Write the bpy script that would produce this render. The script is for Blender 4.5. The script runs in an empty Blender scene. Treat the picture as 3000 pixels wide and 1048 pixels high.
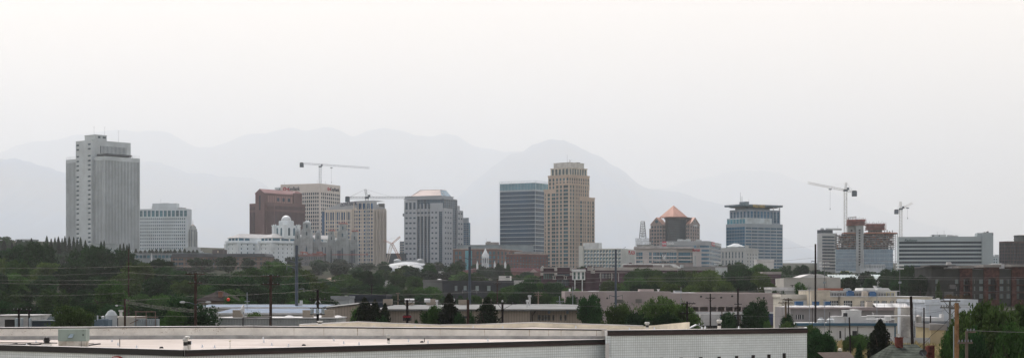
import bpy, bmesh, math, random
from mathutils import Vector, Matrix, Euler
R = math.radians
S = bpy.context.scene
COL = S.collection

# ---------------------------------------------------------------- camera
F, CZ, HY = 4757.0, 10.0, 850.0          # focal length in photo pixels, eye height, horizon row
cam = bpy.data.cameras.new('camera'); cam.sensor_width = 36.0; cam.lens = 36.0*F/3000.0
cam.shift_y = (HY-524.0)/3000.0; cam.clip_start = 1.0; cam.clip_end = 250000.0
camo = bpy.data.objects.new('camera', cam); COL.objects.link(camo)
camo.location = (0, 0, CZ); camo.rotation_euler = (R(90), 0, 0); S.camera = camo
S.render.resolution_x, S.render.resolution_y = 1024, 357

# ---------------------------------------------------------------- light
SUN_EL, SUN_AZ = 60.0, -22.0
world = bpy.data.worlds.new('World'); S.world = world; world.use_nodes = True
wt = world.node_tree; bg = wt.nodes['Background']
sky = wt.nodes.new('ShaderNodeTexSky'); sky.sky_type = 'NISHITA'; sky.sun_disc = False
sky.sun_elevation = R(SUN_EL); sky.sun_rotation = R(SUN_AZ)
sky.altitude = 1300.0; sky.air_density = 0.6; sky.dust_density = 9.0; sky.ozone_density = 1.0
tint = wt.nodes.new('ShaderNodeVectorMath'); tint.operation = 'MULTIPLY'; tint.inputs[1].default_value = (1.05, 1.06, 1.14)
veil = wt.nodes.new('ShaderNodeMix'); veil.data_type = 'RGBA'; veil.inputs[7].default_value = (8.8, 7.3, 5.6, 1)   # warm smoke veil, thick at the horizon, thin overhead
tcw = wt.nodes.new('ShaderNodeTexCoord'); spw = wt.nodes.new('ShaderNodeSeparateXYZ'); mrw = wt.nodes.new('ShaderNodeMapRange'); mrw.interpolation_type = 'SMOOTHSTEP'
mrw.inputs[1].default_value = 0.1; mrw.inputs[2].default_value = 0.7; mrw.inputs[3].default_value = 0.9; mrw.inputs[4].default_value = 0.0
wt.links.new(tcw.outputs['Generated'], spw.inputs[0]); wt.links.new(spw.outputs[2], mrw.inputs[0]); wt.links.new(mrw.outputs[0], veil.inputs[0])
wt.links.new(sky.outputs[0], tint.inputs[0]); wt.links.new(tint.outputs[0], veil.inputs[6]); wt.links.new(veil.outputs[2], bg.inputs[0]); bg.inputs[1].default_value = 0.15
sl = bpy.data.lights.new('sun', 'SUN'); sl.energy = 2.6; sl.angle = R(0.6); sl.color = (1.0, 0.91, 0.79)
so = bpy.data.objects.new('sun', sl); COL.objects.link(so)
sd = Vector((math.sin(R(SUN_AZ))*math.cos(R(SUN_EL)), math.cos(R(SUN_AZ))*math.cos(R(SUN_EL)), math.sin(R(SUN_EL))))
so.rotation_euler = sd.to_track_quat('Z', 'Y').to_euler()
S.view_settings.view_transform = 'Standard'; S.view_settings.look = 'None'
S.view_settings.exposure = 0.5; S.view_settings.gamma = 1.0
S.cycles.use_denoising = True; S.cycles.use_adaptive_sampling = False; S.cycles.use_light_tree = False
world.cycles.sampling_method = 'MANUAL'; world.cycles.sample_map_resolution = 512
S.cycles.max_bounces = 6; S.cycles.diffuse_bounces = 3; S.cycles.glossy_bounces = 2
S.cycles.transmission_bounces = 2; S.cycles.volume_bounces = 1; S.cycles.transparent_max_bounces = 8
S.cycles.sample_clamp_indirect = 4.0

# ---------------------------------------------------------------- materials
MATS = {}; TINT = [1.0, 1.0, 1.0]
def mat(name, col, rough=0.8, var=0.12, scale=0.15, metal=0.0, col2=None, spec=0.3, rnd=0.0, bump=0.0, fine=0.0, trans=0.0, ornd=0.0):
    """principled colour broken up by noise in object space (weathering), optional per-piece variation"""
    if name in MATS: return MATS[name]
    m = bpy.data.materials.new(name); m.use_nodes = True; nt = m.node_tree; N, L = nt.nodes, nt.links
    b = N['Principled BSDF']; b.inputs['Roughness'].default_value = rough; b.inputs['Metallic'].default_value = metal
    b.inputs['Specular IOR Level'].default_value = spec*(0.15 if rough >= 0.85 else 1.0)
    tc = N.new('ShaderNodeTexCoord'); nz = N.new('ShaderNodeTexNoise'); nz.inputs['Scale'].default_value = scale
    nz.inputs['Detail'].default_value = 5.0; nz.inputs['Roughness'].default_value = 0.65
    L.new(tc.outputs['Object'], nz.inputs['Vector'])
    c = Vector(a*b_ for a, b_ in zip(col[:3], TINT)); c2 = Vector(col2[:3]) if col2 else c*(1.0-2.2*var)
    c1 = c if col2 else c*(1.0+1.2*var)
    mr = N.new('ShaderNodeMapRange'); mr.inputs[1].default_value = 0.36; mr.inputs[2].default_value = 0.64
    L.new(nz.outputs['Fac'], mr.inputs[0])
    mx = N.new('ShaderNodeMix'); mx.data_type = 'RGBA'
    mx.inputs[6].default_value = (*[max(0, min(1, v)) for v in c2], 1); mx.inputs[7].default_value = (*[max(0, min(1, v)) for v in c1], 1)
    L.new(mr.outputs[0], mx.inputs[0]); out = mx.outputs[2]
    if rnd > 0:
        oi = N.new('ShaderNodeObjectInfo'); ge = N.new('ShaderNodeNewGeometry')
        ad = N.new('ShaderNodeMath'); ad.operation = 'ADD'; L.new(oi.outputs['Random'], ad.inputs[0]); L.new(ge.outputs['Random Per Island'], ad.inputs[1])
        fr = N.new('ShaderNodeMath'); fr.operation = 'FRACT'; L.new(ad.outputs[0], fr.inputs[0])
        m2 = N.new('ShaderNodeMapRange'); m2.inputs[3].default_value = 1.0-rnd; m2.inputs[4].default_value = 1.0+rnd
        L.new(fr.outputs[0], m2.inputs[0])
        vm = N.new('ShaderNodeVectorMath'); vm.operation = 'SCALE'; L.new(out, vm.inputs[0]); L.new(m2.outputs[0], vm.inputs['Scale']); out = vm.outputs[0]
    if ornd > 0:
        o2 = N.new('ShaderNodeObjectInfo'); m4 = N.new('ShaderNodeMapRange'); m4.inputs[3].default_value = 1.0-ornd; m4.inputs[4].default_value = 1.0+ornd*1.3
        L.new(o2.outputs['Random'], m4.inputs[0]); v4 = N.new('ShaderNodeVectorMath'); v4.operation = 'SCALE'; L.new(out, v4.inputs[0]); L.new(m4.outputs[0], v4.inputs['Scale']); out = v4.outputs[0]
    if fine > 0:
        n2 = N.new('ShaderNodeTexNoise'); n2.inputs['Scale'].default_value = scale*14; n2.inputs['Detail'].default_value = 3
        L.new(tc.outputs['Object'], n2.inputs['Vector'])
        m3 = N.new('ShaderNodeMapRange'); m3.inputs[3].default_value = 1.0-fine; m3.inputs[4].default_value = 1.0+fine
        L.new(n2.outputs['Fac'], m3.inputs[0])
        v3 = N.new('ShaderNodeVectorMath'); v3.operation = 'SCALE'; L.new(out, v3.inputs[0]); L.new(m3.outputs[0], v3.inputs['Scale']); out = v3.outputs[0]
    L.new(out, b.inputs['Base Color'])
    if bump > 0:
        bp = N.new('ShaderNodeBump'); bp.inputs['Strength'].default_value = bump; L.new(nz.outputs['Fac'], bp.inputs['Height']); L.new(bp.outputs[0], b.inputs['Normal'])
    if trans > 0:
        tr = N.new('ShaderNodeBsdfTranslucent'); L.new(out, tr.inputs[0]); ms = N.new('ShaderNodeMixShader'); ms.inputs[0].default_value = trans
        L.new(b.outputs[0], ms.inputs[1]); L.new(tr.outputs[0], ms.inputs[2]); L.new(ms.outputs[0], N['Material Output'].inputs['Surface'])
    MATS[name] = m; return m

def grid_mat(name, col, line, sx, sz, wid, rough=0.5, var=0.08, scale=0.3, off=0.0, metal=0.0, spec=0.3):
    """tiles / panels / corrugation: a brick pattern in the plane (u along the wall, z up)"""
    if name in MATS: return MATS[name]
    m = mat(name, col, rough, var, scale, metal, spec=spec); nt = m.node_tree; N, L = nt.nodes, nt.links
    b = N['Principled BSDF']; src = b.inputs['Base Color'].links[0].from_socket
    tc = N.new('ShaderNodeTexCoord'); sp = N.new('ShaderNodeSeparateXYZ'); L.new(tc.outputs['Object'], sp.inputs[0])
    ad = N.new('ShaderNodeMath'); ad.operation = 'ADD'; L.new(sp.outputs[0], ad.inputs[0]); L.new(sp.outputs[1], ad.inputs[1])
    cb = N.new('ShaderNodeCombineXYZ'); L.new(ad.outputs[0], cb.inputs[0]); L.new(sp.outputs[2], cb.inputs[1])
    br = N.new('ShaderNodeTexBrick'); br.offset = off; br.inputs['Scale'].default_value = 1.0
    br.inputs['Brick Width'].default_value = sx; br.inputs['Row Height'].default_value = sz; br.inputs['Mortar Size'].default_value = wid
    br.inputs['Color1'].default_value = (1, 1, 1, 1); br.inputs['Color2'].default_value = (0.93, 0.93, 0.93, 1)
    br.inputs['Mortar'].default_value = (*line, 1)
    L.new(cb.outputs[0], br.inputs['Vector'])
    mu = N.new('ShaderNodeMix'); mu.data_type = 'RGBA'; mu.blend_type = 'MULTIPLY'; mu.inputs[0].default_value = 1.0
    L.new(src, mu.inputs[6]); L.new(br.outputs['Color'], mu.inputs[7]); L.new(mu.outputs[2], b.inputs['Base Color'])
    return m

# ---------------------------------------------------------------- tags and meshes
LAND = []
def tag(o, label=None, cat=None, group=None, kind=None):
    if label: o['label'] = label
    if cat: o['category'] = cat
    if group: o['group'] = group
    if kind: o['kind'] = kind
    return o
def empty(name, loc, rz=0.0, label=None, cat=None, group=None):
    o = bpy.data.objects.new(name, None); COL.objects.link(o); o.location = loc; o.rotation_euler = (0, 0, rz)
    return tag(o, label, cat, group)
class M:
    def __init__(s): s.V, s.F, s.I = [], [], []
    def face(s, pts, mi=0):
        n = len(s.V); s.V.extend(tuple(p) for p in pts); s.F.append(tuple(range(n, n+len(pts)))); s.I.append(mi)
    def box(s, x0, y0, z0, x1, y1, z1, mi=0, skip=''):
        n = len(s.V); s.V.extend([(x0,y0,z0),(x1,y0,z0),(x1,y1,z0),(x0,y1,z0),(x0,y0,z1),(x1,y0,z1),(x1,y1,z1),(x0,y1,z1)])
        for k, f in (('D',(3,2,1,0)),('U',(4,5,6,7)),('F',(0,1,5,4)),('R',(1,2,6,5)),('B',(2,3,7,6)),('L',(3,0,4,7))):
            if k not in skip: s.F.append(tuple(n+i for i in f)); s.I.append(mi)
        return s
    def prism(s, pts, z0, z1, mi=0, top=None, s1=1.0, c=None):
        n = len(s.V); k = len(pts)
        cx = sum(p[0] for p in pts)/k if c is None else c[0]; cy = sum(p[1] for p in pts)/k if c is None else c[1]
        s.V.extend((p[0], p[1], z0) for p in pts); s.V.extend((cx+(p[0]-cx)*s1, cy+(p[1]-cy)*s1, z1) for p in pts)
        for i in range(k):
            j = (i+1) % k; s.F.append((n+i, n+j, n+k+j, n+k+i)); s.I.append(mi)
        s.F.append(tuple(n+k+i for i in range(k))); s.I.append(mi if top is None else top)
        s.F.append(tuple(n+i for i in reversed(range(k)))); s.I.append(mi); return s
    def cyl(s, x, y, z0, z1, r0, r1=None, n=10, mi=0):
        r1 = r0 if r1 is None else r1
        return s.lathe(x, y, [(r0, z0), (r1, z1)], n, mi)
    def lathe(s, x, y, prof, n=12, mi=0, sx=1.0, sy=1.0):
        b = len(s.V)
        for r, z in prof:
            for i in range(n):
                a = 2*math.pi*(i+0.5)/n; s.V.append((x+r*sx*math.cos(a), y+r*sy*math.sin(a), z))
        for k in range(len(prof)-1):
            for i in range(n):
                j = (i+1) % n; s.F.append((b+k*n+i, b+k*n+j, b+(k+1)*n+j, b+(k+1)*n+i)); s.I.append(mi)
        s.F.append(tuple(b+i for i in reversed(range(n)))); s.I.append(mi)
        s.F.append(tuple(b+(len(prof)-1)*n+i for i in range(n))); s.I.append(mi); return s
    def bar(s, a, b, r, n=4, r2=None, mi=0):
        a, b = Vector(a), Vector(b); d = b-a
        if d.length < 1e-6: return s
        q = d.to_track_quat('Z', 'Y'); r2 = r if r2 is None else r2; k = len(s.V)
        for p, rr in ((a, r), (b, r2)):
            for i in range(n):
                t = 2*math.pi*(i+0.5)/n; s.V.append(tuple(p+q @ Vector((rr*math.cos(t), rr*math.sin(t), 0))))
        for i in range(n):
            j = (i+1) % n; s.F.append((k+i, k+j, k+n+j, k+n+i)); s.I.append(mi)
        s.F.append(tuple(k+i for i in reversed(range(n)))); s.F.append(tuple(k+n+i for i in range(n))); s.I += [mi, mi]; return s
    def path(s, pts, r, n=4, mi=0):
        for a, b in zip(pts, pts[1:]): s.bar(a, b, r, n, None, mi)
        return s
    def truss(s, a, b, w, nb, rc=0.12, rd=0.07, tri=False):
        """square lattice beam from a to b"""
        a, b = Vector(a), Vector(b); q = (b-a).to_track_quat('Z', 'Y'); h = w/2
        cs = [(-h,-h),(h,-h),(h,h),(-h,h)] if not tri else [(-h,-h),(h,-h),(0,h)]
        P_ = lambda t, c: a+(b-a)*t+q @ Vector((c[0], c[1], 0))
        for c in cs: s.bar(P_(0, c), P_(1, c), rc)
        for i in range(nb):
            t0, t1 = i/nb, (i+1)/nb
            for k in range(len(cs)):
                c, e = cs[k], cs[(k+1) % len(cs)]
                s.bar(P_(t0, c), P_(t1, e), rd); s.bar(P_(t0, c), P_(t0, e), rd)
        return s
    def split(s, name, mats, parent=None):
        """every loose piece becomes a part of its own"""
        par = list(range(len(s.V)))
        def find(a):
            while par[a] != a: par[a] = par[par[a]]; a = par[a]
            return a
        for f in s.F:
            for v in f[1:]: par[find(v)] = find(f[0])
        grp = {}
        for f, i in zip(s.F, s.I): grp.setdefault(find(f[0]), []).append((f, i))
        out = []
        for fs in grp.values():
            q = M(); mp = {}
            for f, i in fs:
                for v in f:
                    if v not in mp: mp[v] = len(q.V); q.V.append(s.V[v])
                q.F.append(tuple(mp[v] for v in f)); q.I.append(i)
            out.append(q.build(name, mats, parent))
        return out
    def build(s, name, mats, parent=None, loc=None, rz=None, smooth=False):
        me = bpy.data.meshes.new(name); me.from_pydata(s.V, [], s.F); me.update()
        for m in (mats if isinstance(mats, (list, tuple)) else [mats]): me.materials.append(m)
        if any(s.I): me.polygons.foreach_set('material_index', s.I)
        if smooth: me.polygons.foreach_set('use_smooth', [True]*len(me.polygons))
        o = bpy.data.objects.new(name, me); COL.objects.link(o)
        if parent: o.parent = parent
        if loc is not None: o.location = loc
        if rz is not None: o.rotation_euler = (0, 0, rz)
        return o
KIDS = {}
def children(o): return [c for c in COL.objects if c.parent == o] if o not in KIDS else KIDS[o]
def part_copy(src, parent, loc=None, rz=None):
    c = src.copy(); COL.objects.link(c); c.parent = parent
    if loc is not None: c.location = loc
    if rz is not None: c.rotation_euler = (0, 0, rz)
    return c
def copy_tree(root, kids, loc, rz=0.0, scale=None, label=None, group=None, cat=None):
    """kids: list of (part, [sub-parts])"""
    r = root.copy(); COL.objects.link(r); r.location = loc; r.rotation_euler = (0, 0, rz)
    if scale is not None: r.scale = scale
    for ch, subs in kids:
        c = ch.copy(); COL.objects.link(c); c.parent = r
        for g in subs:
            d = g.copy(); COL.objects.link(d); d.parent = c
    return tag(r, label, cat, group)
def text_part(name, txt, m, parent, size, loc, rot=(math.pi/2, 0, 0), ext=0.12, bold=0.0, sx=1.0, align='LEFT', label=None, shear=0.0, fit=None):
    cu = bpy.data.curves.new(name, 'FONT'); cu.body = txt; cu.size = size; cu.extrude = ext; cu.offset = bold; cu.align_x = align; cu.shear = shear
    cu.resolution_u = 3
    t = bpy.data.objects.new(name, cu); COL.objects.link(t)
    bpy.context.view_layer.update()
    me = bpy.data.meshes.new_from_object(t.evaluated_get(bpy.context.evaluated_depsgraph_get()))
    bpy.data.objects.remove(t); me.materials.clear(); me.materials.append(m)
    if fit: sx = fit/max(0.01, max(v.co.x for v in me.vertices)-min(v.co.x for v in me.vertices))
    o = bpy.data.objects.new(name, me); COL.objects.link(o); o.parent = parent; o.location = loc; o.rotation_euler = rot; o.scale = (sx, 1, 1)
    if label: o['label'] = label
    return o

# ---------------------------------------------------------------- terrain
def smooth(a, b, t):
    t = max(0.0, min(1.0, (t-a)/(b-a))); return t*t*(3-2*t)
def terr(x, y):
    z = 35.0*max(0.0, min(1.0, (y-420.0)/1480.0))
    if y > 1900: z += min(60.0, (y-1900)*0.02)
    z += 27.0*smooth(330, 560, -x)*smooth(450, 1700, y)
    z += 6.0*smooth(60, 200, -x)*smooth(380, 620, y)
    return z
def X(px, d): return (px-1500.0)*d/F
def Z(py, d): return CZ+(HY-py)*d/F
def P(px, py, d): return Vector((X(px, d), d, Z(py, d)))
def G(px, d): return Vector((X(px, d), d, terr(X(px, d), d)))
# ---------------------------------------------------------------- ground, mountains, haze
def land():
    ds = [-27000, -3000, -300, 20, 60, 100, 150, 200, 250, 300, 350, 400, 450, 500, 560, 620, 700, 800, 900, 1000, 1150, 1300, 1450, 1600, 1750, 1900, 2100, 2400, 2800, 3400, 4200, 5500, 7500, 10000, 15000, 24000, 36000, 60000, 80000]
    m = M(); n = 64
    for d in ds:
        w = 260+abs(d)*0.75
        for i in range(n+1):
            x = -w+2*w*i/n; m.V.append((x, d, terr(x, d)))
    for k in range(len(ds)-1):
        for i in range(n): a = k*(n+1)+i; m.F.append((a, a+1, a+n+2, a+n+1)); m.I.append(0)
    g = mat('ground_cover', (0.032, 0.032, 0.022), 0.95, 0.2, 0.012, col2=(0.015, 0.022, 0.012), fine=0.3)
    o = m.build('ground', g); tag(o, kind='structure')
land()
def sheet(name, pts, z, m_):
    m = M(); m.face([(X(px, d), d, terr(X(px, d), d)+z) for px, d in pts]); tag(m.build(name, m_), kind='structure')
sheet('parking_lot', [(-600,190),(2370,190),(2370,405),(-600,405)], 0.004, mat('asphalt', (0.085,0.083,0.08), 0.95, 0.25, 0.05, fine=0.2))
sheet('yard', [(2371,302),(3400,302),(3400,405),(2371,405)], 0.004, mat('yard_concrete', (0.20,0.195,0.18), 0.95, 0.2, 0.05, fine=0.15))
sheet('dry_field', [(2371,170),(3400,170),(3400,301.9),(2371,301.9)], 0.004, mat('dry_soil', (0.30,0.23,0.14), 0.95, 0.2, 0.1, col2=(0.12,0.11,0.06), fine=0.3))
sheet('yard', [(-900,20),(3900,20),(3900,169.9),(-900,169.9)], 0.004, mat('yard_gravel', (0.28,0.26,0.23), 0.95, 0.2, 0.1, fine=0.2))
def interp(pts, x):
    if x <= pts[0][0]: return pts[0][1]
    for (a, b), (c, d) in zip(pts, pts[1:]):
        if x <= c:
            t = (x-a)/(c-a); return b+(d-b)*t
    return pts[-1][1]
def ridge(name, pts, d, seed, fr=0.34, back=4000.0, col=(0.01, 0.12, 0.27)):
    """a real range: crest at distance d with spurs running down towards the viewer"""
    rnd = random.Random(seed); ph = [rnd.uniform(0, 6.28) for _ in range(12)]
    m = M(); x0, x1 = pts[0][0], pts[-1][0]; n = 220; rows = 16
    def wob(u):
        return sum(math.sin(u*f*0.0101+ph[i])/f for i, f in enumerate((1, 2.3, 4.1, 7.7, 13.3, 22.1)))
    for r in range(rows+3):
        for i in range(n+1):
            px = x0+(x1-x0)*i/n; py = interp(pts, px)
            cz = Z(py, d)+wob(px*5)*d*0.00045; zb = 60.0
            if r <= rows:
                t = r/rows; dd = d*(1-fr*(1-t)); e = t**1.25
                spur = 0.05*math.sin(t*3.14)*wob(px*1.7+40*t+seed*50)
                z = zb+(cz-zb)*(e+spur)
            else:
                k = r-rows; dd = d+back*k/2; z = zb+(cz-zb)*(1-0.45*k)
            m.V.append((X(px, d), dd, z))
    for r in range(rows+2):
        for i in range(n): a = r*(n+1)+i; m.F.append((a, a+1, a+n+2, a+n+1)); m.I.append(0)
    o = m.build(name, mat('mountain_haze_blue', col, 0.95, 0.25, 0.0004, col2=(0.06, 0.11, 0.18)), smooth=True)  # blue of the hazy distance is put into the rock colour
    tag(o, kind='structure')
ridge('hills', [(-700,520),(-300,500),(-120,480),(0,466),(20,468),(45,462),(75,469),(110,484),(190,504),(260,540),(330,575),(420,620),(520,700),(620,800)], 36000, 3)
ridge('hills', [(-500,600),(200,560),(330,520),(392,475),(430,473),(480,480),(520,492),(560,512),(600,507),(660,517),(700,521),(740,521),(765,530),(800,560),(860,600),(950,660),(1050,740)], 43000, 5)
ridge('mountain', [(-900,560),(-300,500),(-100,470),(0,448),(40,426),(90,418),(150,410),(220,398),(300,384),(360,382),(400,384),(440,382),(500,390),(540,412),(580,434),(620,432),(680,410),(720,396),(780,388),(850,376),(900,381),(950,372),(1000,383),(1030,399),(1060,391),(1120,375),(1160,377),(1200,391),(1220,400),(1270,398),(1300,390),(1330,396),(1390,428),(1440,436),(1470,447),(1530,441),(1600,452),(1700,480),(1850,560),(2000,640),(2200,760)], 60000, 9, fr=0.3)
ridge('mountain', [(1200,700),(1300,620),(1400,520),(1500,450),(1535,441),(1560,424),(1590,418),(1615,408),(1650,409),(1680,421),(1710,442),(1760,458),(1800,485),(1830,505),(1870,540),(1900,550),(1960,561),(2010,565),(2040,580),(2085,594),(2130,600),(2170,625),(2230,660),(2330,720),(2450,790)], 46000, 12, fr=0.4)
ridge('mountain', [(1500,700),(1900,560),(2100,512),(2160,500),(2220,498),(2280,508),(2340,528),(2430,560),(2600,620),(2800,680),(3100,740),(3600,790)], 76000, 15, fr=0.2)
# ground-hugging air: one closed box of even density round camera and scene
hz = M(); hz.box(-60000, -40000, -1.0, 60000, 84000, 6600)
hm = bpy.data.materials.new('haze'); hm.use_nodes = True; ht = hm.node_tree
for nd in list(ht.nodes):
    if nd.type == 'BSDF_PRINCIPLED': ht.nodes.remove(nd)
pv = ht.nodes.new('ShaderNodeVolumePrincipled'); pv.inputs['Color'].default_value = (0.90, 0.96, 0.99, 1); pv.inputs['Density'].default_value = 0.000053
pv.inputs['Anisotropy'].default_value = 0.25
ht.links.new(pv.outputs[0], ht.nodes['Material Output'].inputs['Volume'])
ho = hz.build('haze', hm); tag(ho, kind='stuff')
# ---------------------------------------------------------------- building kit
GLASS = lambda n, c, r=0.18, rnd=0.35: mat(n, c if TINT[0] == 1.0 else (c[0]*0.6, c[1]*1.2, c[2]*1.45), r, 0.15, 0.05, spec=0.2, rnd=rnd)
def even(u0, u1, n, frac=0.6, edge=0.0):
    """n openings spread over u0..u1"""
    a, b = u0+edge, u1-edge; p = (b-a)/n; g = p*(1-frac)/2
    return [(a+i*p+g, a+(i+1)*p-g) for i in range(n)]
class Bld:
    """local frame: origin at the near corner on the ground, x along the front face (towards the right),
       y along the right face (away from the viewer)"""
    def __init__(s, name, label, cat, pa, pb, pc, d, th=26.0, depth=None, group=None, base=None):
        s.th = R(th); s.d = d; s.B = Vector((X(pb, d), d))
        s.ux = Vector((math.cos(s.th), -math.sin(s.th))); s.uy = Vector((math.sin(s.th), math.cos(s.th)))
        gz = (terr(s.B.x, s.B.y)-1.0) if base is None else base
        s.o = empty(name, (s.B.x, s.B.y, gz), -s.th, label, cat, group); s.gz = gz
        s.w = -s.uF(pa); s.dp = s.uR(pc) if pc is not None and pc > pb+0.5 else (depth or s.w*0.6)
        s.n = 0; s.rest = {}; s.wm = {}
    def hit(s, px, org, dirv):
        k = (px-1500.0)/F                                   # x = k*y
        return (k*org.y-org.x)/(dirv.x-k*dirv.y)
    def uF(s, px, out=0.0): return s.hit(px, s.B-s.uy*out, s.ux)
    def uR(s, px, out=0.0): return s.hit(px, s.B+s.ux*out, s.uy)
    def z(s, py, x=0.0, y=0.0):
        dd = (s.B+s.ux*x+s.uy*y).y; return Z(py, dd)-s.gz
    def pt(s, f, u, out, z):
        if f[0] == 'F': return (u, f[1]-out, z)
        if f[0] == 'R': return (f[1]+out, u, z)
        return (f[1]-out, u, z)                              # 'L'
    def wall(s, m, f, u0, u1, z0, z1, cols=(), rows=(), dep=0.35, mi=0, skip=None):
        """wall sheet with real recessed openings; returns the openings"""
        pt = s.pt; holes = []
        rows = [r for r in rows if r[1] <= z1+1e-4 and r[0] >= z0-1e-4]; cols = [c for c in cols if c[1] <= u1+1e-4 and c[0] >= u0-1e-4]
        if not cols or not rows:
            m.face([pt(f,u0,0,z0), pt(f,u1,0,z0), pt(f,u1,0,z1), pt(f,u0,0,z1)], mi); return holes
        rows = sorted(rows); cols = sorted(cols); zc = z0
        for j, (a, b) in enumerate(rows):
            if a > zc+1e-5: m.face([pt(f,u0,0,zc), pt(f,u1,0,zc), pt(f,u1,0,a), pt(f,u0,0,a)], mi)
            uc = u0
            for i, (c, d) in enumerate(cols):
                if skip and skip(i, j): continue
                if c > uc+1e-5: m.face([pt(f,uc,0,a), pt(f,c,0,a), pt(f,c,0,b), pt(f,uc,0,b)], mi)
                uc = d; holes.append((c, d, a, b))
                m.face([pt(f,c,0,a), pt(f,c,0,b), pt(f,c,-dep,b), pt(f,c,-dep,a)], mi)
                m.face([pt(f,d,0,a), pt(f,d,-dep,a), pt(f,d,-dep,b), pt(f,d,0,b)], mi)
                m.face([pt(f,c,0,b), pt(f,d,0,b), pt(f,d,-dep,b), pt(f,c,-dep,b)], mi)
                m.face([pt(f,c,0,a), pt(f,c,-dep,a), pt(f,d,-dep,a), pt(f,d,0,a)], mi)
            if uc < u1-1e-5: m.face([pt(f,uc,0,a), pt(f,u1,0,a), pt(f,u1,0,b), pt(f,uc,0,b)], mi)
            zc = b
        if zc < z1-1e-5: m.face([pt(f,u0,0,zc), pt(f,u1,0,zc), pt(f,u1,0,z1), pt(f,u0,0,z1)], mi)
        return holes
    def glaze(s, f, holes, gm, dep=0.35, name='window', mull=0, mm=None, hm=0):
        """one window (glass with its own bars) per opening: the first hundred are parts, the rest one mass"""
        for (a, b, c, d) in sorted(holes, key=lambda h: -h[2]):
            w, h = round(b-a, 2), round(d-c, 2); key = (name, gm.name, w, h, mull, hm)
            def geo(m, T):
                m.face([T(0,0,0), T(w,0,0), T(w,0,h), T(0,0,h)])
                for k in range(mull):
                    x = w*(k+1)/(mull+1); r = 0.07
                    m.face([T(x-r,-0.08,0), T(x+r,-0.08,0), T(x+r,-0.08,h), T(x-r,-0.08,h)], 1)
                    m.face([T(x+r,-0.08,0), T(x+r,0,0), T(x+r,0,h), T(x+r,-0.08,h)], 1); m.face([T(x-r,-0.08,0), T(x-r,-0.08,h), T(x-r,0,h), T(x-r,0,0)], 1)
                for k in range(hm):
                    z = h*(k+1)/(hm+1); r = 0.08
                    m.face([T(0,-0.1,z-r), T(w,-0.1,z-r), T(w,-0.1,z+r), T(0,-0.1,z+r)], 1); m.face([T(0,-0.1,z+r), T(w,-0.1,z+r), T(w,0,z+r), T(0,0,z+r)], 1)
            mats = [gm, mm or gm]
            ang = {'F': 0.0, 'R': math.pi/2, 'L': -math.pi/2}[f[0]]
            if s.n < 100:
                if key not in s.wm:
                    m = M(); geo(m, lambda x, y, z: (x, y, z)); s.wm[key] = m.build(name, mats, s.o); o = s.wm[key]
                else: o = part_copy(s.wm[key], s.o)
                u = b if f[0] == 'L' else a
                o.location = s.pt(f, u, -dep, c); o.rotation_euler = (0, 0, ang); s.n += 1
            else:
                rm, _ = s.rest.setdefault((name, gm.name, mats[1].name), (M(), mats))
                geo(rm, lambda x, y, z: s.pt(f, (b-x) if f[0] == 'L' else a+x, -dep-y, c+z))
    def body(s, m, x0, x1, y0, y1, z0, z1, F_=None, R_=None, L_=None, mi=0, top=None):
        """box with window walls; F_/R_/L_ = dict(cols, rows, gm, dep, name, mull)"""
        sk = 'D'
        for spec, f, u0, u1, k in ((F_, ('F', y0), x0, x1, 'F'), (R_, ('R', x1), y0, y1, 'R'), (L_, ('L', x0), y0, y1, 'L')):
            if not spec: continue
            sk += k; sp = dict(spec); dep = sp.get('dep', 0.35)
            h = s.wall(m, f, u0, u1, z0, z1, sp['cols'], sp['rows'], dep, mi, sp.get('skip'))
            s.glaze(f, h, sp['gm'], dep, sp.get('name', 'window'), sp.get('mull', 0), sp.get('mm'), sp.get('hm', 0))
        if top is not None: sk += 'U'; m.face([(x0,y0,z1), (x1,y0,z1), (x1,y1,z1), (x0,y1,z1)], top)
        m.box(x0, y0, z0, x1, y1, z1, mi, sk)
    def rows_px(s, tops, hpx):                              # rows from pixel tops
        return [(s.z(t+hpx), s.z(t)) for t in tops]
    def done(s):
        for (name, _, _), (m, mats) in s.rest.items():
            o = m.build(name+'s', mats, s.o); o['kind'] = 'stuff'
        return s.o
def rows_even(z0, z1, n, frac=0.5, bias=0.5):
    p = (z1-z0)/n; return [(z0+i*p+p*(1-frac)*bias, z0+i*p+p*(1-frac)*bias+p*frac) for i in range(n)]
def rng(a, b, n): return [a+(b-a)*i/(n-1) for i in range(n)]
def antenna(b, x, y, z, h, name='antenna', arms=1, r=0.12):
    m = M(); m.bar((0,0,0), (0,0,h), r, 5, r*0.5)
    for k in range(arms): zz = h*(0.95-0.12*k); m.bar((-h*0.14,0,zz), (h*0.14,0,zz), r*0.6)
    return m.build(name, mat('antenna_metal', (0.28,0.3,0.32), 0.5), b.o, (x, y, z))
def rail(m, pts, h=1.1, step=2.5, r=0.05):
    for a, b in zip(pts, pts[1:]):
        a, b = Vector(a), Vector(b); n = max(1, int((b-a).length/step))
        for k in range(n+1): p = a+(b-a)*k/n; m.bar(p, p+Vector((0,0,h)), r)
        m.bar(a+Vector((0,0,h)), b+Vector((0,0,h)), r)
def roof_units(b, spots, m_=None, name='rooftop_unit'):
    """air handlers: cabinet on a curb with a fan cowl"""
    mm = m_ or mat('unit_metal', (0.42,0.43,0.43), 0.6)
    for (x, y, z, w, d, h) in spots:
        m = M(); m.box(-w/2+0.1, -d/2+0.1, 0, w/2-0.1, d/2-0.1, 0.3); m.box(-w/2, -d/2, 0.3, w/2, d/2, h)
        m.cyl(-w*0.2, 0, h, h+0.25, min(w,d)*0.3); m.cyl(w*0.25, 0, h, h+0.25, min(w,d)*0.2)
        m.build(name, mm, b.o, (x, y, z))
TINT[:] = (0.94, 1.0, 1.045)     # bluish distance haze put into the downtown colours
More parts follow.
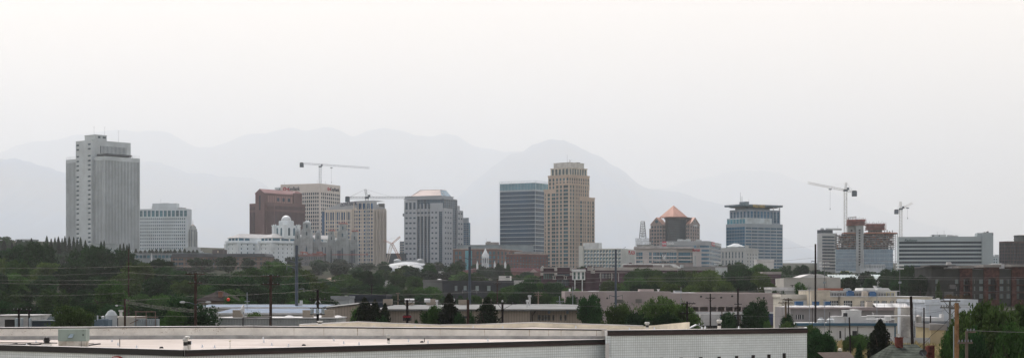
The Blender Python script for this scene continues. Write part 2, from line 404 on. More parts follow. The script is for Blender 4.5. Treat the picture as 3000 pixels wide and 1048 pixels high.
# ================================================================ downtown, left half
GR = mat('roof_gravel', (0.34,0.33,0.31), 0.95)
# ---- tall white slit tower
def slit_tower():
    b = Bld('office_tower', 'tallest tower, white with close vertical slits and a blank shaft of small windows', 'tower', 193, 305, 410, 1740, 41)
    st = mat('white_quartzite', (0.47,0.495,0.50), 0.85, 0.07, 0.05, fine=0.08); gl = GLASS('slit_glass', (0.035,0.042,0.05), 0.3, 0.2)
    zt, zc = b.z(457), b.z(413, -b.w*0.5)
    m = M(); w, dp = b.w, b.dp
    u = [b.uF(p) for p in (193, 220, 268, 305)]
    sp = lambda a, c, n: dict(cols=even(a, c, n, 0.46, 0.6), rows=[(6, zt-4.2)], gm=gl, dep=0.9, name='window_strip')
    b.body(m, u[2]-2, 0, 0, dp, 0, zt, F_=sp(u[2]-2, 0, 9), R_=sp(0, dp, 24), top=1)
    b.body(m, u[0], u[1]+3, 0, dp*0.9, 0, zt-0.5, F_=sp(u[0], u[1]+3, 8), top=1)
    m.build('flank', [st, GR], b.o)
    # the core: shaft in front, slab running back above the roof
    c0, c1 = b.uF(222, 3.2), b.uF(267.5, 3.2); m = M(); y1 = b.uR(383)*1.0
    # find the depth at which the slab's end stands at column 383
    k = (383-1500)/F; o = b.B+b.ux*c1; y1 = (k*o.y-o.x)/(b.uy.x-k*b.uy.y)
    g2 = GLASS('shaft_window_glass', (0.05,0.06,0.07), 0.25, 0.2)
    tops = [426,439] + [459,473,486,499] + rng(518.5, 663, 12)[:9] + [623.5,637,650.5] + rng(641, 641, 2)[:0] + [643+20, 663+13.5, 690-0.5, 703]
    tops = [426,439,459,473,486,499,518.5,532,545,558,571.5,584.5,598,611,624,643,656.5,669.5,683,695.5,708]
    cw = (c1-c0)*0.19
    rows = [(b.z(t+3.6, c0), b.z(t-1.0, c0)) for t in tops]
    b.body(m, c0, c1, -3.2, y1, 0, zc, F_=dict(cols=[(c0+0.8, c0+0.8+cw), (c1-1.2-cw, c1-1.2)], rows=rows, gm=g2, dep=0.6), top=1)
    # blade slots of the crown wall
    ya = y1*0.16; cr = even(ya, y1*0.88, 20, 0.45)
    for a, c in cr:
        m.box(c1, c, b.z(446), c1+0.55, c+(cr[1][0]-cr[0][1]), b.z(422))
    g3 = M()
    for a, c in cr: g3.box(c1+0.02, a, b.z(446)+0.4, c1+0.2, c, b.z(422)-0.4)
    for v in (0.28, 0.55, 0.78): m.box(c0+0.6+cw, -3.26, 0, c0+0.75+cw, -3.2, zc)
    m.build('shaft', [st, GR], b.o)
    g3.build('crown_slots', gl, b.o)
    # dark canopy terrace round the roof
    dk = mat('dark_canopy', (0.06,0.07,0.08), 0.6); m = M()
    m.prism([(c1+0.1, 4), (-3, 4), (-1.5, 6), (-1.5, dp*0.8), (c1+0.1, dp*0.9)], zt+1.4, zt+3.2)
    for i in range(14): m.bar((-2.0, 5+i*dp*0.055, zt), (-2.0, 5+i*dp*0.055, zt+1.5), 0.12)
    for i in range(6): m.bar((c1+3+i*3.2, 4.4, zt), (c1+3+i*3.2, 4.4, zt+1.5), 0.12)
    m.build('canopy', dk, b.o)
    m = M(); rail(m, [(u[0]+0.3, 0.4, zt-0.5), (u[1]+1, 0.4, zt-0.5)], 2.6, 2, 0.12); m.build('railing', mat('white_rail', (0.6,0.6,0.6), 0.6), b.o); m = M(); rail(m, [(-0.4, dp*0.72, zt), (-0.4, dp-0.3, zt)], 2.4, 2, 0.12)
    m.build('railing', mat('white_rail', (0.6,0.6,0.6), 0.6), b.o)
    # penthouse
    m = M(); px0, px1 = c0+(c1-c0)*0.75, c1+0.0; q0 = y1*0.02; q1 = y1*0.36
    m.box(c0+9, 2, zc, c1-1, q1, zc+5.6); m.box(c0+8.7, 1.7, zc+5.6, c1-0.7, q1+0.3, zc+6.2)
    m.box(c1-1, 6, zc+2.6, c1-0.93, 9, zc+4.6, 1); m.box(c1-1, 12, zc+2.6, c1-0.93, 16, zc+4.6, 1)
    m.build('penthouse', [st, gl], b.o)
    antenna(b, c1-4, 3, zc+6.2, 9, arms=2, r=0.12); antenna(b, c1-3, 16, zc+6.2, 9.5, arms=1, r=0.13); antenna(b, c1-3, 34, zc, 13, arms=2, r=0.13)
    b.done()
slit_tower()
# ---- white apartment-like block
def white_block():
    b = Bld('office_block', 'white block right of the slit tower, small windows under a tall teal row', 'building', 404, 548, 552.5, 1880, 8)
    st = mat('white_concrete', (0.58,0.61,0.62), 0.85, 0.06, 0.05); g1 = GLASS('teal_glass', (0.07,0.15,0.16), 0.2); g2 = GLASS('small_glass', (0.07,0.09,0.1), 0.3)
    zt = b.z(611); w, dp = b.w, b.dp; m = M()
    zs = b.z(634.5)
    rows = [(b.z(638+9.65*i+4.4), b.z(638+9.65*i)) for i in range(13)]
    b.body(m, -w, 0, 0, 16, 0, zs, F_=dict(cols=[(u, u+1.35) for p in rng(411, 539, 22) for u in [b.uF(p)]], rows=rows, gm=g2, dep=0.3), mi=0)
    b.body(m, -w, 0, 0, 16, zs, zt, F_=dict(cols=[(b.uF(p), b.uF(p+8.2)) for p in rng(409, 539, 12)], rows=[(zs+0.6, b.z(616))], gm=g1, dep=0.8, mull=1, mm=st, hm=1), top=1)
    m.build('wall', [st, GR], b.o)
    m = M(); x0, x1 = b.uF(442), b.uF(513); m.box(x0, 5, zt, x1, 14, b.z(594)); m.box(b.uF(437.5), 8, zt, x0-0.01, 13, b.z(601))
    m.build('penthouse', st, b.o)
    antenna(b, b.uF(464), 8, b.z(594), 4.4); roof_units(b, [(b.uF(523), 7, zt, 5, 4, 1.8), (b.uF(532), 8, zt, 4, 4, 1.4)])
    m = M(); m.box(b.uF(470), 6, b.z(594), b.uF(490), 10, b.z(593)); m.box(b.uF(476), 4.9, b.z(603), b.uF(482), 5.0, b.z(602)); m.build('roof_trim', st, b.o)
    b.done()
white_block()
# ---- stepped deco tower with spire
def deco_tower():
    b = Bld('stepped_tower', 'slim pale stepped tower with a pointed spire, right of the white block', 'tower', 553, 563, 577, 1830, 30)
    st = mat('deco_stone', (0.42,0.43,0.42), 0.85, 0.08, 0.05); gl = GLASS('deco_glass', (0.04,0.06,0.07), 0.3)
    w, dp = b.w, b.dp; m = M()
    zt = b.z(669); zt2 = b.z(662)
    b.body(m, -w, 0, 0, dp, b.z(725), zt, F_=dict(cols=even(-w, 0, 2, 0.42), rows=[(b.z(722), b.z(672))], gm=gl, dep=0.5), R_=dict(cols=even(0, dp, 3, 0.4), rows=[(b.z(722), b.z(672))], gm=gl, dep=0.5))
    m.box(-w+0.7, 0.7, zt, -0.7, dp-0.7, zt2); m.box(-w+1.5, 1.5, zt2, -1.5, dp-1.5, b.z(660))
    for a in (-w-0.5, 0.0): m.box(a, -0.5, b.z(727), a+0.5, 1.2, b.z(677))
    m.box(0, dp-1.2, b.z(727), 0.5, dp+0.4, b.z(677))
    m.box(-w-4, -3, b.z(733), 2.5, dp+3, b.z(724)); m.box(-w-6, -5, 0, 4, dp+5, b.z(733))
    m.build('wall', st, b.o)
    m = M(); m.prism([(-w+1.5, 1.5), (-1.5, 1.5), (-1.5, dp-1.5), (-w+1.5, dp-1.5)], b.z(660), b.z(656.5), s1=0.15); m.bar((-w/2, dp/2, b.z(658)), (-w/2, dp/2, b.z(643)), 0.4, 6, 0.08)
    m.build('spire', mat('deco_copper', (0.4,0.33,0.28), 0.5), b.o); b.done()
deco_tower()
# ---- low terrace building with conifers on it, grey low blocks on the hill
def flat_block(name, label, pa, pb, d, top, bot, col, th=4, depth=14, rows=None, cols=None, trim=None, cat='building', rough=0.85, gcol=(0.06,0.08,0.09), parapet=True):
    b = Bld(name, label, cat, pa, pb, None, d, th, depth)
    mt = mat(name+'_wall_'+str(pa), col, rough, 0.1, 0.08, fine=0.06); gl = GLASS('block_glass'+str(pa), gcol, 0.3); m = M(); zt = b.z(top)
    sp = None
    if rows: sp = dict(cols=[(b.uF(c[0]), b.uF(c[1])) for c in cols], rows=[(b.z(r[1]), b.z(r[0])) for r in rows], gm=gl, dep=0.4)
    b.body(m, -b.w, 0, 0, depth, 0, zt, F_=sp, top=1)
    m.build('wall', [mt, GR], b.o)
    if parapet:
        m = M(); t = mat('coping_'+name+str(pa), trim or [c*0.8 for c in col], 0.8)
        m.box(-b.w-0.2, -0.2, zt-0.5, 0.2, 0.35, zt+0.6); m.box(-0.15, 0.351, zt-0.1, 0.2, depth, zt+0.6); m.box(-b.w-0.2, 0.351, zt-0.1, -b.w+0.15, depth, zt+0.6)
        m.build('coping', t, b.o)
    return b, m
b, _ = flat_block('assembly_hall', 'low grey hall with a glassy band and a planted roof terrace, below the white block', 383, 600, 1620, 741, 760, (0.3,0.33,0.34), 3, 60, rows=[(746.5, 755)], cols=[(386+i*11, 395+i*11) for i in range(19)], gcol=(0.09,0.13,0.14))
m = M(); m.box(-b.w+5, 8, b.z(741), b.uF(555), 60, b.z(733)); m.build('upper_terrace', mat('terrace_stone', (0.33,0.35,0.35)), b.o)
m = M(); m.cyl(b.uF(449), -6, b.z(790), b.z(752), 1.0, 0.7, 6); m.cyl(b.uF(449), -6, b.z(752), b.z(740), 0.9, 0.05, 6); m.build('thin_spire', mat('white_paint', (0.7,0.7,0.7)), b.o); b.done()
b, _ = flat_block('low_block', 'small flat grey building on the far left, half hidden by treetops', 46, 94, 1500, 702, 740, (0.36,0.38,0.38), 5, 16); b.done()
b, _ = flat_block('low_block', 'grey flat-roofed building at the foot of the slit tower', 262, 336, 1560, 715, 740, (0.36,0.39,0.39), 3, 20, rows=[(728,733)], cols=[(266+i*8,270+i*8) for i in range(8)]); b.done()
b, _ = flat_block('low_block', 'grey house-like block among trees left of the slit tower', 150, 203, 1450, 722, 750, (0.33,0.36,0.37), 6, 20)
m = M(); m.prism([(b.uF(172), 0.5), (b.uF(184), 0.5), (b.uF(184), 8), (b.uF(172), 8)], b.z(722), b.z(716), s1=0.1); m.build('roof_peak', mat('peak_white', (0.6,0.6,0.6)), b.o); b.done()
# ---- long brown-brick block with a dark attic
def brick_long():
    b = Bld('apartment_block', 'long brown-brick block with a dark slate attic and loggias, below the white domed hotel', 'building', 500, 778, 803, 1330, 10)
    br = mat('brown_brick', (0.17,0.125,0.105), 0.9, 0.12, 0.1, fine=0.1); gl = GLASS('loggia_glass', (0.05,0.06,0.07), 0.3); dk = mat('slate_attic', (0.06,0.065,0.072), 0.7)
    w, dp = b.w, b.dp; m = M(); za = b.z(752); zt = b.z(742)
    cols = [(b.uF(a), b.uF(c)) for a, c in ((505,520),(522,537),(543,548),(566,572),(580,588),(596,602),(608,614),(622,628),(634,640),(646,652),(664,676),(682,686),(694,700),(710,720),(722,734),(738,742),(746,752),(762,768))]
    rw = [(b.z(761), b.z(755)), (b.z(775), b.z(767)), (b.z(787), b.z(780)), (b.z(800), b.z(793))]
    m.box(-w, 0, 0, 0, dp, za, 0, 'DFR')
    for f, u0, u1, cc in ((('F', 0), -w, 0, cols), (('R', 0), 0, dp, even(0, dp, 4, 0.4))):
        h = b.wall(m, f, u0, u1, 0, za, cc, rw, 0.8); b.glaze(f, h, gl, 0.8, mull=1, mm=mat('frame_grey', (0.3,0.3,0.3)))
    m.build('wall', br, b.o)
    m = M(); m.box(-w-0.6, -0.6, za, 0.6, dp+0.6, za+0.5); m.prism([(-w, 0), (0, 0), (0, dp), (-w, dp)], za+0.5, zt, s1=0.97); m.build('attic', dk, b.o)
    m = M(); m.box(-w, -0.25, b.z(765.5), 0, -0.01, b.z(764)); m.box(-w, -0.25, b.z(778.5), 0, -0.01, b.z(777.3)); m.build('string_course', mat('band_stone', (0.25,0.2,0.18)), b.o)
    m = M(); x0, x1 = b.uF(620), b.uF(652.5); m.box(x0, 1.5, zt-0.2, x1, 10, b.z(730)); m.box(b.uF(635), 1.45, b.z(739), b.uF(638.5), 1.49, b.z(733), 1); m.build('penthouse', [mat('penthouse_dark', (0.10,0.085,0.085)), mat('door_cream', (0.5,0.4,0.3))], b.o)
    b.done()
brick_long()
# ---- brown gabled office tower
def brown_tower():
    b = Bld('office_tower', 'brown granite tower with a gabled top and red metal roof', 'tower', 731, 804, 894, 1860, 38)
    st = mat('brown_granite', (0.14,0.08,0.08), 0.6, 0.08, 0.05, fine=0.06); s2 = mat('rose_granite', (0.27,0.17,0.155), 0.6, 0.06, 0.05); gl = GLASS('bronze_glass', (0.05,0.045,0.055), 0.2, 0.25)
    rf = mat('red_metal_roof', (0.19,0.085,0.075), 0.45, 0.08, 0.1)
    w, dp = b.w, b.dp; m = M(); zt = b.z(593)
    f1 = lambda a, c, n: dict(cols=even(a, c, n, 0.5, 0.8), rows=[(5, zt-10), (zt-7.5, zt-3.5)], gm=gl, dep=0.5, name='window_strip')
    u = [b.uF(p, 3) for p in (748, 774)]
    b.body(m, -w, 0, 0, dp, 0, zt, F_=dict(cols=even(-w, u[0]-0.5, 5, 0.5, 0.6)+even(u[1]+0.5, 0, 9, 0.5, 0.8), rows=[(5, zt-10), (zt-7.5, zt-3.5)], gm=gl, dep=0.5, name='window_strip'), R_=f1(0, dp, 24), top=0)
    m.build('wall', st, b.o)
    # gabled slab rising through the middle
    m = M(); k = (884-1500)/F; o = b.B+b.ux*u[1]; y1 = (k*o.y-o.x)/(b.uy.x-k*b.uy.y); ze = b.z(565, (u[0]+u[1])/2); za = b.z(554, (u[0]+u[1])/2); xm = (u[0]+u[1])/2
    b.body(m, u[0], u[1], -3, y1, 0, ze, F_=dict(cols=[(xm-1.3, xm+1.3)], rows=[(zt-8, ze-3)], gm=gl, dep=0.4, name='window_strip', mull=1), R_=None)
    m.face([(u[0],-3,ze), (u[1],-3,ze), (xm,-3,za)]); m.face([(u[0],y1,ze), (xm,y1,za), (u[1],y1,ze)])
    m.build('gable_shaft', st, b.o)
    m = M(); e = 0.5
    for sx in (u[0], u[1]):
        sg = 1 if sx == u[1] else -1
        m.face([(sx+sg*e,-3.4,ze-0.5), (sx+sg*e,y1+0.4,ze-0.5), (xm,y1+0.4,za+0.35), (xm,-3.4,za+0.35)]); m.face([(sx+sg*e,-3.4,ze-0.9), (sx+sg*e,y1+0.4,ze-0.9), (xm,y1+0.4,za), (xm,-3.4,za)])
        m.face([(sx+sg*e,-3.4,ze-0.5), (xm,-3.4,za+0.35), (xm,-3.4,za), (sx+sg*e,-3.4,ze-0.9)])
    # little cross gable at the far end
    m.build('roof', rf, b.o)
    m = M(); x = u[1]; ys = even(2, y1-8, 13, 0.72)
    for a, c in ys: m.box(x+0.01, a, zt+1, x+0.25, c, ze-3)
    m.build('rose_panels', s2, b.o); m = M()
    for q in (0.30, 0.45, 0.60, 0.75): m.box(x+0.26, y1*q, ze-9, x+0.34, y1*q+3.5, ze-5)
    m.split('attic_window', gl, b.o)
    m = M(); m.box(x+0.01, y1-14, zt, x+1.4, y1-1, ze+1.5); m.prism([(x-2, y1-14.4), (x+1.8, y1-14.4), (x+1.8, y1-0.6), (x-2, y1-0.6)], ze+1.5, ze+4.2, 1, s1=0.3, c=(x-2, y1-7.5)); m.build('end_gable', [st, rf], b.o)
    b.done()
brown_tower()
# ---- white bank tower with sign
def key_logo(b, f, u, z, s, m):
    k = M(); pt = lambda a, o, c: b.pt(f, a, o, c)
    def slab(x0, z0, x1, z1):
        p = [pt(u+x0*s, 0.05, z+z0*s), pt(u+x1*s, 0.05, z+z0*s), pt(u+x1*s, 0.05, z+z1*s), pt(u+x0*s, 0.05, z+z1*s)]; q = [pt(u+x0*s, 0.4, z+z0*s), pt(u+x1*s, 0.4, z+z0*s), pt(u+x1*s, 0.4, z+z1*s), pt(u+x0*s, 0.4, z+z1*s)]
        k.face(q); 
        for i in range(4): j = (i+1) % 4; k.face([p[i], p[j], q[j], q[i]])
    # round-cornered bow with a hole, shaft and two teeth
    for i in range(12):
        a0, a1 = 2*math.pi*i/12, 2*math.pi*(i+1)/12; ro, ri = 0.55, 0.22; c = lambda a, r: (0.55+r*math.cos(a), 0.55+r*math.sin(a))
        q = [pt(u+c(a0,ri)[0]*s, 0.4, z+c(a0,ri)[1]*s), pt(u+c(a0,ro)[0]*s, 0.4, z+c(a0,ro)[1]*s), pt(u+c(a1,ro)[0]*s, 0.4, z+c(a1,ro)[1]*s), pt(u+c(a1,ri)[0]*s, 0.4, z+c(a1,ri)[1]*s)]
        k.face(q)
    slab(1.05, 0.42, 2.0, 0.68); slab(1.5, 0.2, 1.68, 0.42); slab(1.82, 0.1, 2.0, 0.42)
    return k.build('logo', m, b.o)
def key_tower():
    b = Bld('office_tower', 'white gridded tower with dark bank lettering and a red key emblem on its top band', 'tower', 799, 938, 997, 1980, 24)
    st = mat('cream_concrete', (0.62,0.55,0.50), 0.85, 0.05, 0.05); gl = GLASS('grey_glass', (0.05,0.06,0.075), 0.2)
    w, dp = b.w, b.dp; m = M(); zt = b.z(537); zg = b.z(561)
    rows = [(b.z(563+11.1*i+7.4), b.z(563+11.1*i)) for i in range(15)]
    x0 = b.uF(822)
    b.body(m, x0, 0, 0, dp, 0, zt, F_=dict(cols=even(x0, -1.2, 18, 0.72, 0.6), rows=rows, gm=gl, dep=0.5), R_=dict(cols=even(1.2, dp, 10, 0.72, 0.5), rows=rows, gm=gl, dep=0.5), top=1)
    for i in range(1, 9): m.box(x0*i/9-0.04, -0.06, zg+0.5, x0*i/9+0.04, -0.001, zt)
    m.build('wall', [st, GR], b.o)
    dk = mat('sign_dark', (0.035,0.045,0.075), 0.5); rd = mat('sign_red', (0.42,0.04,0.06), 0.5)
    text_part('sign', 'KeyBank', dk, b.o, 6.6, (b.uF(843), -0.1, b.z(555.5)), ext=0.2, bold=0.12, fit=b.uF(878)-b.uF(843))
    key_logo(b, ('F', 0), b.uF(829), b.z(556.5), 4.6, rd)
    text_part('sign', 'KeyBank', dk, b.o, 6.0, (0.1, b.uR(967), b.z(555)), (math.pi/2, 0, math.pi/2), ext=0.2, bold=0.1, fit=b.uR(993.5)-b.uR(967))
    key_logo(b, ('R', 0), b.uR(958.5), b.z(556), 4.0, rd)
    # steel-framed plant at the left rear
    m = M(); xa = b.uF(801); m2 = M()
    for i in range(7):
        x = xa+(x0-xa)*i/6; m.bar((x, 4, 0), (x, 4, b.z(545)), 0.3); m.bar((x, 14, 0), (x, 14, b.z(545)), 0.3)
    for z in (b.z(545), b.z(549), b.z(553), b.z(557)): m.bar((xa, 4, z), (x0, 4, z), 0.3); m.bar((xa, 14, z), (x0, 14, z), 0.3)
    m2.box(xa+0.5, 6, 0, x0-0.01, 13, b.z(550)); m.build('steel_frame', mat('teal_steel', (0.10,0.16,0.18), 0.5), b.o); m2.build('rear_wing', mat('rear_teal', (0.14,0.18,0.2)), b.o)
    antenna(b, -6, 3, zt, 4, arms=2); antenna(b, -2, 6, zt, 5, arms=1); antenna(b, b.uF(830), 3, zt, 3); antenna(b, 1-8, dp*0.5, zt, 4)
    b.done()
key_tower()
# ---- bank tower with curved grey crown
def zions_tower():
    b = Bld('office_tower', 'cream-piered bank tower with blue glass and dark lettering on its sloping grey crown', 'tower', 952, 1092, 1131, 1800, 22)
    st = mat('cream_pier', (0.58,0.50,0.43), 0.8, 0.05, 0.05); s2 = mat('grey_crown', (0.36,0.36,0.37), 0.5, 0.05, 0.05); gl = GLASS('blue_glass_a', (0.02,0.065,0.12), 0.2, 0.3)
    w, dp = b.w, b.dp; zt = b.z(611); m = M()
    U = b.uF
    zb = [(b.z(642), b.z(618))]
    low = [(b.z(646+10.9*i+7.6), b.z(646+10.9*i)) for i in range(14)]
    # left bay: tall glass panels above, floors below
    xl = U(1033); colsL = even(-w, xl, 12, 0.74, 0.6)
    # keep piers wider every second opening
    b.body(m, -w, xl, 0, dp, 0, zt, F_=dict(cols=colsL, rows=[(b.z(643), b.z(619))]+low, gm=gl, dep=0.6, mull=1, mm=mat('mull_grey', (0.2,0.22,0.25))), top=1)
    xm = U(1092); b.body(m, xl, xm, 1.2, dp, 0, zt+1.5, F_=dict(cols=even(xl, xm, 8, 0.68, 0.3), rows=[(b.z(615+10.9*i+7.4), b.z(615+10.9*i)) for i in range(17)], gm=gl, dep=0.6, mull=1, mm=mat('mull_grey', (0.2,0.22,0.25))), top=1)
    b.body(m, xm, 0.01, 0, dp, 0, zt, R_=dict(cols=even(0, dp, 8, 0.72, 0.6), rows=[(b.z(643), b.z(616))]+low, gm=gl, dep=0.6, mull=1, mm=mat('mull_grey', (0.2,0.22,0.25))), top=1)
    for p in (952, 964, 981, 997, 1013, 1028): m.box(U(p)-0.05, -0.7, 0, U(p)+1.1, -0.001, b.z(615))
    for p in (1035, 1047, 1059, 1071, 1083): m.box(U(p), 0.4, 0, U(p)+0.9, 1.199, b.z(592))
    for q in (0.0, 0.25, 0.5, 0.75, 0.97): m.box(0.011, dp*q, 0, 0.7, dp*q+1.0, b.z(612))
    m.box(-w-0.4, -0.8, b.z(615), xl, -0.71, b.z(611)); m.box(-w-0.4, -0.8, b.z(645.5), xl, -0.71, b.z(643.5))
    m.build('wall', [st, GR], b.o)
    # crown
    m = M(); zc = b.z(586); pts = [(U(958), zt), (U(958), b.z(608)), (U(990), b.z(597)), (U(1040), b.z(587.5)), (U(1092), zc), (U(1104), zc+0.2)]
    y0, y1 = 1.6, dp-3
    top = [(U(953)+1, b.z(609)), (U(968), b.z(602)), (U(992), b.z(594)), (U(1016), b.z(589.5)), (U(1044), b.z(587)), (U(1092), b.z(586))]
    for (xa, za), (xb, zb_) in zip(top, top[1:]):
        m.face([(xa,y0,zt-1), (xb,y0,zt-1), (xb,y0,zb_), (xa,y0,za)]); m.face([(xa,y0,za), (xb,y0,zb_), (xb,y1,zb_), (xa,y1,za)])
    xr = top[-1][0]; m.box(xr+0.001, 0.8, zt-1, -1.5, dp*0.30, b.z(586)); m.box(xr, dp*0.30, zt-1, -1.6, dp*0.45, b.z(597)); m.box(xr, dp*0.45, zt-1, -1.6, dp*0.8, b.z(603)); m.box(xr-8, y1-1, zt-1, xr, y1, b.z(592))
    m.build('crown', s2, b.o)
    m = M()
    for i in range(8): x = U(1044)+i*(xm-U(1044))/8; m.box(x+0.3, 0.5, b.z(612), x+2.0, 1.59, b.z(595))
    m.build('crown_window', gl, b.o)
    text_part('sign', 'ZIONS BANK', mat('sign_dark', (0.035,0.045,0.075)), b.o, 6.0, (U(995.5), y0-0.25, b.z(602.5)), (math.pi/2, R(-4), 0), ext=0.15, bold=0.02, fit=U(1044)-U(995.5))
    # dark side wing at the left
    m = M(); xa = U(941); b.body(m, xa, -w-0.01, 1.5, dp*0.8, 0, b.z(615), F_=dict(cols=even(xa, -w, 1, 0.9), rows=[(4, b.z(618))], gm=gl, dep=0.2, hm=24, mm=mat('mull_grey', (0.2,0.22,0.25)), name='glass_wall')); m.build('side_wing', mat('dark_wing', (0.12,0.14,0.17)), b.o)
    b.done()
zions_tower()
# ---- white hotel with dome
def hip(m, x0, x1, y0, y1, z0, z1, inset, e=1.2, mi=0):
    a = [(x0-e,y0-e,z0), (x1+e,y0-e,z0), (x1+e,y1+e,z0), (x0-e,y1+e,z0)]
    if (x1-x0) < (y1-y0): xm = (x0+x1)/2; r = [(xm, y0+inset, z1), (xm, y1-inset, z1)]; m.face([a[0],a[1],r[0]],mi); m.face([a[1],a[2],r[1],r[0]],mi); m.face([a[2],a[3],r[1]],mi); m.face([a[3],a[0],r[0],r[1]],mi)
    else: ym = (y0+y1)/2; r = [(x0+inset, ym, z1), (x1-inset, ym, z1)]; m.face([a[0],a[1],r[1],r[0]],mi); m.face([a[1],a[2],r[1]],mi); m.face([a[2],a[3],r[0],r[1]],mi); m.face([a[3],a[0],r[0]],mi)
    m.face(list(reversed(a)), mi)
def white_hotel():
    st = mat('glazed_white', (0.68,0.70,0.70), 0.6, 0.05, 0.08, fine=0.05); gl = GLASS('attic_glass', (0.07,0.12,0.15), 0.15); g2 = GLASS('hotel_window_glass', (0.09,0.11,0.12), 0.3); rf = mat('pale_metal_roof', (0.30,0.29,0.28), 0.5, 0.06, 0.1)
    b = Bld('hotel', 'white ornate hotel with two hipped wings and a domed corner tower', 'hotel', 760, 796, 1000, 1700, 44)
    # two parallel wings end-on to the viewer, running back to the right
    def wing(x0, x1, y0, y1, nR, hR):
        m = M(); zc = b.z(708, x1, y0); ze = b.z(695.5, x1, y0); zr = b.z(684, (x0+x1)/2, y0+8)
        rows = [(b.z(t+h, x1, y0), b.z(t, x1, y0)) for t, h in ((713,5),(725,5),(737,5),(749,5),(761,5),(773,5))]
        b.body(m, x0, x1, y0, y1, 0, zc, F_=dict(cols=even(x0, x1, 3, 0.17), rows=rows, gm=g2, dep=0.4), R_=dict(cols=even(y0, y1, nR, 0.2), rows=rows, gm=g2, dep=0.4))
        b.body(m, x0+1, x1-1, y0+1, y1-1, zc, ze, F_=dict(cols=even(x0+1, x1-1, 3, 0.8, 0.5), rows=[(zc+1.6, ze-0.5)], gm=gl, dep=0.3, mull=2), R_=dict(cols=even(y0+1, y0+(y1-y0)*hR, max(2, int(nR*hR/2)), 0.85), rows=[(zc+1.6, ze-0.5)], gm=gl, dep=0.3, mull=2))
        m.build('wall', st, b.o)
        m = M(); m.box(x0-1.6, y0-1.6, zc-0.9, x1+1.6, y1+1, zc+0.1); m.box(x0-0.8, y0-0.8, zc-2.0, x1+0.8, y1+0.8, zc-0.91); zz = b.z(722.5, x1, y0); m.box(x0-0.4, y0-0.4, zz, x1+0.4, y1, zz+0.5)
        n = int((y1-y0)/1.6)
        for i in range(n): m.box(x1+0.81, y0+i*1.6, zc-1.9, x1+1.4, y0+i*1.6+0.6, zc-0.92)
        for i in range(int((x1-x0)/1.6)): m.box(x0+i*1.6, y0-1.4, zc-1.9, x0+i*1.6+0.6, y0-0.81, zc-0.92)
        for cx, cy in ((x0, y0), (x1, y0)):
            m.prism([(cx-1.6, cy-1.6), (cx+1.6, cy-1.6), (cx+1.6, cy+1.6), (cx-1.6, cy+1.6)], zc-8, zc-2.01, s1=1.35); m.box(cx-1.2, cy-1.2, zc+0.11, cx+1.2, cy+1.2, zc+1.3)
        m.build('cornice', st, b.o)
        m = M(); hip(m, x0+1, x1-1, y0+1, y1-1, ze, zr, 8); m.build('roof', rf, b.o)
    w = b.w
    wing(-w, 0, 0, b.dp, 16, 0.75)
    # left wing: same width, further left
    k = (700-1500)/F; B2 = b.hit(718, b.B, b.ux); xl1 = b.uF(698)+0.0; xl0 = b.uF(664)
    wing(xl0, xl1, 0, 75, 9, 0.22)
    m = M(); m.box(xl1-2, 22, 0, -w+0.5, 70, b.z(712)); m.build('link_block', st, b.o)
    # domed tower
    cx, cy = -w*0.45, b.dp*0.22; k = (838.5-1500)/F
    o = b.B+b.ux*cx; cy = (k*o.y-o.x)/(b.uy.x-k*b.uy.y); S_ = (b.B+b.ux*cx+b.uy*cy).y/F; zz = lambda p: b.z(p, cx, cy)
    m = M(); h = 9.2
    m.box(cx-h, cy-h, zz(700), cx+h, cy+h, zz(668)); m.box(cx-h*0.82, cy-h*0.82, zz(668), cx+h*0.82, cy+h*0.82, zz(660))
    for sx in (-1, 1):
        for sy in (-1, 1):
            px, py = cx+sx*h*0.95, cy+sy*h*0.95; m.box(px-2, py-2, zz(700), px+2, py+2, zz(660)); m.box(px-2.5, py-2.5, zz(662), px+2.5, py+2.5, zz(659.5))
            for ax in (-1.8, 1.8): m.prism([(px+ax-0.5, py-0.5), (px+ax+0.5, py-0.5), (px+ax+0.5, py+0.5), (px+ax-0.5, py+0.5)], zz(659.5), zz(656.5), s1=0.3)
    m.lathe(cx, cy, [(h*0.8, zz(662)), (h*0.8, zz(652)), (h*0.72, zz(651.5)), (h*0.72, zz(646.5)), (h*0.6, zz(646))], 16)
    for i in range(12):
        a = 2*math.pi*i/12; m.lathe(cx+h*0.8*math.cos(a), cy+h*0.8*math.sin(a), [(0.7, zz(661)), (0.7, zz(649)), (0.05, zz(646))], 5)
    m.build('dome_tower', st, b.o)
    m = M(); m.lathe(cx, cy, [(h*0.58*math.cos(t), zz(646)+h*0.58*1.05*math.sin(t)) for t in rng(0, 1.45, 8)], 20); m.build('dome', mat('dome_white', (0.62,0.62,0.62), 0.4), b.o, smooth=True)
    m = M()
    for f, u, pl in (('F', cx, cy-h), ('R', cy, cx+h)):
        for du in (-3.4, 3.4):
            prof = [(-1.4, zz(690)), (1.4, zz(690)), (1.4, zz(670)), (0.7, zz(667.5)), (-0.7, zz(667.5)), (-1.4, zz(670))]
            m.face([b.pt((f, pl), u+du+a, 0.06, c) for a, c in prof])
    m.split('arched_window', g2, b.o)
    b.done()
white_hotel()
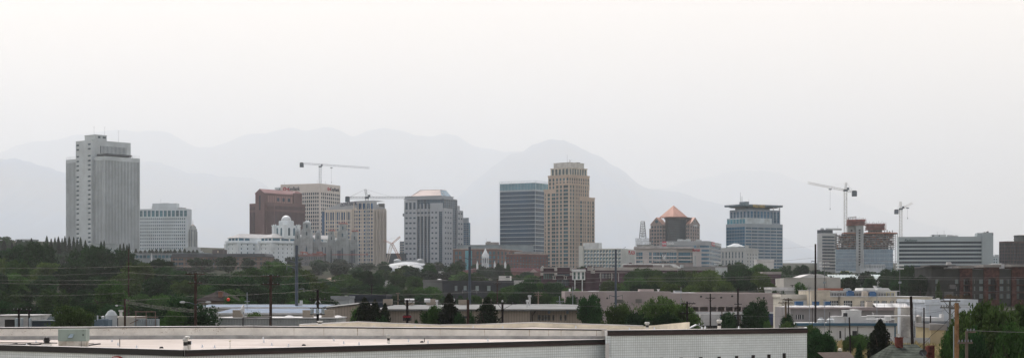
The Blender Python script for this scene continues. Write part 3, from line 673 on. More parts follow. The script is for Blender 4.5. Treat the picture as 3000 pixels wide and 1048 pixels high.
# ---- gothic temple wrapped in scaffolding
def temple():
    b = Bld('temple', 'grey granite gothic church with six towers wrapped in scaffolding and netting', 'church', 858, 1052, None, 1640, 3, 22)
    st = mat('temple_granite', (0.42,0.44,0.44), 0.85, 0.12, 0.15, fine=0.1); gl = GLASS('temple_glass', (0.05,0.07,0.08), 0.3)
    U = b.uF
    def tower(p0, p1, y, tiers, red):
        m = M(); x0, x1 = U(p0), U(p1); cx = (x0+x1)/2; w = (x1-x0)/2
        zs = b.z
        # tiers: (scale, py bottom, py top)
        for sc, pb, pt_ in tiers:
            h = w*sc; m.box(cx-h, y+w-h, zs(pb) if pb else 0, cx+h, y+w+h, zs(pt_))
            m.box(cx-h-0.35, y+w-h-0.35, zs(pt_)-0.9, cx+h+0.35, y+w+h+0.35, zs(pt_)-0.2)
            for sx in (-1, 1):
                bx = cx+sx*h; m.box(bx-0.7, y+w-h-0.9, zs(pb) if pb else 0, bx+0.7, y+w-h+0.4, zs(pt_+3)); m.prism([(bx-0.7, y+w-h-0.9), (bx+0.7, y+w-h-0.9), (bx+0.7, y+w-h+0.4), (bx-0.7, y+w-h+0.4)], zs(pt_+3), zs(pt_-3), s1=0.08)
            for q in (-0.33, 0.33): m.box(cx+h*q-0.25, y+w-h-0.5, zs(pb) if pb else 0, cx+h*q+0.25, y+w-h, zs(pt_+2))
        m.build('tower', st, b.o)
        m = M(); n = 0
        for sc, pb, pt_ in tiers:
            h = w*sc; hh = (zs(pt_)-(zs(pb) if pb else zs(790))); 
            for q in (0,):
                m.face([(cx+q-0.8, y+w-h-0.04, zs(pt_)-hh*0.75), (cx+q+0.8, y+w-h-0.04, zs(pt_)-hh*0.75), (cx+q+0.8, y+w-h-0.04, zs(pt_)-hh*0.35), (cx+q, y+w-h-0.04, zs(pt_)-hh*0.25), (cx+q-0.8, y+w-h-0.04, zs(pt_)-hh*0.35)])
        m.build('lancet_window', gl, b.o)
        m = M(); t = tiers[-1]; h = w*t[0]; zt = zs(t[2])
        m.prism([(cx-h, y+w-h), (cx+h, y+w-h), (cx+h, y+w+h), (cx-h, y+w+h)], zt, zt+2.2, s1=0.35)
        m.build('pinnacle', st, b.o)
        if red:
            m = M(); m.box(cx-h-1.2, y+w-h-1.2, zt+0.8, cx+h+1.2, y+w+h+1.2, zt+1.8); rail(m, [(cx-h-1.2, y+w-h-1.2, zt+1.8), (cx+h+1.2, y+w-h-1.2, zt+1.8)], 1.2, 1.5, 0.1); m.build('safety_netting', mat('orange_net', (0.40,0.13,0.11), 0.8), b.o)
        # scaffold round the upper part
        m = M(); h = w*tiers[0][0]+1.3; zt2 = zs(tiers[-1][2])+1.5
        for i in range(5):
            x = cx-h+2*h*i/4; m.bar((x, y+w-h, zs(795)), (x, y+w-h, zt2 if i in (1,2,3) else zs(tiers[0][2]-6)), 0.1)
        z = zs(795)
        while z < zt2: hw = h if z < zs(tiers[0][2]-6) else h*0.6; m.bar((cx-hw, y+w-h, z), (cx+hw, y+w-h, z), 0.09); z += 2.1
        m.build('scaffold', mat('scaffold_steel', (0.22,0.24,0.25), 0.5), b.o)
    # outlines (east end behind, west end in front)
    tower(858, 874, 10, [(1.0, None, 703), (0.72, 703, 682), (0.5, 682, 674)], False)
    tower(878, 911, 6, [(1.0, None, 693), (0.8, 693, 671), (0.55, 671, 650)], False)
    tower(918, 935, 10, [(1.0, None, 703), (0.75, 703, 684), (0.5, 684, 677)], False)
    tower(960, 981, 0, [(1.0, None, 706), (0.75, 706, 688), (0.5, 688, 678)], True)
    tower(988, 1021, -4, [(1.0, None, 700), (0.8, 700, 676), (0.5, 676, 658)], True)
    tower(1028, 1048, 0, [(1.0, None, 706), (0.75, 706, 686), (0.5, 686, 680)], True)
    m = M(); b.body(m, U(874), U(1030), 12, 30, 0, b.z(712), F_=dict(cols=even(U(878), U(1026), 16, 0.3), rows=[(b.z(742), b.z(722)), (b.z(775), b.z(752))], gm=gl, dep=0.4))
    m.box(U(874), 11.5, b.z(748), U(1030), 11.99, b.z(746))
    m.build('nave', st, b.o)
    m = M(); m.box(U(876), 11, b.z(712), U(1030), 31, b.z(708)); n = 30
    for i in range(n): x = U(876)+(U(1030)-U(876))*i/n; m.box(x, 10.9, b.z(708), x+0.9, 11.6, b.z(705.5))
    m.build('battlement', st, b.o)
    # low front range under wraps
    m = M(); b.body(m, U(874), U(952), -8, 6, 0, b.z(745), F_=dict(cols=even(U(876), U(950), 14, 0.45), rows=[(b.z(776), b.z(768)), (b.z(760), b.z(752))], gm=gl, dep=0.4)); m.build('annex', mat('annex_brown', (0.24,0.22,0.22)), b.o)
    m = M(); x0 = U(872); x1 = U(953); z0 = b.z(745)
    rnd = random.Random(4)
    for i in range(26):
        x = x0+(x1-x0)*i/26; w = 2.0+rnd.random()*2; zz = z0+rnd.random()*2.6*(0.5+0.5*math.sin(i*0.4)); m.box(x, -9, z0-0.5, x+w, -3+rnd.random()*6, zz+0.5, rnd.choice((0,0,1)))
    m.box(x0, -9.3, b.z(749.5), x1, -9.1, b.z(747))
    m.build('site_netting', [mat('orange_net', (0.40,0.13,0.11)), mat('site_white', (0.6,0.6,0.58))], b.o)
    m = M(); m.box(U(975), -7, b.z(746.4), U(1082), -6.8, b.z(744.4)); m.box(U(1074), -7, b.z(748), U(1080), -5, b.z(741)); m.build('edge_barrier', mat('orange_net', (0.40,0.13,0.11)), b.o)
    m = M(); xs = rng(U(872), U(953), 22)
    for x in xs: m.bar((x, -10, b.z(795)), (x, -10, b.z(742)), 0.09)
    for k in range(10): z = b.z(795)+k*2.1; m.bar((xs[0], -10, z), (xs[-1], -10, z), 0.09)
    xs = rng(U(953), U(1050), 24)
    for x in xs: m.bar((x, -6, b.z(795)), (x, -6, b.z(718)), 0.08)
    for k in range(15): z = b.z(795)+k*2.2; m.bar((xs[0], -6, z), (xs[-1], -6, z), 0.08)
    m.build('scaffold', mat('scaffold_steel', (0.22,0.24,0.25), 0.5), b.o)
    # dark openings in the shrouded bays
    m = M(); m.box(U(991), -6.2, b.z(790), U(1001), -6.1, b.z(733)); m.box(U(1028), -2.2, b.z(790), U(1036), -2.1, b.z(733)); m.split('shrouded_bay', mat('bay_dark', (0.09,0.11,0.14)), b.o)
    b.done()
temple()
# ================================================================ downtown, right half
BG = GLASS('blue_glass_b', (0.02,0.07,0.12), 0.2, 0.25)
# ---- grey postmodern tower with pale truncated roof
def crown_tower():
    b = Bld('office_tower', 'grey stone tower with blue glass strips and a pale pink truncated hip roof', 'tower', 1184, 1300, 1340, 1780, 24)
    st = mat('grey_stone', (0.35,0.365,0.39), 0.8, 0.05, 0.05); gl = GLASS('blue_glass_c', (0.035,0.048,0.065), 0.2, 0.3); ml = mat('mull_blue', (0.22,0.26,0.3), 0.6)
    U, Zp = b.uF, b.z; w, dp = b.w, b.dp; zt = Zp(581); z0 = 0
    # glass core with a fine mullion grid
    m = M(); m.box(-w+0.6, 0.6, 0, -0.6, dp-0.6, zt); core = m
    b.done
    hs = [(5, zt-0.8)]
    m = M(); b.body(m, U(1222), -0.1, 0.5, dp, 0, zt, F_=dict(cols=even(U(1222), -0.1, 9, 0.9, 0.1), rows=[(5, zt-0.8)], gm=gl, dep=0.1, hm=28, mm=ml, name='glass_wall', mull=1), R_=dict(cols=even(0.5, dp, 6, 0.92), rows=[(5, zt-0.8)], gm=gl, dep=0.1, hm=28, mm=ml, name='glass_wall', mull=1), top=1)
    m.build('core', [ml, GR], b.o)
    rows = [(Zp(634+15*i+5), Zp(634+15*i)) for i in range(-1, 12)]; r2 = [r for r in rows]
    def bay(p0, p1, top, n, out, frac=0.6, tall=None):
        m = M(); x0, x1 = U(p0, out), U(p1, out); zz = Zp(top); rr = [r for r in r2 if r[1] < zz-2]
        if tall: rr = [r for r in rr if r[1] < tall[0]-1]+[tall]
        b.body(m, x0, x1, -out, 3, 0, zz, F_=dict(cols=even(x0, x1, n, frac, 0.5), rows=rr, gm=gl, dep=0.4, mull=1, mm=ml), top=0)
        m.box(x0-0.02, -out-0.15, zz-9.5, x1+0.02, -out-0.001, zz-8.2) if not tall else None
        m.build('stone_bay', st, b.o)
    bay(1184, 1221, 584, 3, 1.5, 0.55, (Zp(611), Zp(591)))
    # three round-topped fins between glass strips
    for p in (1219, 1229.5, 1240, 1250.5):
        m = M(); x = U(p, 1.3); m.box(x, -1.3, 0, x+1.1, 0.4, Zp(597)); m.lathe(x+0.55, -0.6, [(0.75, Zp(612)), (0.75, Zp(597)), (0.3, Zp(595))], 8); m.build('fin', st, b.o)
    m = M(); x0, x1 = U(1221), U(1259); m.box(x0, -0.7, Zp(619), x1, 0.45, Zp(610)); m.box(x0, -0.7, Zp(632), x1, 0.45, Zp(625)); m.build('spandrel_band', st, b.o)
    bay(1260, 1295, 594, 3, 1.8, 0.5)
    m = M(); m.box(U(1296, 2.2), -2.2, 0, U(1299, 2.2), 0.4, Zp(612)); m.build('pier', st, b.o)
    m = M(); x0 = 0.4; b.body(m, -6, 1.6, -2.2, dp*0.55, 0, Zp(609), F_=dict(cols=even(-5.5, 1.2, 1, 0.8), rows=[(5, Zp(618))], gm=gl, dep=0.3, hm=25, mull=2, mm=ml, name='glass_wall'), R_=dict(cols=even(-1.5, dp*0.52, 3, 0.55), rows=r2[:-0 or None], gm=gl, dep=0.4, mull=1, mm=ml), top=0); m.build('stone_bay', st, b.o)
    # right wing beyond the glass
    k = (1337-1500)/F
    m = M(); ya, yb = dp*0.93, b.uR(1357, 1.6); b.body(m, -8, 1.6, ya, yb, 0, Zp(612), R_=dict(cols=even(ya, yb, 2, 0.6, 0.4), rows=r2, gm=gl, dep=0.4, mull=1, mm=ml), F_=dict(cols=[(-7,-1)], rows=r2, gm=gl, dep=0.4), top=0); m.box(-9, ya+1, Zp(612), 0.2, yb-6, Zp(598)); m.build('stone_bay', st, b.o)
    # frieze, cornice, roof
    m = M(); m.box(-w-0.3, -0.6, zt-0.5, 0.2, dp*0.95, zt+0.6); m.box(-w+0.6, 0.2, zt+0.6, -2.5, dp*0.85, Zp(573.5)); m.box(-w+0.2, -0.3, Zp(573.5), -2.2, dp*0.88, Zp(572)); n = 34
    for i in range(n): x = -w+1+(w-4)*i/n; m.box(x, 0.0, zt+1.2, x+0.9, 0.199, zt+2.2)
    m.build('frieze', st, b.o)
    rz0, rz1 = Zp(572), Zp(553.5); x0, x1 = U(1201)+0.5, -4.0; y0, y1 = 1.5, dp*0.8; a = 7.0
    m = M(); A = [(x0,y0,rz0), (x1,y0,rz0), (x1,y1,rz0), (x0,y1,rz0)]; T = [(x0+8,y0+a,rz1), (x1-5,y0+a,rz1), (x1-5,y1-a*0.5,rz1), (x0+8,y1-a*0.5,rz1)]
    m.face([A[0],A[1],T[1],T[0]], 0); m.face([A[1],A[2],T[2],T[1]], 1); m.face([A[2],A[3],T[3],T[2]], 0); m.face([A[3],A[0],T[0],T[3]], 0); m.face(T, 0)
    m.bar(A[1], T[1], 0.35, mi=0); m.bar(T[0], T[1], 0.25, mi=0); m.bar(T[1], T[2], 0.25, mi=0); m.bar(A[0], T[0], 0.35, mi=0); m.bar(((x1),y0+9,rz0), (x1-5, y0+a+2, rz1), 0.25)
    m.build('roof', [mat('pink_metal', (0.52,0.42,0.38), 0.45, 0.06, 0.1), mat('roof_glass', (0.22,0.32,0.38), 0.25)], b.o)
    antenna(b, U(1192), 2, zt, 5, arms=1); antenna(b, U(1196), 3, zt, 4, arms=2)
    m = M(); m.box(U(1176), 3, Zp(630), U(1181), 7, Zp(622)); m.box(U(1181), 4.5, Zp(627), -w, 5.5, Zp(625)); m.build('window_cleaning_cradle', mat('cradle_grey', (0.2,0.22,0.24)), b.o)
    b.done()
crown_tower()
def glass_annex():
    b = Bld('apartment_tower', 'slim glass apartment tower with a rounded corner, behind the pink-roofed tower', 'tower', 1350, 1373, 1378, 1900, 30)
    m = M(); zt = b.z(652); z1 = b.z(637)
    b.body(m, -b.w, 0, 0, b.dp, 0, zt, F_=dict(cols=even(-b.w, 0, 3, 0.92), rows=rows_even(8, zt, 20, 0.82), gm=BG, dep=0.5, mull=1, mm=mat('mull_blue', (0.22,0.26,0.3)), name='window_band'), R_=dict(cols=even(0, b.dp, 1, 0.9), rows=rows_even(8, zt, 20, 0.8), gm=GLASS('pale_corner', (0.2,0.26,0.3)), dep=0.4, name='window_band'), top=0)
    m.box(-b.w, 2, zt, b.uF(1370), b.dp-1, z1); m.build('wall', mat('annex_grey', (0.28,0.32,0.35)), b.o); b.done()
    b = Bld('apartment_block', 'narrow balconied block in the gap left of the pink-roofed tower, behind the orange crane', 'building', 1171, 1184, None, 1900, 10, 14)
    m = M(); zt = b.z(706); b.body(m, -b.w, 0, 0, 14, 0, zt, F_=dict(cols=even(-b.w, 0, 2, 0.7), rows=rows_even(4, zt, 9, 0.6), gm=BG, dep=0.6), top=0)
    for i in range(9): m.box(-b.w-0.4, -1.2, 4+(zt-4)*i/9, -b.w*0.35, -0.01, 4.4+(zt-4)*i/9)
    m.build('wall', mat('pale_render', (0.5,0.5,0.5)), b.o); b.done()
    b, _ = flat_block('dark_hall', 'dark slate-grey hall low between the cream bank tower and the pink-roofed tower', 1131, 1184, 1690, 743, 790, (0.07,0.085,0.10), 3, 20); b.done()
glass_annex()
# ---- blue glass slab
def blue_tower():
    b = Bld('office_tower', 'dark blue glass tower with thin white floor lines and a see-through pale glass crown', 'tower', 1464, 1568, 1626, 1900, 30)
    fr = mat('white_floor_edge', (0.42,0.47,0.5), 0.5, 0.04, 0.05); gl = GLASS('blue_glass_d', (0.030,0.052,0.080), 0.2, 0.22); cg = GLASS('crown_glass', (0.20,0.24,0.25), 0.2, 0.15); mm = mat('mull_steel', (0.07,0.13,0.19), 0.5)
    U, Zp = b.uF, b.z; w, dp = b.w, b.dp; zt = Zp(556); m = M()
    rows = [(Zp(559+12.25*i+10.6), Zp(559+12.25*i)) for i in range(19)]; rows = [r for r in rows if r[0] > 2]
    b.body(m, -w, 0, 0, dp, 0, zt, F_=dict(cols=[(-w+0.3, -0.3)], rows=rows, gm=gl, dep=0.5, name='window_band', mull=35, mm=mm, hm=1), R_=dict(cols=[(0.3, dp-0.3)], rows=rows, gm=gl, dep=0.5, name='window_band', mull=22, mm=mm, hm=1), top=0)
    m.build('floor_edges', fr, b.o)
    m = M(); zc = Zp(529); m.box(-w+0.4, 0.4, zt+0.2, -0.4, dp-0.4, zc-2.5); m.build('crown_glazing', cg, b.o)
    m = M()
    for i in range(25): x = -w+0.3+(w-0.6)*i/24; m.bar((x, 0.05, zt), (x, 0.05, zc), 0.16)
    for i in range(15): y = 0.3+(dp-0.6)*i/14; m.bar((-0.05, y, zt), (-0.05, y, zc), 0.16)
    for z in (zt+0.6, zc-2.2, zc): m.bar((-w, 0.05, z), (0, 0.05, z), 0.2); m.bar((-0.05, 0, z), (-0.05, dp, z), 0.2); m.bar((-w, dp, z), (0, dp, z), 0.2)
    m.bar((-w, 0.05, zt), (-w, 0.05, zc), 0.25); m.build('crown_frame', mat('steel_pale', (0.5,0.56,0.58), 0.4), b.o)
    b.done()
blue_tower()
# ---- beige stepped condominium tower
def beige_tower():
    b = Bld('apartment_tower', 'beige stepped tower, second tallest, with greenish bay windows and a flat crown', 'tower', 1594, 1668, 1741, 1800, 44)
    st = mat('beige_precast', (0.47,0.37,0.30), 0.85, 0.05, 0.05); s2 = mat('pale_cap', (0.55,0.52,0.48), 0.85); gl = GLASS('bay_glass', (0.055,0.085,0.09), 0.16, 0.35); mm = mat('mull_cream', (0.45,0.4,0.33), 0.6)
    Zp = b.z; w, dp = b.w, b.dp; m = M()
    allr = [(Zp(784-11.15*i), Zp(784-11.15*i-8.2)) for i in range(0, 28)]
    rr = lambda top: [r for r in allr if r[1] < Zp(top)-0.9 and r[0] > 1]
    UF, UR = b.uF, b.uR
    cL = lambda ps: [(UF(a), UF(c)) for a, c in ps]; cR = lambda ps: [(UR(a), UR(c)) for a, c in ps]
    def tier(x0, x1, y0, y1, top, cl, cr, z0=0, mull=1):
        m = M(); b.body(m, x0, x1, y0, y1, z0, Zp(top), F_=dict(cols=cl, rows=[r for r in rr(top) if r[0] > z0], gm=gl, dep=0.5, mull=mull, mm=mm) if cl else None, R_=dict(cols=cr, rows=[r for r in rr(top) if r[0] > z0], gm=gl, dep=0.5, mull=mull, mm=mm) if cr else None, top=0)
        for zz in (Zp(top),): m.box(x0-0.4, y0-0.4, zz-0.5, x1+0.4, y1+0.4, zz+0.9)
        m.build('tower_block', st, b.o)
    x1a = UF(1630)
    tier(-w, x1a, 0, 18, 553, cL([(1595.5,1599),(1604,1611),(1616,1627)]), None)
    # main shaft
    tier(x1a, 0, -1.2, UR(1697), 538, cL([(1631,1638),(1642,1648.5),(1652.5,1666)]), cR([(1670,1675),(1678,1683),(1687,1690),(1692,1695)]))
    tier(-w*0.85, -1.5, UR(1697), UR(1729), 539, None, cR([(1699,1703),(1705,1708),(1711,1714),(1717,1721),(1724,1727)]))
    tier(-w*0.7, 0.6, UR(1697), dp, 577, None, cR([(1697.8,1705),(1708,1711),(1713,1716),(1720,1725),(1727,1730),(1734,1739)]))
    # upper tiers
    ux0, uy1 = UF(1606, -3), UR(1727, -3)
    tier(ux0, -3, 3, uy1, 512.5, even(ux0, -3, 6, 0.55), even(3, uy1, 9, 0.55), Zp(553), 0)
    m = M(); x0 = UF(1613, -5); y1 = UR(1720, -5); z0, z1 = Zp(512.5), Zp(489.5)
    b.body(m, x0, -5, 5, y1, z0, z1, F_=dict(cols=even(x0, -5, 5, 0.6, 0.6), rows=[(z0+1.2, z1-1)], gm=gl, dep=0.6, mull=1, mm=mm), R_=dict(cols=even(5, y1, 7, 0.6, 0.6), rows=[(z0+1.2, z1-1)], gm=gl, dep=0.6, mull=1, mm=mm), top=0)
    m.box(x0-0.4, 4.6, z1-0.5, -4.6, y1+0.4, z1+0.3); m.build('lantern_tier', mat('lantern_stone', (0.52,0.46,0.39)), b.o)
    m = M(); x0 = UF(1622, -7); y1 = UR(1711, -7); m.box(x0, 7, Zp(490), -7, y1, Zp(474)); m.box(x0-0.4, 6.6, Zp(474), -6.6, y1+0.4, Zp(473))
    for i in range(1, 5): m.box(x0*(1-i/5)-7*i/5, 6.95, Zp(489), x0*(1-i/5)-7*i/5+0.15, 6.999, Zp(475))
    m.build('crown', s2, b.o)
    antenna(b, x0+16, 12, Zp(473), 9, arms=0, r=0.15); m = M(); m.bar((0,0,0), (0.4,0,2), 0.25); m.bar((0.4,0,2), (2.5,0,3.2), 0.12); m.bar((0.4,0,2), (-1,0,3.6), 0.12); m.build('roof_davit', mat('dark_metal', (0.05,0.05,0.05)), b.o, (-12, 14, Zp(473)))
    m = M(); m.box(-8-9, 22, Zp(473), -8, 27, Zp(472)+0.3); m.build('roof_hatch', mat('dark_metal', (0.05,0.05,0.05)), b.o)
    # balcony slabs in the recess
    m = M()
    for r in rr(545)[::1]:
        m.box(-0.5, UR(1683.5), r[0]-0.5, 0.9, UR(1686.5), r[0]-0.2); m.box(-0.5+0.6, UR(1730), r[0]-0.5, 1.6, dp-0.3, r[0]-0.2) if r[1] < Zp(577) else None
    m.build('balcony', st, b.o)
    b.done()
beige_tower()
# ---- plaza hotel
def plaza():
    b = Bld('hotel', 'cream slab hotel with a grid of recessed balconies and short red lettering', 'hotel', 1697, 1820, 1862, 1560, 20)
    st = mat('hotel_cream', (0.55,0.54,0.49), 0.85, 0.05, 0.06); gl = GLASS('hotel_glass', (0.12,0.17,0.18), 0.2, 0.4); s2 = mat('balcony_panel', (0.55,0.6,0.62), 0.7); U, Zp = b.uF, b.z; w, dp = b.w, b.dp
    m = M(); zt = Zp(727); rows = [(Zp(731+10.9*i+8), Zp(731+10.9*i)) for i in range(6)]; x0 = U(1709)
    cols = [(U(p), U(p+7.4)) for p in rng(1711, 1811, 12)]
    b.body(m, x0, 0, 0, dp, 0, zt, F_=dict(cols=cols, rows=rows, gm=gl, dep=1.2, mull=2, mm=mat('mull_cream', (0.45,0.4,0.33))), top=1)
    m.box(-w, -1.5, 0, x0-0.001, dp*0.6, Zp(718.5)); m.build('wall', [st, GR], b.o)
    m = M()
    for a, c in cols:
        for r in rows: m.box(a+(c-a)*0.45, -0.1, r[0]-0.2, c, 0.0-0.001, r[0]+1.1)
    o = m.build('balcony_panels', s2, b.o); o['kind'] = 'stuff'
    m = M(); m.box(U(1706), 3, zt, U(1753), 12, Zp(709.5)); m.box(U(1738), 2.94, Zp(716), U(1743), 2.99, Zp(712), 0); m.build('penthouse', mat('penthouse_white', (0.62,0.62,0.6)), b.o)
    text_part('sign', 'PLAZA', mat('plaza_red', (0.45,0.05,0.07)), b.o, 5.2, (0.1, b.uR(1841), Zp(742)), (math.pi/2, 0, math.pi/2), ext=0.2, bold=0.08, fit=b.uR(1859.5)-b.uR(1841))
    rb = M(); rb.bar((U(1826),4,zt), (U(1830),4,zt+1.6), 0.1); rb.bar((U(1830),4,zt+1.6), (U(1822),4,zt), 0.1); rb.build('roof_stay', mat('dark_metal', (0.05,0.05,0.05)), b.o)
    b.done()
plaza()
# ---- lattice letter tower over its small building
def letter_tower():
    b = Bld('bank_building', 'narrow grey building carrying rows of white letters under the lattice letter tower', 'building', 1866, 1910, None, 1700, 8, 20)
    st = mat('walker_grey', (0.45,0.44,0.42)); U, Zp = b.uF, b.z; zt = Zp(718)
    m = M(); b.body(m, -b.w, 0, 0, 20, 0, zt, F_=dict(cols=[(U(1874),U(1876)),(U(1878),U(1880))], rows=[(Zp(728),Zp(724)),(Zp(722.5),Zp(719.5))], gm=BG, dep=0.3), top=0); m.box(-b.w-0.5, -0.5, zt-0.3, 0.5, 20.5, zt+0.5); m.box(0, 3, 0, U(1936), 18, Zp(718.5)); m.build('wall', st, b.o)
    sm = mat('letter_white', (0.62,0.63,0.64), 0.5); dk = mat('sign_steel', (0.12,0.13,0.14), 0.6)
    m = M()
    for z in (Zp(716.5), Zp(706.5), Zp(698)): m.bar((U(1862), -0.8, z), (U(1908), -0.8, z), 0.18)
    for i in range(16): x = U(1862)+(U(1908)-U(1862))*i/15; m.bar((x, -0.8, zt), (x, -0.8, Zp(697)), 0.14); m.bar((x, -0.8, Zp(697)), (x+1, 2, zt), 0.1)
    m.build('sign_frame', dk, b.o)
    text_part('sign', 'CENTER', sm, b.o, 4.2, (U(1861), -1.1, Zp(716)), ext=0.2, bold=0.05, fit=U(1884)-U(1861)); text_part('sign', 'CENTER', sm, b.o, 4.0, (U(1886), -1.1, Zp(716)), ext=0.2, bold=0.05, fit=U(1908)-U(1886))
    text_part('sign', 'WALKER WALKER', sm, b.o, 2.6, (U(1865), -0.6, Zp(704.5)), ext=0.2, bold=0.05, fit=U(1901)-U(1865))
    b.done()
    t = empty('letter_tower', Vector((X(1883,1704), 1704, Z(697,1704))), 0, 'tapering steel lattice tower of stacked white letters on a grey building', 'sign')
    s_ = 1704/F; h = (697-648)*s_; m = M()
    for i in range(7):
        z0, z1 = h*i/7, h*(i+1)/7; w0, w1 = (9.5-4.5*i/7)*s_, (9.5-4.5*(i+1)/7)*s_
        for sx in (-1,1):
            for sy in (-1,1): m.bar((sx*w0, sy*w0, z0), (sx*w1, sy*w1, z1), 0.22)
            m.bar((sx*w0, -w0, z0), (-sx*w1, -w1, z1), 0.14)
        m.bar((-w1,-w1,z1), (w1,-w1,z1), 0.2); m.bar((-w1,w1,z1), (w1,w1,z1), 0.2)
    m.build('lattice', dk, t)
    for i, ch in enumerate('WALKER'):
        text_part('letter', ch, sm, t, 3.4, (0, -(9.5-0.75*i*0.8)*s_-0.3, h*(5-i)/6+0.5), ext=0.15, bold=0.1, fit=(11-0.9*(5-i)*0.8)*s_, align='CENTER')
letter_tower()
# ---- copper pyramid tower
def pyramid_tower():
    b = Bld('office_tower', 'rose granite tower with a copper pyramid roof, twin gables and a dark glass centre', 'tower', 1897, 2020, 2051, 1820, 24)
    st = mat('rose_stone', (0.31,0.245,0.225), 0.8, 0.06, 0.05, fine=0.05); gl = GLASS('dark_glass_p', (0.045,0.06,0.075), 0.15, 0.3); cu = mat('copper_pink', (0.50,0.27,0.20), 0.5, 0.08, 0.1); dk = mat('dark_curtain', (0.018,0.032,0.045), 0.3, spec=0.3)
    U, Zp = b.uF, b.z; w, dp = b.w, b.dp
    rows = [(Zp(660+10.5*i+6.5), Zp(660+10.5*i)) for i in range(9)]
    def gable(x0, x1, y0, y1, ze, za, cols, side=None, eave=None):
        m = M(); xm = (x0+x1)/2; b.body(m, x0, x1, y0, y1, 0, ze, F_=dict(cols=cols, rows=[r for r in rows if r[1] < ze], gm=gl, dep=0.5), R_=side, top=0)
        for y in (y0, y1): m.face([(x0,y,ze), (x1,y,ze), (xm+(x1-xm)*0.35,y,za-(za-ze)*0.12), (xm,y,za), (xm-(xm-x0)*0.35,y,za-(za-ze)*0.12)] if False else [(x0,y,ze), (x1,y,ze), (xm,y,za)])
        m.build('wall', st, b.o)
        m = M(); n = 20; m.face([(xm+1.9*math.cos(2*math.pi*i/n), y0-0.05, ze+(za-ze)*0.42+1.9*math.sin(2*math.pi*i/n)) for i in range(n)]); m.build('round_window', gl, b.o)
        m = M(); e = 0.4
        for sx, xx in ((-1, x0), (1, x1)): m.face([(xx+sx*e, y0-0.4, ze-0.2), (xm, y0-0.4, za+0.4), (xm, y1, za+0.4), (xx+sx*e, y1, ze-0.2)]); m.face([(xx+sx*e, y0-0.4, ze-0.7), (xm, y0-0.4, za-0.1), (xm, y1, za-0.1), (xx+sx*e, y1, ze-0.7)]); m.face([(xx+sx*e, y0-0.4, ze-0.2), (xm, y0-0.4, za+0.4), (xm, y0-0.4, za-0.1), (xx+sx*e, y0-0.4, ze-0.7)])
        m.build('gable_roof', cu, b.o)
    m = M(); b.body(m, -w, U(1907), 6, dp, 0, Zp(667), F_=dict(cols=even(-w, U(1907), 1, 0.6), rows=rows[1:], gm=gl, dep=0.5), top=0); m.build('wing', st, b.o)
    gable(U(1906, 1), U(1941, 1), -1, 14, Zp(655), Zp(635), even(U(1907, 1), U(1940, 1), 4, 0.68))
    m = M(); x0, x1 = U(1941), U(1949); b.body(m, x0, x1, 0.5, 12, 0, Zp(655), F_=dict(cols=even(x0, x1, 2, 0.7), rows=rows, gm=gl, dep=0.5), top=0); m.build('wing', st, b.o)
    # dark centre prow
    m = M(); xa, xb = U(1948), U(2009); xm = (xa+xb)/2; m.prism([(xa, 1), (xm-7, -6), (xm+7, -6), (xb, 1), (xb, 18), (xa, 18)], 0, Zp(642), 0, s1=1.0)
    for k in range(8): xx = xa+(xb-xa)*(k+0.5)/8
    for k in range(28): z = 4+(Zp(643)-4)*k/28; m.bar((xm-7, -6.03, z), (xm+7, -6.03, z), 0.05, mi=1)
    m.build('glass_centre', [dk, mat('mull_blue', (0.22,0.26,0.3))], b.o)
    m = M(); m.prism([(xa-1, 2), (xm-8, -7), (xm+8, -7), (xb+1, 2), (xb+1, 18), (xa-1, 18)], Zp(642), Zp(635.5), 0, s1=1.06); m.build('eave_band', mat('dark_eave', (0.09,0.08,0.08)), b.o)
    m = M(); x0, x1 = U(2009), U(2018); b.body(m, x0, x1, 0.5, 12, 0, Zp(655), F_=dict(cols=even(x0, x1, 2, 0.7), rows=rows, gm=gl, dep=0.5), top=0); m.build('wing', st, b.o)
    # right gable: faces right, roof slope towards the viewer
    y0, y1 = 1.0, b.uR(2050); xq = U(2018); ze, za = Zp(655), Zp(635); ym = (y0+y1)/2
    m = M(); b.body(m, xq, 0, y0, y1, 0, ze, F_=dict(cols=even(xq, 0, 1, 0.5), rows=rows, gm=gl, dep=0.5) if -xq > 1.5 else None, R_=dict(cols=even(y0, y1, 4, 0.6, 1.5), rows=rows, gm=gl, dep=0.5), top=0); m.face([(0,y0,ze), (0,y1,ze), (0,ym,za)]); m.build('wall', st, b.o)
    m = M(); n = 20; m.face([(0.06, ym+2.2*math.cos(2*math.pi*i/n), ze+(za-ze)*0.4+1.7*math.sin(2*math.pi*i/n)) for i in range(n)]); m.build('round_window', gl, b.o)
    m = M(); xl = U(2003); m.face([(0.5, y0-0.5, ze-0.3), (0.5, ym, za+0.3), (xl-6, ym, za+0.3), (xl+2, y0-0.5, ze-0.3)]); m.face([(0.5, y1+0.5, ze-0.3), (0.5, ym, za+0.3), (xl-6, ym, za+0.3), (xl+2, y1+0.5, ze-0.3)]); m.build('gable_roof', cu, b.o)
    text_part('sign', 'CHASE', mat('letter_white', (0.62,0.63,0.64)), b.o, 3.4, (0.15, ym-5.5, Zp(661)), (math.pi/2, 0, math.pi/2), ext=0.1, bold=0.05, fit=abs(b.uR(2040)-b.uR(2029)))
    # pyramid
    cx, cy = U(1973)-0.0, 12.0; ra = (2013-1932)*b.d/F*0.5; m = M(); zb, zp = Zp(635, cx, cy), Zp(601, cx, cy)
    k = (1973-1500)/F; o = b.B+b.uy*cy; cx = (k*o.y-o.x)/(b.ux.x-k*b.ux.y)
    a = ra/ (math.cos(R(45-32))*1.414) * 1.414*0.98; pts = [(cx+a*math.cos(R(t)), cy+a*math.sin(R(t))) for t in (-90+18, 18, 90+18, 180+18)]
    for i in range(4): j = (i+1) % 4; m.face([(pts[i][0], pts[i][1], zb), (pts[j][0], pts[j][1], zb), (cx, cy, zp)])
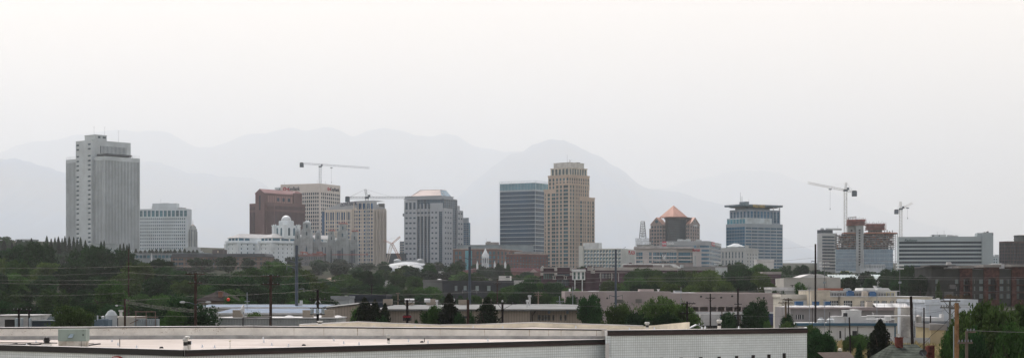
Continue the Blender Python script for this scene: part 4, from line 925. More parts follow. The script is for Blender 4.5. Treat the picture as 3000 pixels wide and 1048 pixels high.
    m.face([(p[0], p[1], zb) for p in reversed(pts)]); m.prism([(p[0], p[1]) for p in pts], zb-1.0, zb-0.01, s1=1.02); m.build('pyramid_roof', cu, b.o)
    b.done()
pyramid_tower()
# ---- us bank block
def us_bank():
    b = Bld('office_block', 'wide curved grey office block with two red and white bank signs', 'building', 1934, 2076, 2113, 1500, 14)
    st = mat('usb_grey', (0.33,0.34,0.35), 0.75, 0.05, 0.05); gl = GLASS('usb_glass', (0.10,0.13,0.16), 0.2, 0.2); U, Zp = b.uF, b.z; w, dp = b.w, b.dp; zt = Zp(705); m = M()
    rows = [(Zp(718+12*i+6), Zp(718+12*i)) for i in range(7)]
    b.body(m, -w, -8, 0, dp, 0, zt, F_=dict(cols=[(U(1941), U(2040)), (U(2042), -8.6)], rows=rows, gm=gl, dep=0.4, name='window_band', mull=24, mm=st), top=1)
    # quarter-round corner in facets
    n = 5; pts = [(-8+8*math.sin(R(90*i/n)), 8-8*math.cos(R(90*i/n))) for i in range(n+1)]
    for (xa, ya), (xb, yb) in zip(pts, pts[1:]):
        zc = 0
        for (r0, r1) in sorted(rows)+[(zt, zt)]:
            m.face([(xa,ya,zc), (xb,yb,zc), (xb,yb,r0), (xa,ya,r0)]); zc = r1
    b.body(m, -8, -0.001, 8, dp, 0, zt, R_=dict(cols=[(8.2, dp-3)], rows=rows, gm=gl, dep=0.4, name='window_band', mull=6, mm=st), top=1)
    m.face([(p[0], p[1], zt) for p in pts]+[(-8, 8, zt)], 1)
    m.build('wall', [st, GR], b.o)
    g = M(); pi = [(-8+7.6*math.sin(R(90*i/n)), 8-7.6*math.cos(R(90*i/n))) for i in range(n+1)]
    for (xa, ya), (xb, yb) in zip(pi, pi[1:]): g.face([(xa,ya,1), (xb,yb,1), (xb,yb,zt-1), (xa,ya,zt-1)])
    g.build('corner_glass', gl, b.o)
    wt_ = mat('sign_white', (0.8,0.8,0.8), 0.5); rd = mat('usb_red', (0.5,0.06,0.10), 0.5)
    def sign(x, z, s, rot, off):
        e = empty('sign', (0,0,0)); e.parent = b.o; e.location = (x[0], x[1], z); e.rotation_euler = (0,0,rot); e.scale = (off or 1, 1, 1)
        m = M(); m.prism([(0,-0.3),(3.8*s/3.2,-0.3),(3.8*s/3.2,-0.05),(0,-0.05)], -0.6*s/3.2, 3.3*s/3.2); m.face([(0,-0.3,-0.6*s/3.2),(3.8*s/3.2,-0.3,-0.6*s/3.2),(3.4*s/3.2,-0.3,-1.0*s/3.2),(0.4*s/3.2,-0.3,-1.0*s/3.2)]); m.build('shield', rd, e)
        text_part('lettering', 'us', wt_, e, s*1.22, (0.2*s/3.2, -0.45, 0.3*s/3.2), ext=0.08, bold=0.07*s/3.2, fit=3.2*s/3.2); text_part('lettering', 'bank', wt_, e, s*1.25, (4.15*s/3.2, -0.45, 0.2*s/3.2), ext=0.08, bold=0.07*s/3.2, fit=7.0*s/3.2)
    sign((U(1940), 0), Zp(716.3), 3.25, 0, 0); sign((0.2, b.uR(2084)), Zp(716.3, 0, b.uR(2084)), 2.6, math.pi/2, (b.uR(2111)-b.uR(2084))/(11.15*2.6/3.2))
    roof_units(b, [(U(1990), 6, zt, 5, 4, 1.8), (U(2002), 7, zt, 6, 4, 1.4), (U(2014), 6, zt, 4, 4, 1.9), (U(2044), 7, zt, 5, 4, 1.2)])
    b.done()
us_bank()
# ---- hotel with ribbon windows in front
def ribbon_hotel():
    b = Bld('hotel', 'long low pinkish-grey hotel with ribbon windows and red lettering at its right end', 'hotel', 1862, 2055, None, 1380, 3, 24)
    st = mat('hotel_pinkgrey', (0.44,0.40,0.385), 0.8, 0.05, 0.05); wh = mat('white_band', (0.62,0.62,0.6)); gl = GLASS('ribbon_glass', (0.07,0.13,0.16), 0.15, 0.3); U, Zp = b.uF, b.z; m = M(); zt = Zp(728)
    rr = [(Zp(748), Zp(738)), (Zp(758), Zp(751)), (Zp(769), Zp(762)), (Zp(781), Zp(774))]
    cols = [(U(a), U(c)) for a, c in ((1864.5,1871),(1872,1882.5),(1902,1909),(1914,1922),(1923,1932),(1933,1942),(1943,1952),(1953,1962),(1963,1972),(1973,1982))]
    b.body(m, -b.w, U(1984), 0, 24, 0, zt, F_=dict(cols=cols, rows=rr, gm=gl, dep=0.6, mull=1, mm=wh), top=1)
    b.body(m, U(1984)+0.001, U(2030), 2, 24, 0, zt, F_=dict(cols=[(U(1988),U(2024)),(U(2025.5),U(2029))], rows=rr, gm=gl, dep=0.6, mull=5, mm=gl, name='window_band'), top=1)
    m.box(U(2030)+0.001, 0, 0, 0, 24, zt); m.build('wall', [st, GR], b.o)
    m = M(); m.box(-b.w-1, -1.2, zt, U(2032), 25, zt+2.2); m.build('roof_slab', mat('slab_grey', (0.42,0.38,0.37)), b.o)
    m = M(); m.box(U(1912), -0.5, Zp(751), U(1984), -0.01, Zp(749)); m.box(U(1916), -1.5, Zp(764), U(1960), -0.01, Zp(762.5))
    for q in (749.5, 760, 771): m.box(U(1986), 0.9, Zp(q+2), U(2025), 1.99, Zp(q))
    m.build('balcony_band', wh, b.o)
    text_part('sign', 'Marriott', mat('plaza_red', (0.45,0.05,0.07)), b.o, 3.9, (U(2028.5), -0.1, Zp(736)), ext=0.2, bold=0.07, fit=U(2050.5)-U(2028.5))
    b.done()
    t = empty('roof_sign', P(1944, 765, 1150), 0, 'black and white letter W standing on a rooftop frame in front of the ribbon-windowed hotel', 'sign'); s_ = 1150/F
    m = M(); m.box(-5*s_, 0, -6*s_, -3.6*s_, 0.4, 0); m.box(3.6*s_, 0, -6*s_, 5*s_, 0.4, 0); m.box(-5*s_, 0.1, 0, 5*s_, 0.3, 1.2*s_); m.build('frame', mat('dark_metal', (0.05,0.05,0.05)), t)
    text_part('letter', 'W', mat('sign_white', (0.8,0.8,0.8)), t, 6.2, (0.3, -0.3, 0.6), ext=0.15, bold=0.12, align='CENTER', fit=2.7); text_part('letter_back', 'W', mat('dark_metal', (0.05,0.05,0.05)), t, 6.2, (-0.4, 0.4, 0.6), ext=0.4, bold=0.16, align='CENTER', fit=2.8)
    b, _ = flat_block('hall', 'plain low mauve hall under the black and white W sign', 1912, 2030, 1200, 771, 800, (0.30,0.26,0.25), 2, 30)
    m = M(); m.cyl(b.uF(2034), -4, 0, b.z(757), 1.1, 1.1, 8); m.cyl(b.uF(2034), -4, b.z(757), b.z(749), 0.9, 0.8, 8); m.build('chimney', mat('flue', (0.4,0.4,0.4)), b.o); b.done()
ribbon_hotel()
# ---- stepped glass bank tower with wide flat roof
def wells_tower():
    b = Bld('office_tower', 'teal and grey striped tower under a wide oversailing flat roof with gold lettering', 'tower', 2127, 2183, 2293, 1780, 58)
    st = mat('wf_grey', (0.26,0.30,0.335), 0.7, 0.05, 0.05); gl = GLASS('wf_glass', (0.015,0.075,0.115), 0.14, 0.25); tg = GLASS('wf_teal', (0.08,0.21,0.23), 0.15, 0.2); dk = mat('wf_roof', (0.07,0.12,0.15), 0.5); wh = mat('wf_white', (0.42,0.47,0.49), 0.5)
    U, V, Zp = b.uF, b.uR, b.z; w, dp = b.w, b.dp
    rows = [(Zp(665+9.45*i+5), Zp(665+9.45*i)) for i in range(14)]; rows = [r for r in rows if r[0] > 1]
    m = M()
    # striped main body
    b.body(m, -w, 0, 0, dp, 0, Zp(654), F_=dict(cols=[(-w+0.4, -0.6)], rows=[(r[0]-0.6, r[1]+0.6) for r in rows], gm=gl, dep=0.4, name='window_band', mull=6, mm=st), R_=dict(cols=even(0.5, dp, 6, 0.93), rows=rows, gm=gl, dep=0.4, name='window_band', mull=3, mm=st), top=0)
    m.build('lower_body', st, b.o)
    # white-blue glass step, teal corner
    m = M(); b.body(m, -w+0.3, -1, 1, V(2261,-1), Zp(654), Zp(637), F_=dict(cols=even(-w+0.3, -1, 6, 0.85), rows=[(Zp(653), Zp(640.5))], gm=tg, dep=0.2, hm=2, mm=wh), top=0); m.build('glass_step', wh, b.o)
    # upper body
    m = M(); ya, yb = 4, dp-1; b.body(m, -w+1.5, -3, ya, yb, Zp(654), Zp(612), R_=dict(cols=even(ya+1, V(2275,-3), 9, 0.7)+even(V(2276,-3), yb-0.5, 1, 0.7), rows=[(Zp(650), Zp(617))], gm=gl, dep=0.4, hm=3, mm=st), F_=dict(cols=even(-w+1.5, -3, 5, 0.5), rows=[(Zp(652), Zp(618))], gm=gl, dep=0.4, hm=3, mm=st), top=0)
    m.build('upper_body', mat('wf_upper', (0.24,0.28,0.33)), b.o)
    m = M(); m.box(-w+5, 9, Zp(613), -7, V(2255,-7), Zp(605)); m.build('roof_storey', dk, b.o)
    m = M(); m.prism([(-w-1.5, -1), (-1, -2), (-1, dp+1), (-w-1.5, dp+1)], Zp(602.8), Zp(597.5), s1=1.0); m.prism([(-w+3, 5), (-5, 5), (-5, dp-5), (-w+3, dp-5)], Zp(606), Zp(602.81), s1=1.15); m.build('roof', dk, b.o)
    m = M(); rail(m, [(-1.1, -2, Zp(597.5)), (-1.1, dp+1, Zp(597.5))], 0.8, 4, 0.08); rail(m, [(-w-1.4, -1, Zp(597.5)), (-1.1, -2, Zp(597.5))], 0.8, 4, 0.08)
    for y in (V(2266,-4), dp-1): m.bar((-4, y, Zp(612)), (-4, y, Zp(604)), 0.6)
    m.build('railing', mat('white_rail', (0.6,0.6,0.6)), b.o)
    m = M(); m.box(U(2160), 3, Zp(597.4), U(2180), 7, Zp(589.5)); m.build('penthouse', dk, b.o)
    antenna(b, U(2161), 4, Zp(589), 10.5, arms=0, r=0.25); antenna(b, U(2163.5), 5, Zp(589), 6, arms=0, r=0.35); antenna(b, -8, 12, Zp(589), 3)
    text_part('sign', 'WELLS FARGO', mat('gold_letter', (0.5,0.36,0.12), 0.4), b.o, 4.6, (-0.8, V(2207, 0), Zp(606.0)), (math.pi/2, 0, math.pi/2), ext=0.15, bold=0.08, fit=V(2243,0)-V(2207,0))
    b.done()
wells_tower()
# ---- grey stone federal block in front
def stone_block():
    b = Bld('office_block', 'pale grey stone block with tall narrow windows and small hipped roof', 'building', 2112, 2182, 2222, 1450, 30)
    st = mat('pale_granite', (0.45,0.45,0.44), 0.85, 0.06, 0.05); gl = GLASS('slot_glass', (0.06,0.07,0.075), 0.25); U, V, Zp = b.uF, b.uR, b.z; w, dp = b.w, b.dp; m = M(); zt = Zp(727)
    b.body(m, -w, 0, 0, dp, 0, zt, F_=dict(cols=[(U(p), U(p+3.4)) for p in rng(2116, 2173, 7)], rows=[(Zp(755), Zp(737)), (Zp(775), Zp(761))], gm=gl, dep=0.5, hm=1, mm=st), R_=dict(cols=[(V(p), V(p+3)) for p in rng(2190, 2214, 4)], rows=[(Zp(747+10*i), Zp(742+10*i)) for i in range(4)], gm=gl, dep=0.5), top=1)
    m.box(-w-0.4, -0.4, zt-2.2, 0.4, dp+0.4, zt-1.6); m.box(-w-0.3, -0.3, zt, 0.3, 0.4, zt+0.7); m.box(-0.3, 0.401, zt, 0.3, dp, zt+0.7); m.build('wall', [st, GR], b.o)
    m = M(); x0, x1 = U(2124), U(2165); m.box(x0+1, 3, zt, x1-1, 14, Zp(720.5)); hip(m, x0, x1, 3, 14, Zp(720.5), Zp(711.5), 5, 0.5); m.build('hipped_roof', mat('pale_roof', (0.5,0.52,0.52)), b.o)
    m = M(); m.box(U(2178), 4, zt, -1, 12, Zp(717)); m.build('penthouse', st, b.o); b.done()
stone_block()
# ---- slab hotel with dark ribbon windows
def slab_hotel():
    b = Bld('hotel', 'long grey slab hotel with dark window bands and dark script lettering', 'hotel', 2633, 2877, None, 1250, 9, 18)
    st = mat('slab_concrete', (0.34,0.38,0.39), 0.8, 0.05, 0.05, fine=0.04); gl = GLASS('band_glass', (0.025,0.03,0.04), 0.2, 0.25); U, Zp = b.uF, b.z; w = b.w; m = M(); zt = Zp(692)
    rows = [(Zp(706.5+11.6*i+6.2), Zp(706.5+11.6*i)) for i in range(9)]; rows = [r for r in rows if r[0] > 1]
    b.body(m, -w, 0, 0, 18, 0, zt, F_=dict(cols=[(-w+0.3, -0.3)], rows=rows, gm=gl, dep=0.5, name='window_band', mull=30, mm=mat('band_mull', (0.06,0.06,0.06))), top=1)
    m.build('wall', [st, GR], b.o)
    m = M(); x1 = U(2910, 2); m.box(0.001, -2, 0, x1, 20, Zp(681)); m.box(-3.5, 1, zt, 0, 16, Zp(681.5)); m.build('stair_tower', st, b.o)
    m = M(); m.box(x1*0.45, -0.5, Zp(681), x1*0.6, 4, Zp(677)); m.box(x1*0.2, 1, Zp(681), x1*0.35, 4, Zp(679)); m.box(x1-0.6, -2.6, Zp(690), x1-0.1, -2.01, Zp(682)); m.build('roof_plant', mat('unit_dark', (0.12,0.13,0.13)), b.o)
    m = M(); m.box(U(2731), 5, zt, U(2774), 13, Zp(685)); m.box(U(2733), 4.9, Zp(690), U(2739), 4.99, Zp(687), 1); m.box(U(2752), 4.9, Zp(690), U(2756), 4.99, Zp(687), 1); m.build('penthouse', [mat('penthouse_pale', (0.5,0.52,0.52)), gl], b.o)
    roof_units(b, [(U(2786), 8, zt, 4, 4, 1.3), (U(2798), 8, zt, 6, 4, 1.0)])
    antenna(b, U(2749), 8, Zp(685), 2.2); antenna(b, U(2769), 8, Zp(685), 2.8)
    text_part('sign', 'Radisson', mat('sign_green', (0.05,0.10,0.10)), b.o, 2.9, (U(2649), -0.15, Zp(706)), ext=0.1, bold=0.05, sx=0.93, shear=0.35)
    m = M(); m.box(U(2654), -0.25, Zp(707.2), U(2681), -0.05, Zp(706.7)); m.build('sign_underline', mat('sign_green', (0.05,0.10,0.10)), b.o)
    b.done()
    b = Bld('office_block', 'dark brown glass cube at the right edge behind the brick apartments', 'building', 2927, 2951, 3080, 1150, 70)
    m = M(); dkg = GLASS('brown_glass', (0.03,0.02,0.025), 0.2, 0.2); bm = mat('brown_frame', (0.07,0.045,0.045)); zt = b.z(706)
    b.body(m, -b.w, 0, 0, b.dp, 0, zt, F_=dict(cols=even(-b.w, 0, 3, 0.9), rows=rows_even(3, zt-1, 10, 0.86), gm=dkg, dep=0.2), R_=dict(cols=even(0, b.dp, 14, 0.9), rows=rows_even(3, zt-1, 10, 0.86), gm=dkg, dep=0.2), top=0)
    m.build('frame', bm, b.o); m = M(); y0 = b.uR(2986, -3); m.box(-9, y0, zt, -3, y0+14, b.z(687)); m.box(-9.4, y0-0.4, b.z(691), -2.6, y0+14.4, b.z(689.5)); m.box(-9.2, y0-0.2, b.z(699), -2.9, y0+14.2, b.z(697)); m.build('plant_room', mat('plant_grey', (0.09,0.1,0.1)), b.o); b.done()
    b, _ = flat_block('pale_block', 'pale blue-grey block in the gap between the slab hotel and the dark brown cube', 2908, 2930, 1700, 752, 800, (0.45,0.5,0.52), 3, 20, rows=[(757+8*i,761+8*i) for i in range(4)], cols=[(2911,2915),(2918,2922)]); m = M(); m.box(b.uF(2917), 3, b.z(752), b.uF(2928), 12, b.z(745)); m.build('roof_room', mat('pale_roof_room', (0.42,0.45,0.47)), b.o); b.done()
slab_hotel()
# ---- unfinished hotel tower
def new_tower():
    b = Bld('unfinished_tower', 'unfinished tower, open floors over blue glass, grey core and red formwork on top', 'tower', 2448, 2618, None, 1550, 8, 26)
    cc = mat('raw_concrete', (0.33,0.34,0.34), 0.9, 0.08, 0.1, fine=0.08); gl = GLASS('wrapped_glass', (0.33,0.225,0.235), 0.3, 0.12); rd = mat('red_formwork', (0.26,0.10,0.085), 0.7, 0.2, 0.3); orr = mat('orange_edge', (0.38,0.16,0.11), 0.8); U, Zp = b.uF, b.z; w, dp = b.w, b.dp
    lvl = rng(Zp(683), Zp(729), 8)
    m = M()
    for i, z in enumerate(lvl):
        x1 = 4 if i == 0 else 1.5; m.box(-w+(8 if i < 1 else 0), 0, z-0.35, x1, dp, z)
    z = Zp(729)-5.5
    while z > 2: m.box(-w, 0.5, z-0.3, 0.5, dp, z); z -= 3.6
    m.build('floor_slabs', cc, b.o)
    rnd = random.Random(8); m = M(); xs = rng(-w+1, 0, 17)
    for x in xs:
        for y in (0.8, dp*0.5, dp-1): m.box(x-0.22, y-0.22, Zp(729), x+0.22, y+0.22, lvl[0]-0.36)
    for i in range(9): x = -w*0.38+i*w*0.045; m.box(x-0.35, 1, lvl[0], x+0.35, 1.7, lvl[0]+2.2+rnd.random()*1.2)
    m.split('column', mat('column_concrete', (0.20,0.20,0.20), 0.9), b.o); m = M(); m.box(-w+6, dp*0.45, Zp(729), -4, dp*0.5, lvl[0]-0.4); m.build('interior_shade_sheet', mat('site_dark', (0.07,0.08,0.09)), b.o)  # dark sheet added to give the shade inside the open floors
    m = M()
    for i, z in enumerate(lvl[1:]):
        for _ in range(26):
            x = rnd.uniform(-w, -1); m.box(x, rnd.uniform(1, 8), z, x+rnd.uniform(0.6, 3.5), rnd.uniform(8.5, 12), z+rnd.uniform(0.8, 2.3), rnd.choice((0,0,1,2)))
    m.build('stacked_materials', [mat('site_dark', (0.07,0.08,0.09)), mat('site_rust', (0.3,0.13,0.09)), mat('site_pale', (0.4,0.4,0.4))], b.o)
    m = M()
    for z in lvl[:7]: m.bar((-w, -0.1, z+1.1), (2, -0.1, z+1.1), 0.06); m.bar((-w, -0.1, z+0.55), (2, -0.1, z+0.55), 0.05)
    m.build('guard_rails', orr, b.o)
    m = M(); zz = lvl[0]; 
    for a, c in ((-w+6, U(2508)), (U(2531), 3.5)): m.box(a, -1.0, zz-0.2, c, -0.6, zz+0.7); m.box(a+2, -1.1, zz+0.7, c-6, 2, zz+1.2)
    m.build('edge_formwork', orr, b.o)
    # glass below
    z1 = Zp(729); hl = [(3, z1-0.4)]
    m = M(); b.body(m, -w, U(2509)-0.01, -1.0, 3, 0, z1, F_=dict(cols=even(-w, U(2509), 9, 0.94), rows=rows_even(3, z1, 7, 0.94), gm=gl, dep=0.15, mull=1, mm=mat('steel_pale', (0.5,0.56,0.58)), name='glass_panel')); b.body(m, U(2531)+0.01, U(2616), -1.0, 3, 0, z1, F_=dict(cols=even(U(2531), U(2616), 12, 0.96), rows=rows_even(3, z1, 5, 0.96), gm=gl, dep=0.15, mull=1, mm=mat('steel_pale', (0.5,0.56,0.58)), name='glass_panel')); m.build('glazing_frame', mat('steel_pale', (0.5,0.56,0.58)), b.o)
    # core shafts
    def core(p0, p1, top, out, win, bot=0):
        m = M(); x0, x1 = U(p0, out), U(p1, out); rows = [(Zp(671+7.8*i+5), Zp(671+7.8*i)) for i in range(14)]
        xm = x0+(x1-x0)*0.35
        b.body(m, x0, x1, -out, 12, bot, Zp(top), F_=dict(cols=[(xm, xm+1.7)], rows=[r for r in rows if r[1] < Zp(top) and r[0] > bot+1], gm=mat('opening_dark', (0.03,0.03,0.035)), dep=0.8, name='opening') if win else None, top=0); m.build('core', cc, b.o)
    core(2508, 2530, 659, 2.0, True); core(2484, 2508, 659, -2.5, True, Zp(684)); core(2545, 2584, 671, -4.0, False, Zp(684)); 
    # red climbing formwork crowns
    for p0, p1, pt_, pb in ((2480, 2537, 641, 659), (2536, 2595, 654, 673)):
        m = M(); x0, x1 = U(p0), U(p1); z0, z1_ = Zp(pb), Zp(pt_); H = z1_-z0
        for k, (a, c) in enumerate(((0.02, 0.12), (0.32, 0.4), (0.6, 0.95))): m.box(x0+k*0.4, -2.5, z0+H*a, x1-k*0.4, 13, z0+H*c)
        for i in range(26): x = x0+(x1-x0)*i/25; m.bar((x, -2.6, z0), (x+rnd.uniform(-.4,.4), -2.6, z1_+rnd.uniform(0, 1.3)), 0.14)
        for k in range(5): zk = z0+H*k/5; m.bar((x0-1, -2.8, zk), (x1+0.6, -2.8, zk), 0.12)
        m.build('red_formwork', rd, b.o)
        m = M(); m.box(x0+1.4, -2, z0+H*0.12, x1-1.4, 12, z0+H*0.6)
        for i in range(8): x = x0+2+(x1-x0-4)*i/7; m.bar((x, 2, z1_), (x+rnd.uniform(-1,1), 2, z1_+1.5+rnd.random()), 0.1)
        m.build('formwork_core', mat('form_dark', (0.14,0.09,0.09)), b.o)
    m = M(); m.truss((U(2484), 3, Zp(637)), (U(2510), 3, Zp(634)), 1.2, 8, 0.12, 0.1); m.bar((U(2487),3,Zp(641)), (U(2487),3,Zp(636)), 0.2); m.bar((U(2508),3,Zp(641)), (U(2508),3,Zp(634)), 0.2); m.build('placing_boom', mat('boom_grey', (0.3,0.3,0.3)), b.o)
    # hoist and scaffold at the right
    m = M(); xh = b.uF(2624, 2)
    for dx in (0, 2.2): 
        for y in (0, 3): m.bar((xh+dx, y, 0), (xh+dx, y, Zp(684)), 0.16)
    z = 0
    while z < Zp(686): m.bar((xh, 0, z), (xh+2.2, 0, z), 0.1); m.bar((xh, 0, z), (xh+2.2, 0, z+2.4), 0.08); z += 2.4
    m.build('hoist_mast', mat('scaffold_steel', (0.22,0.24,0.25)), b.o)
    # ground floor arches, yellow board
    m = M(); z0, z1 = Zp(784), Zp(776); xa, xb = U(2520), U(2592); n = 15
    m.box(xa, -2.6, 0, xb, -1.5, z0); m.box(xa, -2.6, z1, xb, -1.5, z1+0.8)
    for i in range(n+1): x = xa+(xb-xa)*i/n; m.box(x-0.35, -2.6, z0, x+0.35, -1.5, z1)
    m.build('arcade', mat('arcade_white', (0.5,0.52,0.53)), b.o)
    m = M(); m.box(U(2462), -4, 0, U(2487), -2.8, Zp(793)); m.box(U(2505), -8, 0, U(2570), -6, Zp(804)); m.build('sheathing', mat('yellow_board', (0.5,0.43,0.12)), b.o)
    b.done()
    # finished slab next to it
    b = Bld('apartment_tower', 'grey slab with blank pale end wall, left of the unfinished tower', 'tower', 2394, 2408, 2452, 1600, 68)
    st = mat('slab_grey2', (0.42,0.42,0.41), 0.8, 0.05, 0.05); dk = mat('navy_top', (0.05,0.065,0.08)); gl = GLASS('thin_band_glass', (0.05,0.06,0.08), 0.2); Zp = b.z; m = M(); zt = Zp(682)
    rows = [(Zp(691+9.2*i+5), Zp(691+9.2*i)) for i in range(14)]; rows = [r for r in rows if r[0] > 1]
    b.body(m, -b.w, 0, 0, b.dp, 0, zt, R_=dict(cols=[(0.6, b.dp-1)], rows=rows, gm=gl, dep=0.5, name='window_band', mull=9, mm=st), top=0); m.build('wall', st, b.o)
    m = M(); m.box(-b.w, 0.01, zt, 0, b.dp*0.72, Zp(672.5)); m.build('dark_attic', dk, b.o)
    m = M(); y0, y1 = b.uR(2421, -5), b.uR(2466, -5); m.box(-b.w+2, y0, Zp(672.5), -5, y1, Zp(670-3.0)); m.build('penthouse', st, b.o); antenna(b, -6, y1-4, Zp(669), 3.5); roof_units(b, [(-b.w*0.5, 3, Zp(672.5), 2.5, 2.5, 1.6)]); b.done()
new_tower()
# ---- brick and grey apartments by the steeple
def steeple_group():
    b = Bld('apartment_block', 'red-brick block with large square windows behind the white steeple, right of the pink-roofed tower', 'building', 1327, 1455, 1530, 1560, 16)
    br = mat('red_brick_a', (0.17,0.105,0.09), 0.9, 0.1, 0.1, fine=0.08); gl = GLASS('loft_glass', (0.09,0.12,0.13), 0.25, 0.4); U, V, Zp = b.uF, b.uR, b.z; m = M(); zt = Zp(729)
    rows = [(Zp(745), Zp(735)), (Zp(757), Zp(748)), (Zp(769), Zp(760)), (Zp(781), Zp(772))]
    b.body(m, -b.w, 0, 0, b.dp, 0, zt, F_=dict(cols=[(U(a), U(c)) for a, c in ((1333,1341),(1344,1352),(1363,1372),(1374,1383),(1396,1402),(1407,1412),(1432,1440),(1443,1451))], rows=rows, gm=gl, dep=0.5, mull=1, mm=mat('loft_mull', (0.3,0.27,0.25))), R_=dict(cols=even(0, b.dp, 7, 0.5), rows=rows, gm=gl, dep=0.5), top=1)
    m.build('wall', [br, GR], b.o); m = M(); m.box(-b.w-0.3, -0.4, zt, 0.3, b.dp, zt+0.8); m.build('cornice', mat('cornice_pale', (0.38,0.33,0.3)), b.o); m = M(); m.box(U(1363), -0.35, 0, U(1383), -0.02, Zp(733)); m.build('glazed_bay', GLASS('bay_pale', (0.17,0.24,0.24)), b.o); b.done()
    b, _ = flat_block('grey_block', 'long plain blue-grey block on top of the skyline between pink-roofed and blue towers', 1340, 1560, 1720, 718, 770, (0.24,0.28,0.30), 3, 30); m = M(); x0, x1 = b.uF(1422), b.uF(1460); m.box(x0, 2, b.z(718), x1, 14, b.z(708.5)); m.box(b.uF(1425), 3, b.z(708.5), b.uF(1436), 10, b.z(706)); m.build('penthouse', mat('penthouse_brown', (0.25,0.23,0.22)), b.o); m = M(); m.box(b.uF(1465), -1, b.z(760), b.uF(1470), -0.1, b.z(722)); m.build('stair_shaft', mat('penthouse_brown', (0.25,0.23,0.22)), b.o); antenna(b, b.uF(1424), 5, b.z(708), 4); b.done()
    b = Bld('apartment_block', 'darker red-brick block with small paired windows, in front of the blue glass tower', 'building', 1484, 1530, 1605, 1480, 38)
    m = M(); zt = b.z(744); rows = [(b.z(752+9.2*i+4), b.z(752+9.2*i)) for i in range(5)]
    b.body(m, -b.w, 0, 0, b.dp, 0, zt, F_=dict(cols=even(-b.w, 0, 5, 0.45), rows=rows, gm=gl, dep=0.4), R_=dict(cols=even(0, b.dp, 9, 0.45), rows=rows, gm=gl, dep=0.4), top=1); m.build('wall', [mat('red_brick_b', (0.13,0.07,0.068), 0.9, 0.1, 0.1), GR], b.o); m = M(); m.box(-b.w, b.dp*0.3, zt, -2, b.dp*0.9, b.z(735)); m.build('penthouse', mat('penthouse_grey', (0.2,0.2,0.2)), b.o); m = M(); m.box(-b.w-0.3, -0.3, zt, 0.3, b.dp, zt+0.6); m.build('cornice', mat('cornice_brown', (0.3,0.2,0.17)), b.o); b.done()
    # white steeple church
    o = P(1422, 785, 1250); t = empty('church', (o.x, o.y, terr(o.x, o.y)), R(-20), 'small church whose white wooden spire and pinnacles rise over its dark red roof', 'church'); s_ = 1250/F; zz = lambda p: Z(p, 1250)-t.location.z
    wp = mat('white_paint', (0.58,0.60,0.60), 0.6); rr = mat('maroon_roof', (0.06,0.022,0.026), 0.9)
    def spire(x, y, r, pb, pmid, ptop):
        m = M(); m.prism([(x+r*math.cos(R(45*i+22)), y+r*math.sin(R(45*i+22))) for i in range(8)], zz(pb), zz(pmid)); m.prism([(x+r*1.15*math.cos(R(45*i+22)), y+r*1.15*math.sin(R(45*i+22))) for i in range(8)], zz(pmid), zz(pmid)+0.4)
        m.lathe(x, y, [(r*1.0, zz(pmid)+0.4), (r*0.85, zz(pmid)+(zz(ptop)-zz(pmid))*0.3), (r*0.45, zz(pmid)+(zz(ptop)-zz(pmid))*0.62), (0.05, zz(ptop))], 8); return m
    m = spire(0, 0, 2.5, 790, 752, 726)
    for i in range(8):
        a = R(45*i); x, y = 2.7*math.cos(a), 2.7*math.sin(a); m.prism([(x-.25,y-.25),(x+.25,y-.25),(x+.25,y+.25),(x-.25,y+.25)], zz(788), zz(748), s1=0.7); m.prism([(x-.2,y-.2),(x+.2,y-.2),(x+.2,y+.2),(x-.2,y+.2)], zz(748), zz(741), s1=0.1)
    m.build('spire', wp, t); m = M()
    for i in range(8): a = R(45*i+22.5); q = Vector((math.cos(a), math.sin(a))); p_ = Vector((-q.y, q.x)); c = q*2.52; m.face([(c.x+p_.x*.5, c.y+p_.y*.5, zz(770)), (c.x-p_.x*.5, c.y-p_.y*.5, zz(770)), (c.x-p_.x*.5, c.y-p_.y*.5, zz(757)), (c.x, c.y, zz(754)), (c.x+p_.x*.5, c.y+p_.y*.5, zz(757))])
    m.build('louvred_opening', mat('louvre_grey', (0.2,0.22,0.24)), t)
    for px in (1395, 1450, 1482.5): m = spire((px-1422)*s_, 1.0, 0.75, 788, 775, 763); m.build('pinnacle', wp, t)
    m = M(); m.box(X(1340,1250)-o.x, 2, 0, X(1600,1250)-o.x, 24, zz(795)); m.build('wall', mat('church_brick', (0.2,0.1,0.09)), t); m = M(); a, c = X(1335,1250)-o.x, X(1595,1250)-o.x; hip(m, a, c, 2, 24, zz(795), zz(783), 10, 0.8); m.build('roof', rr, t)
    m = M(); m.prism([(X(1558,1250)-o.x, 1.2), (X(1582,1250)-o.x, 1.2), (X(1582,1250)-o.x, 3), (X(1558,1250)-o.x, 3)], zz(797), zz(796)); m.face([(X(1557,1250)-o.x, 1.1, zz(797)), (X(1583,1250)-o.x, 1.1, zz(797)), (X(1570,1250)-o.x, 1.1, zz(787))]); m.build('pediment', mat('pediment', (0.4,0.3,0.28)), t)
    m = M(); m.box(-4.2, -1, 0, 4.2, 6, zz(788)); m.box(-6.5, -1.4, zz(789), 6.5, 6.4, zz(786)); m.build('tower_base', mat('church_stone', (0.4,0.38,0.36)), t)
steeple_group()
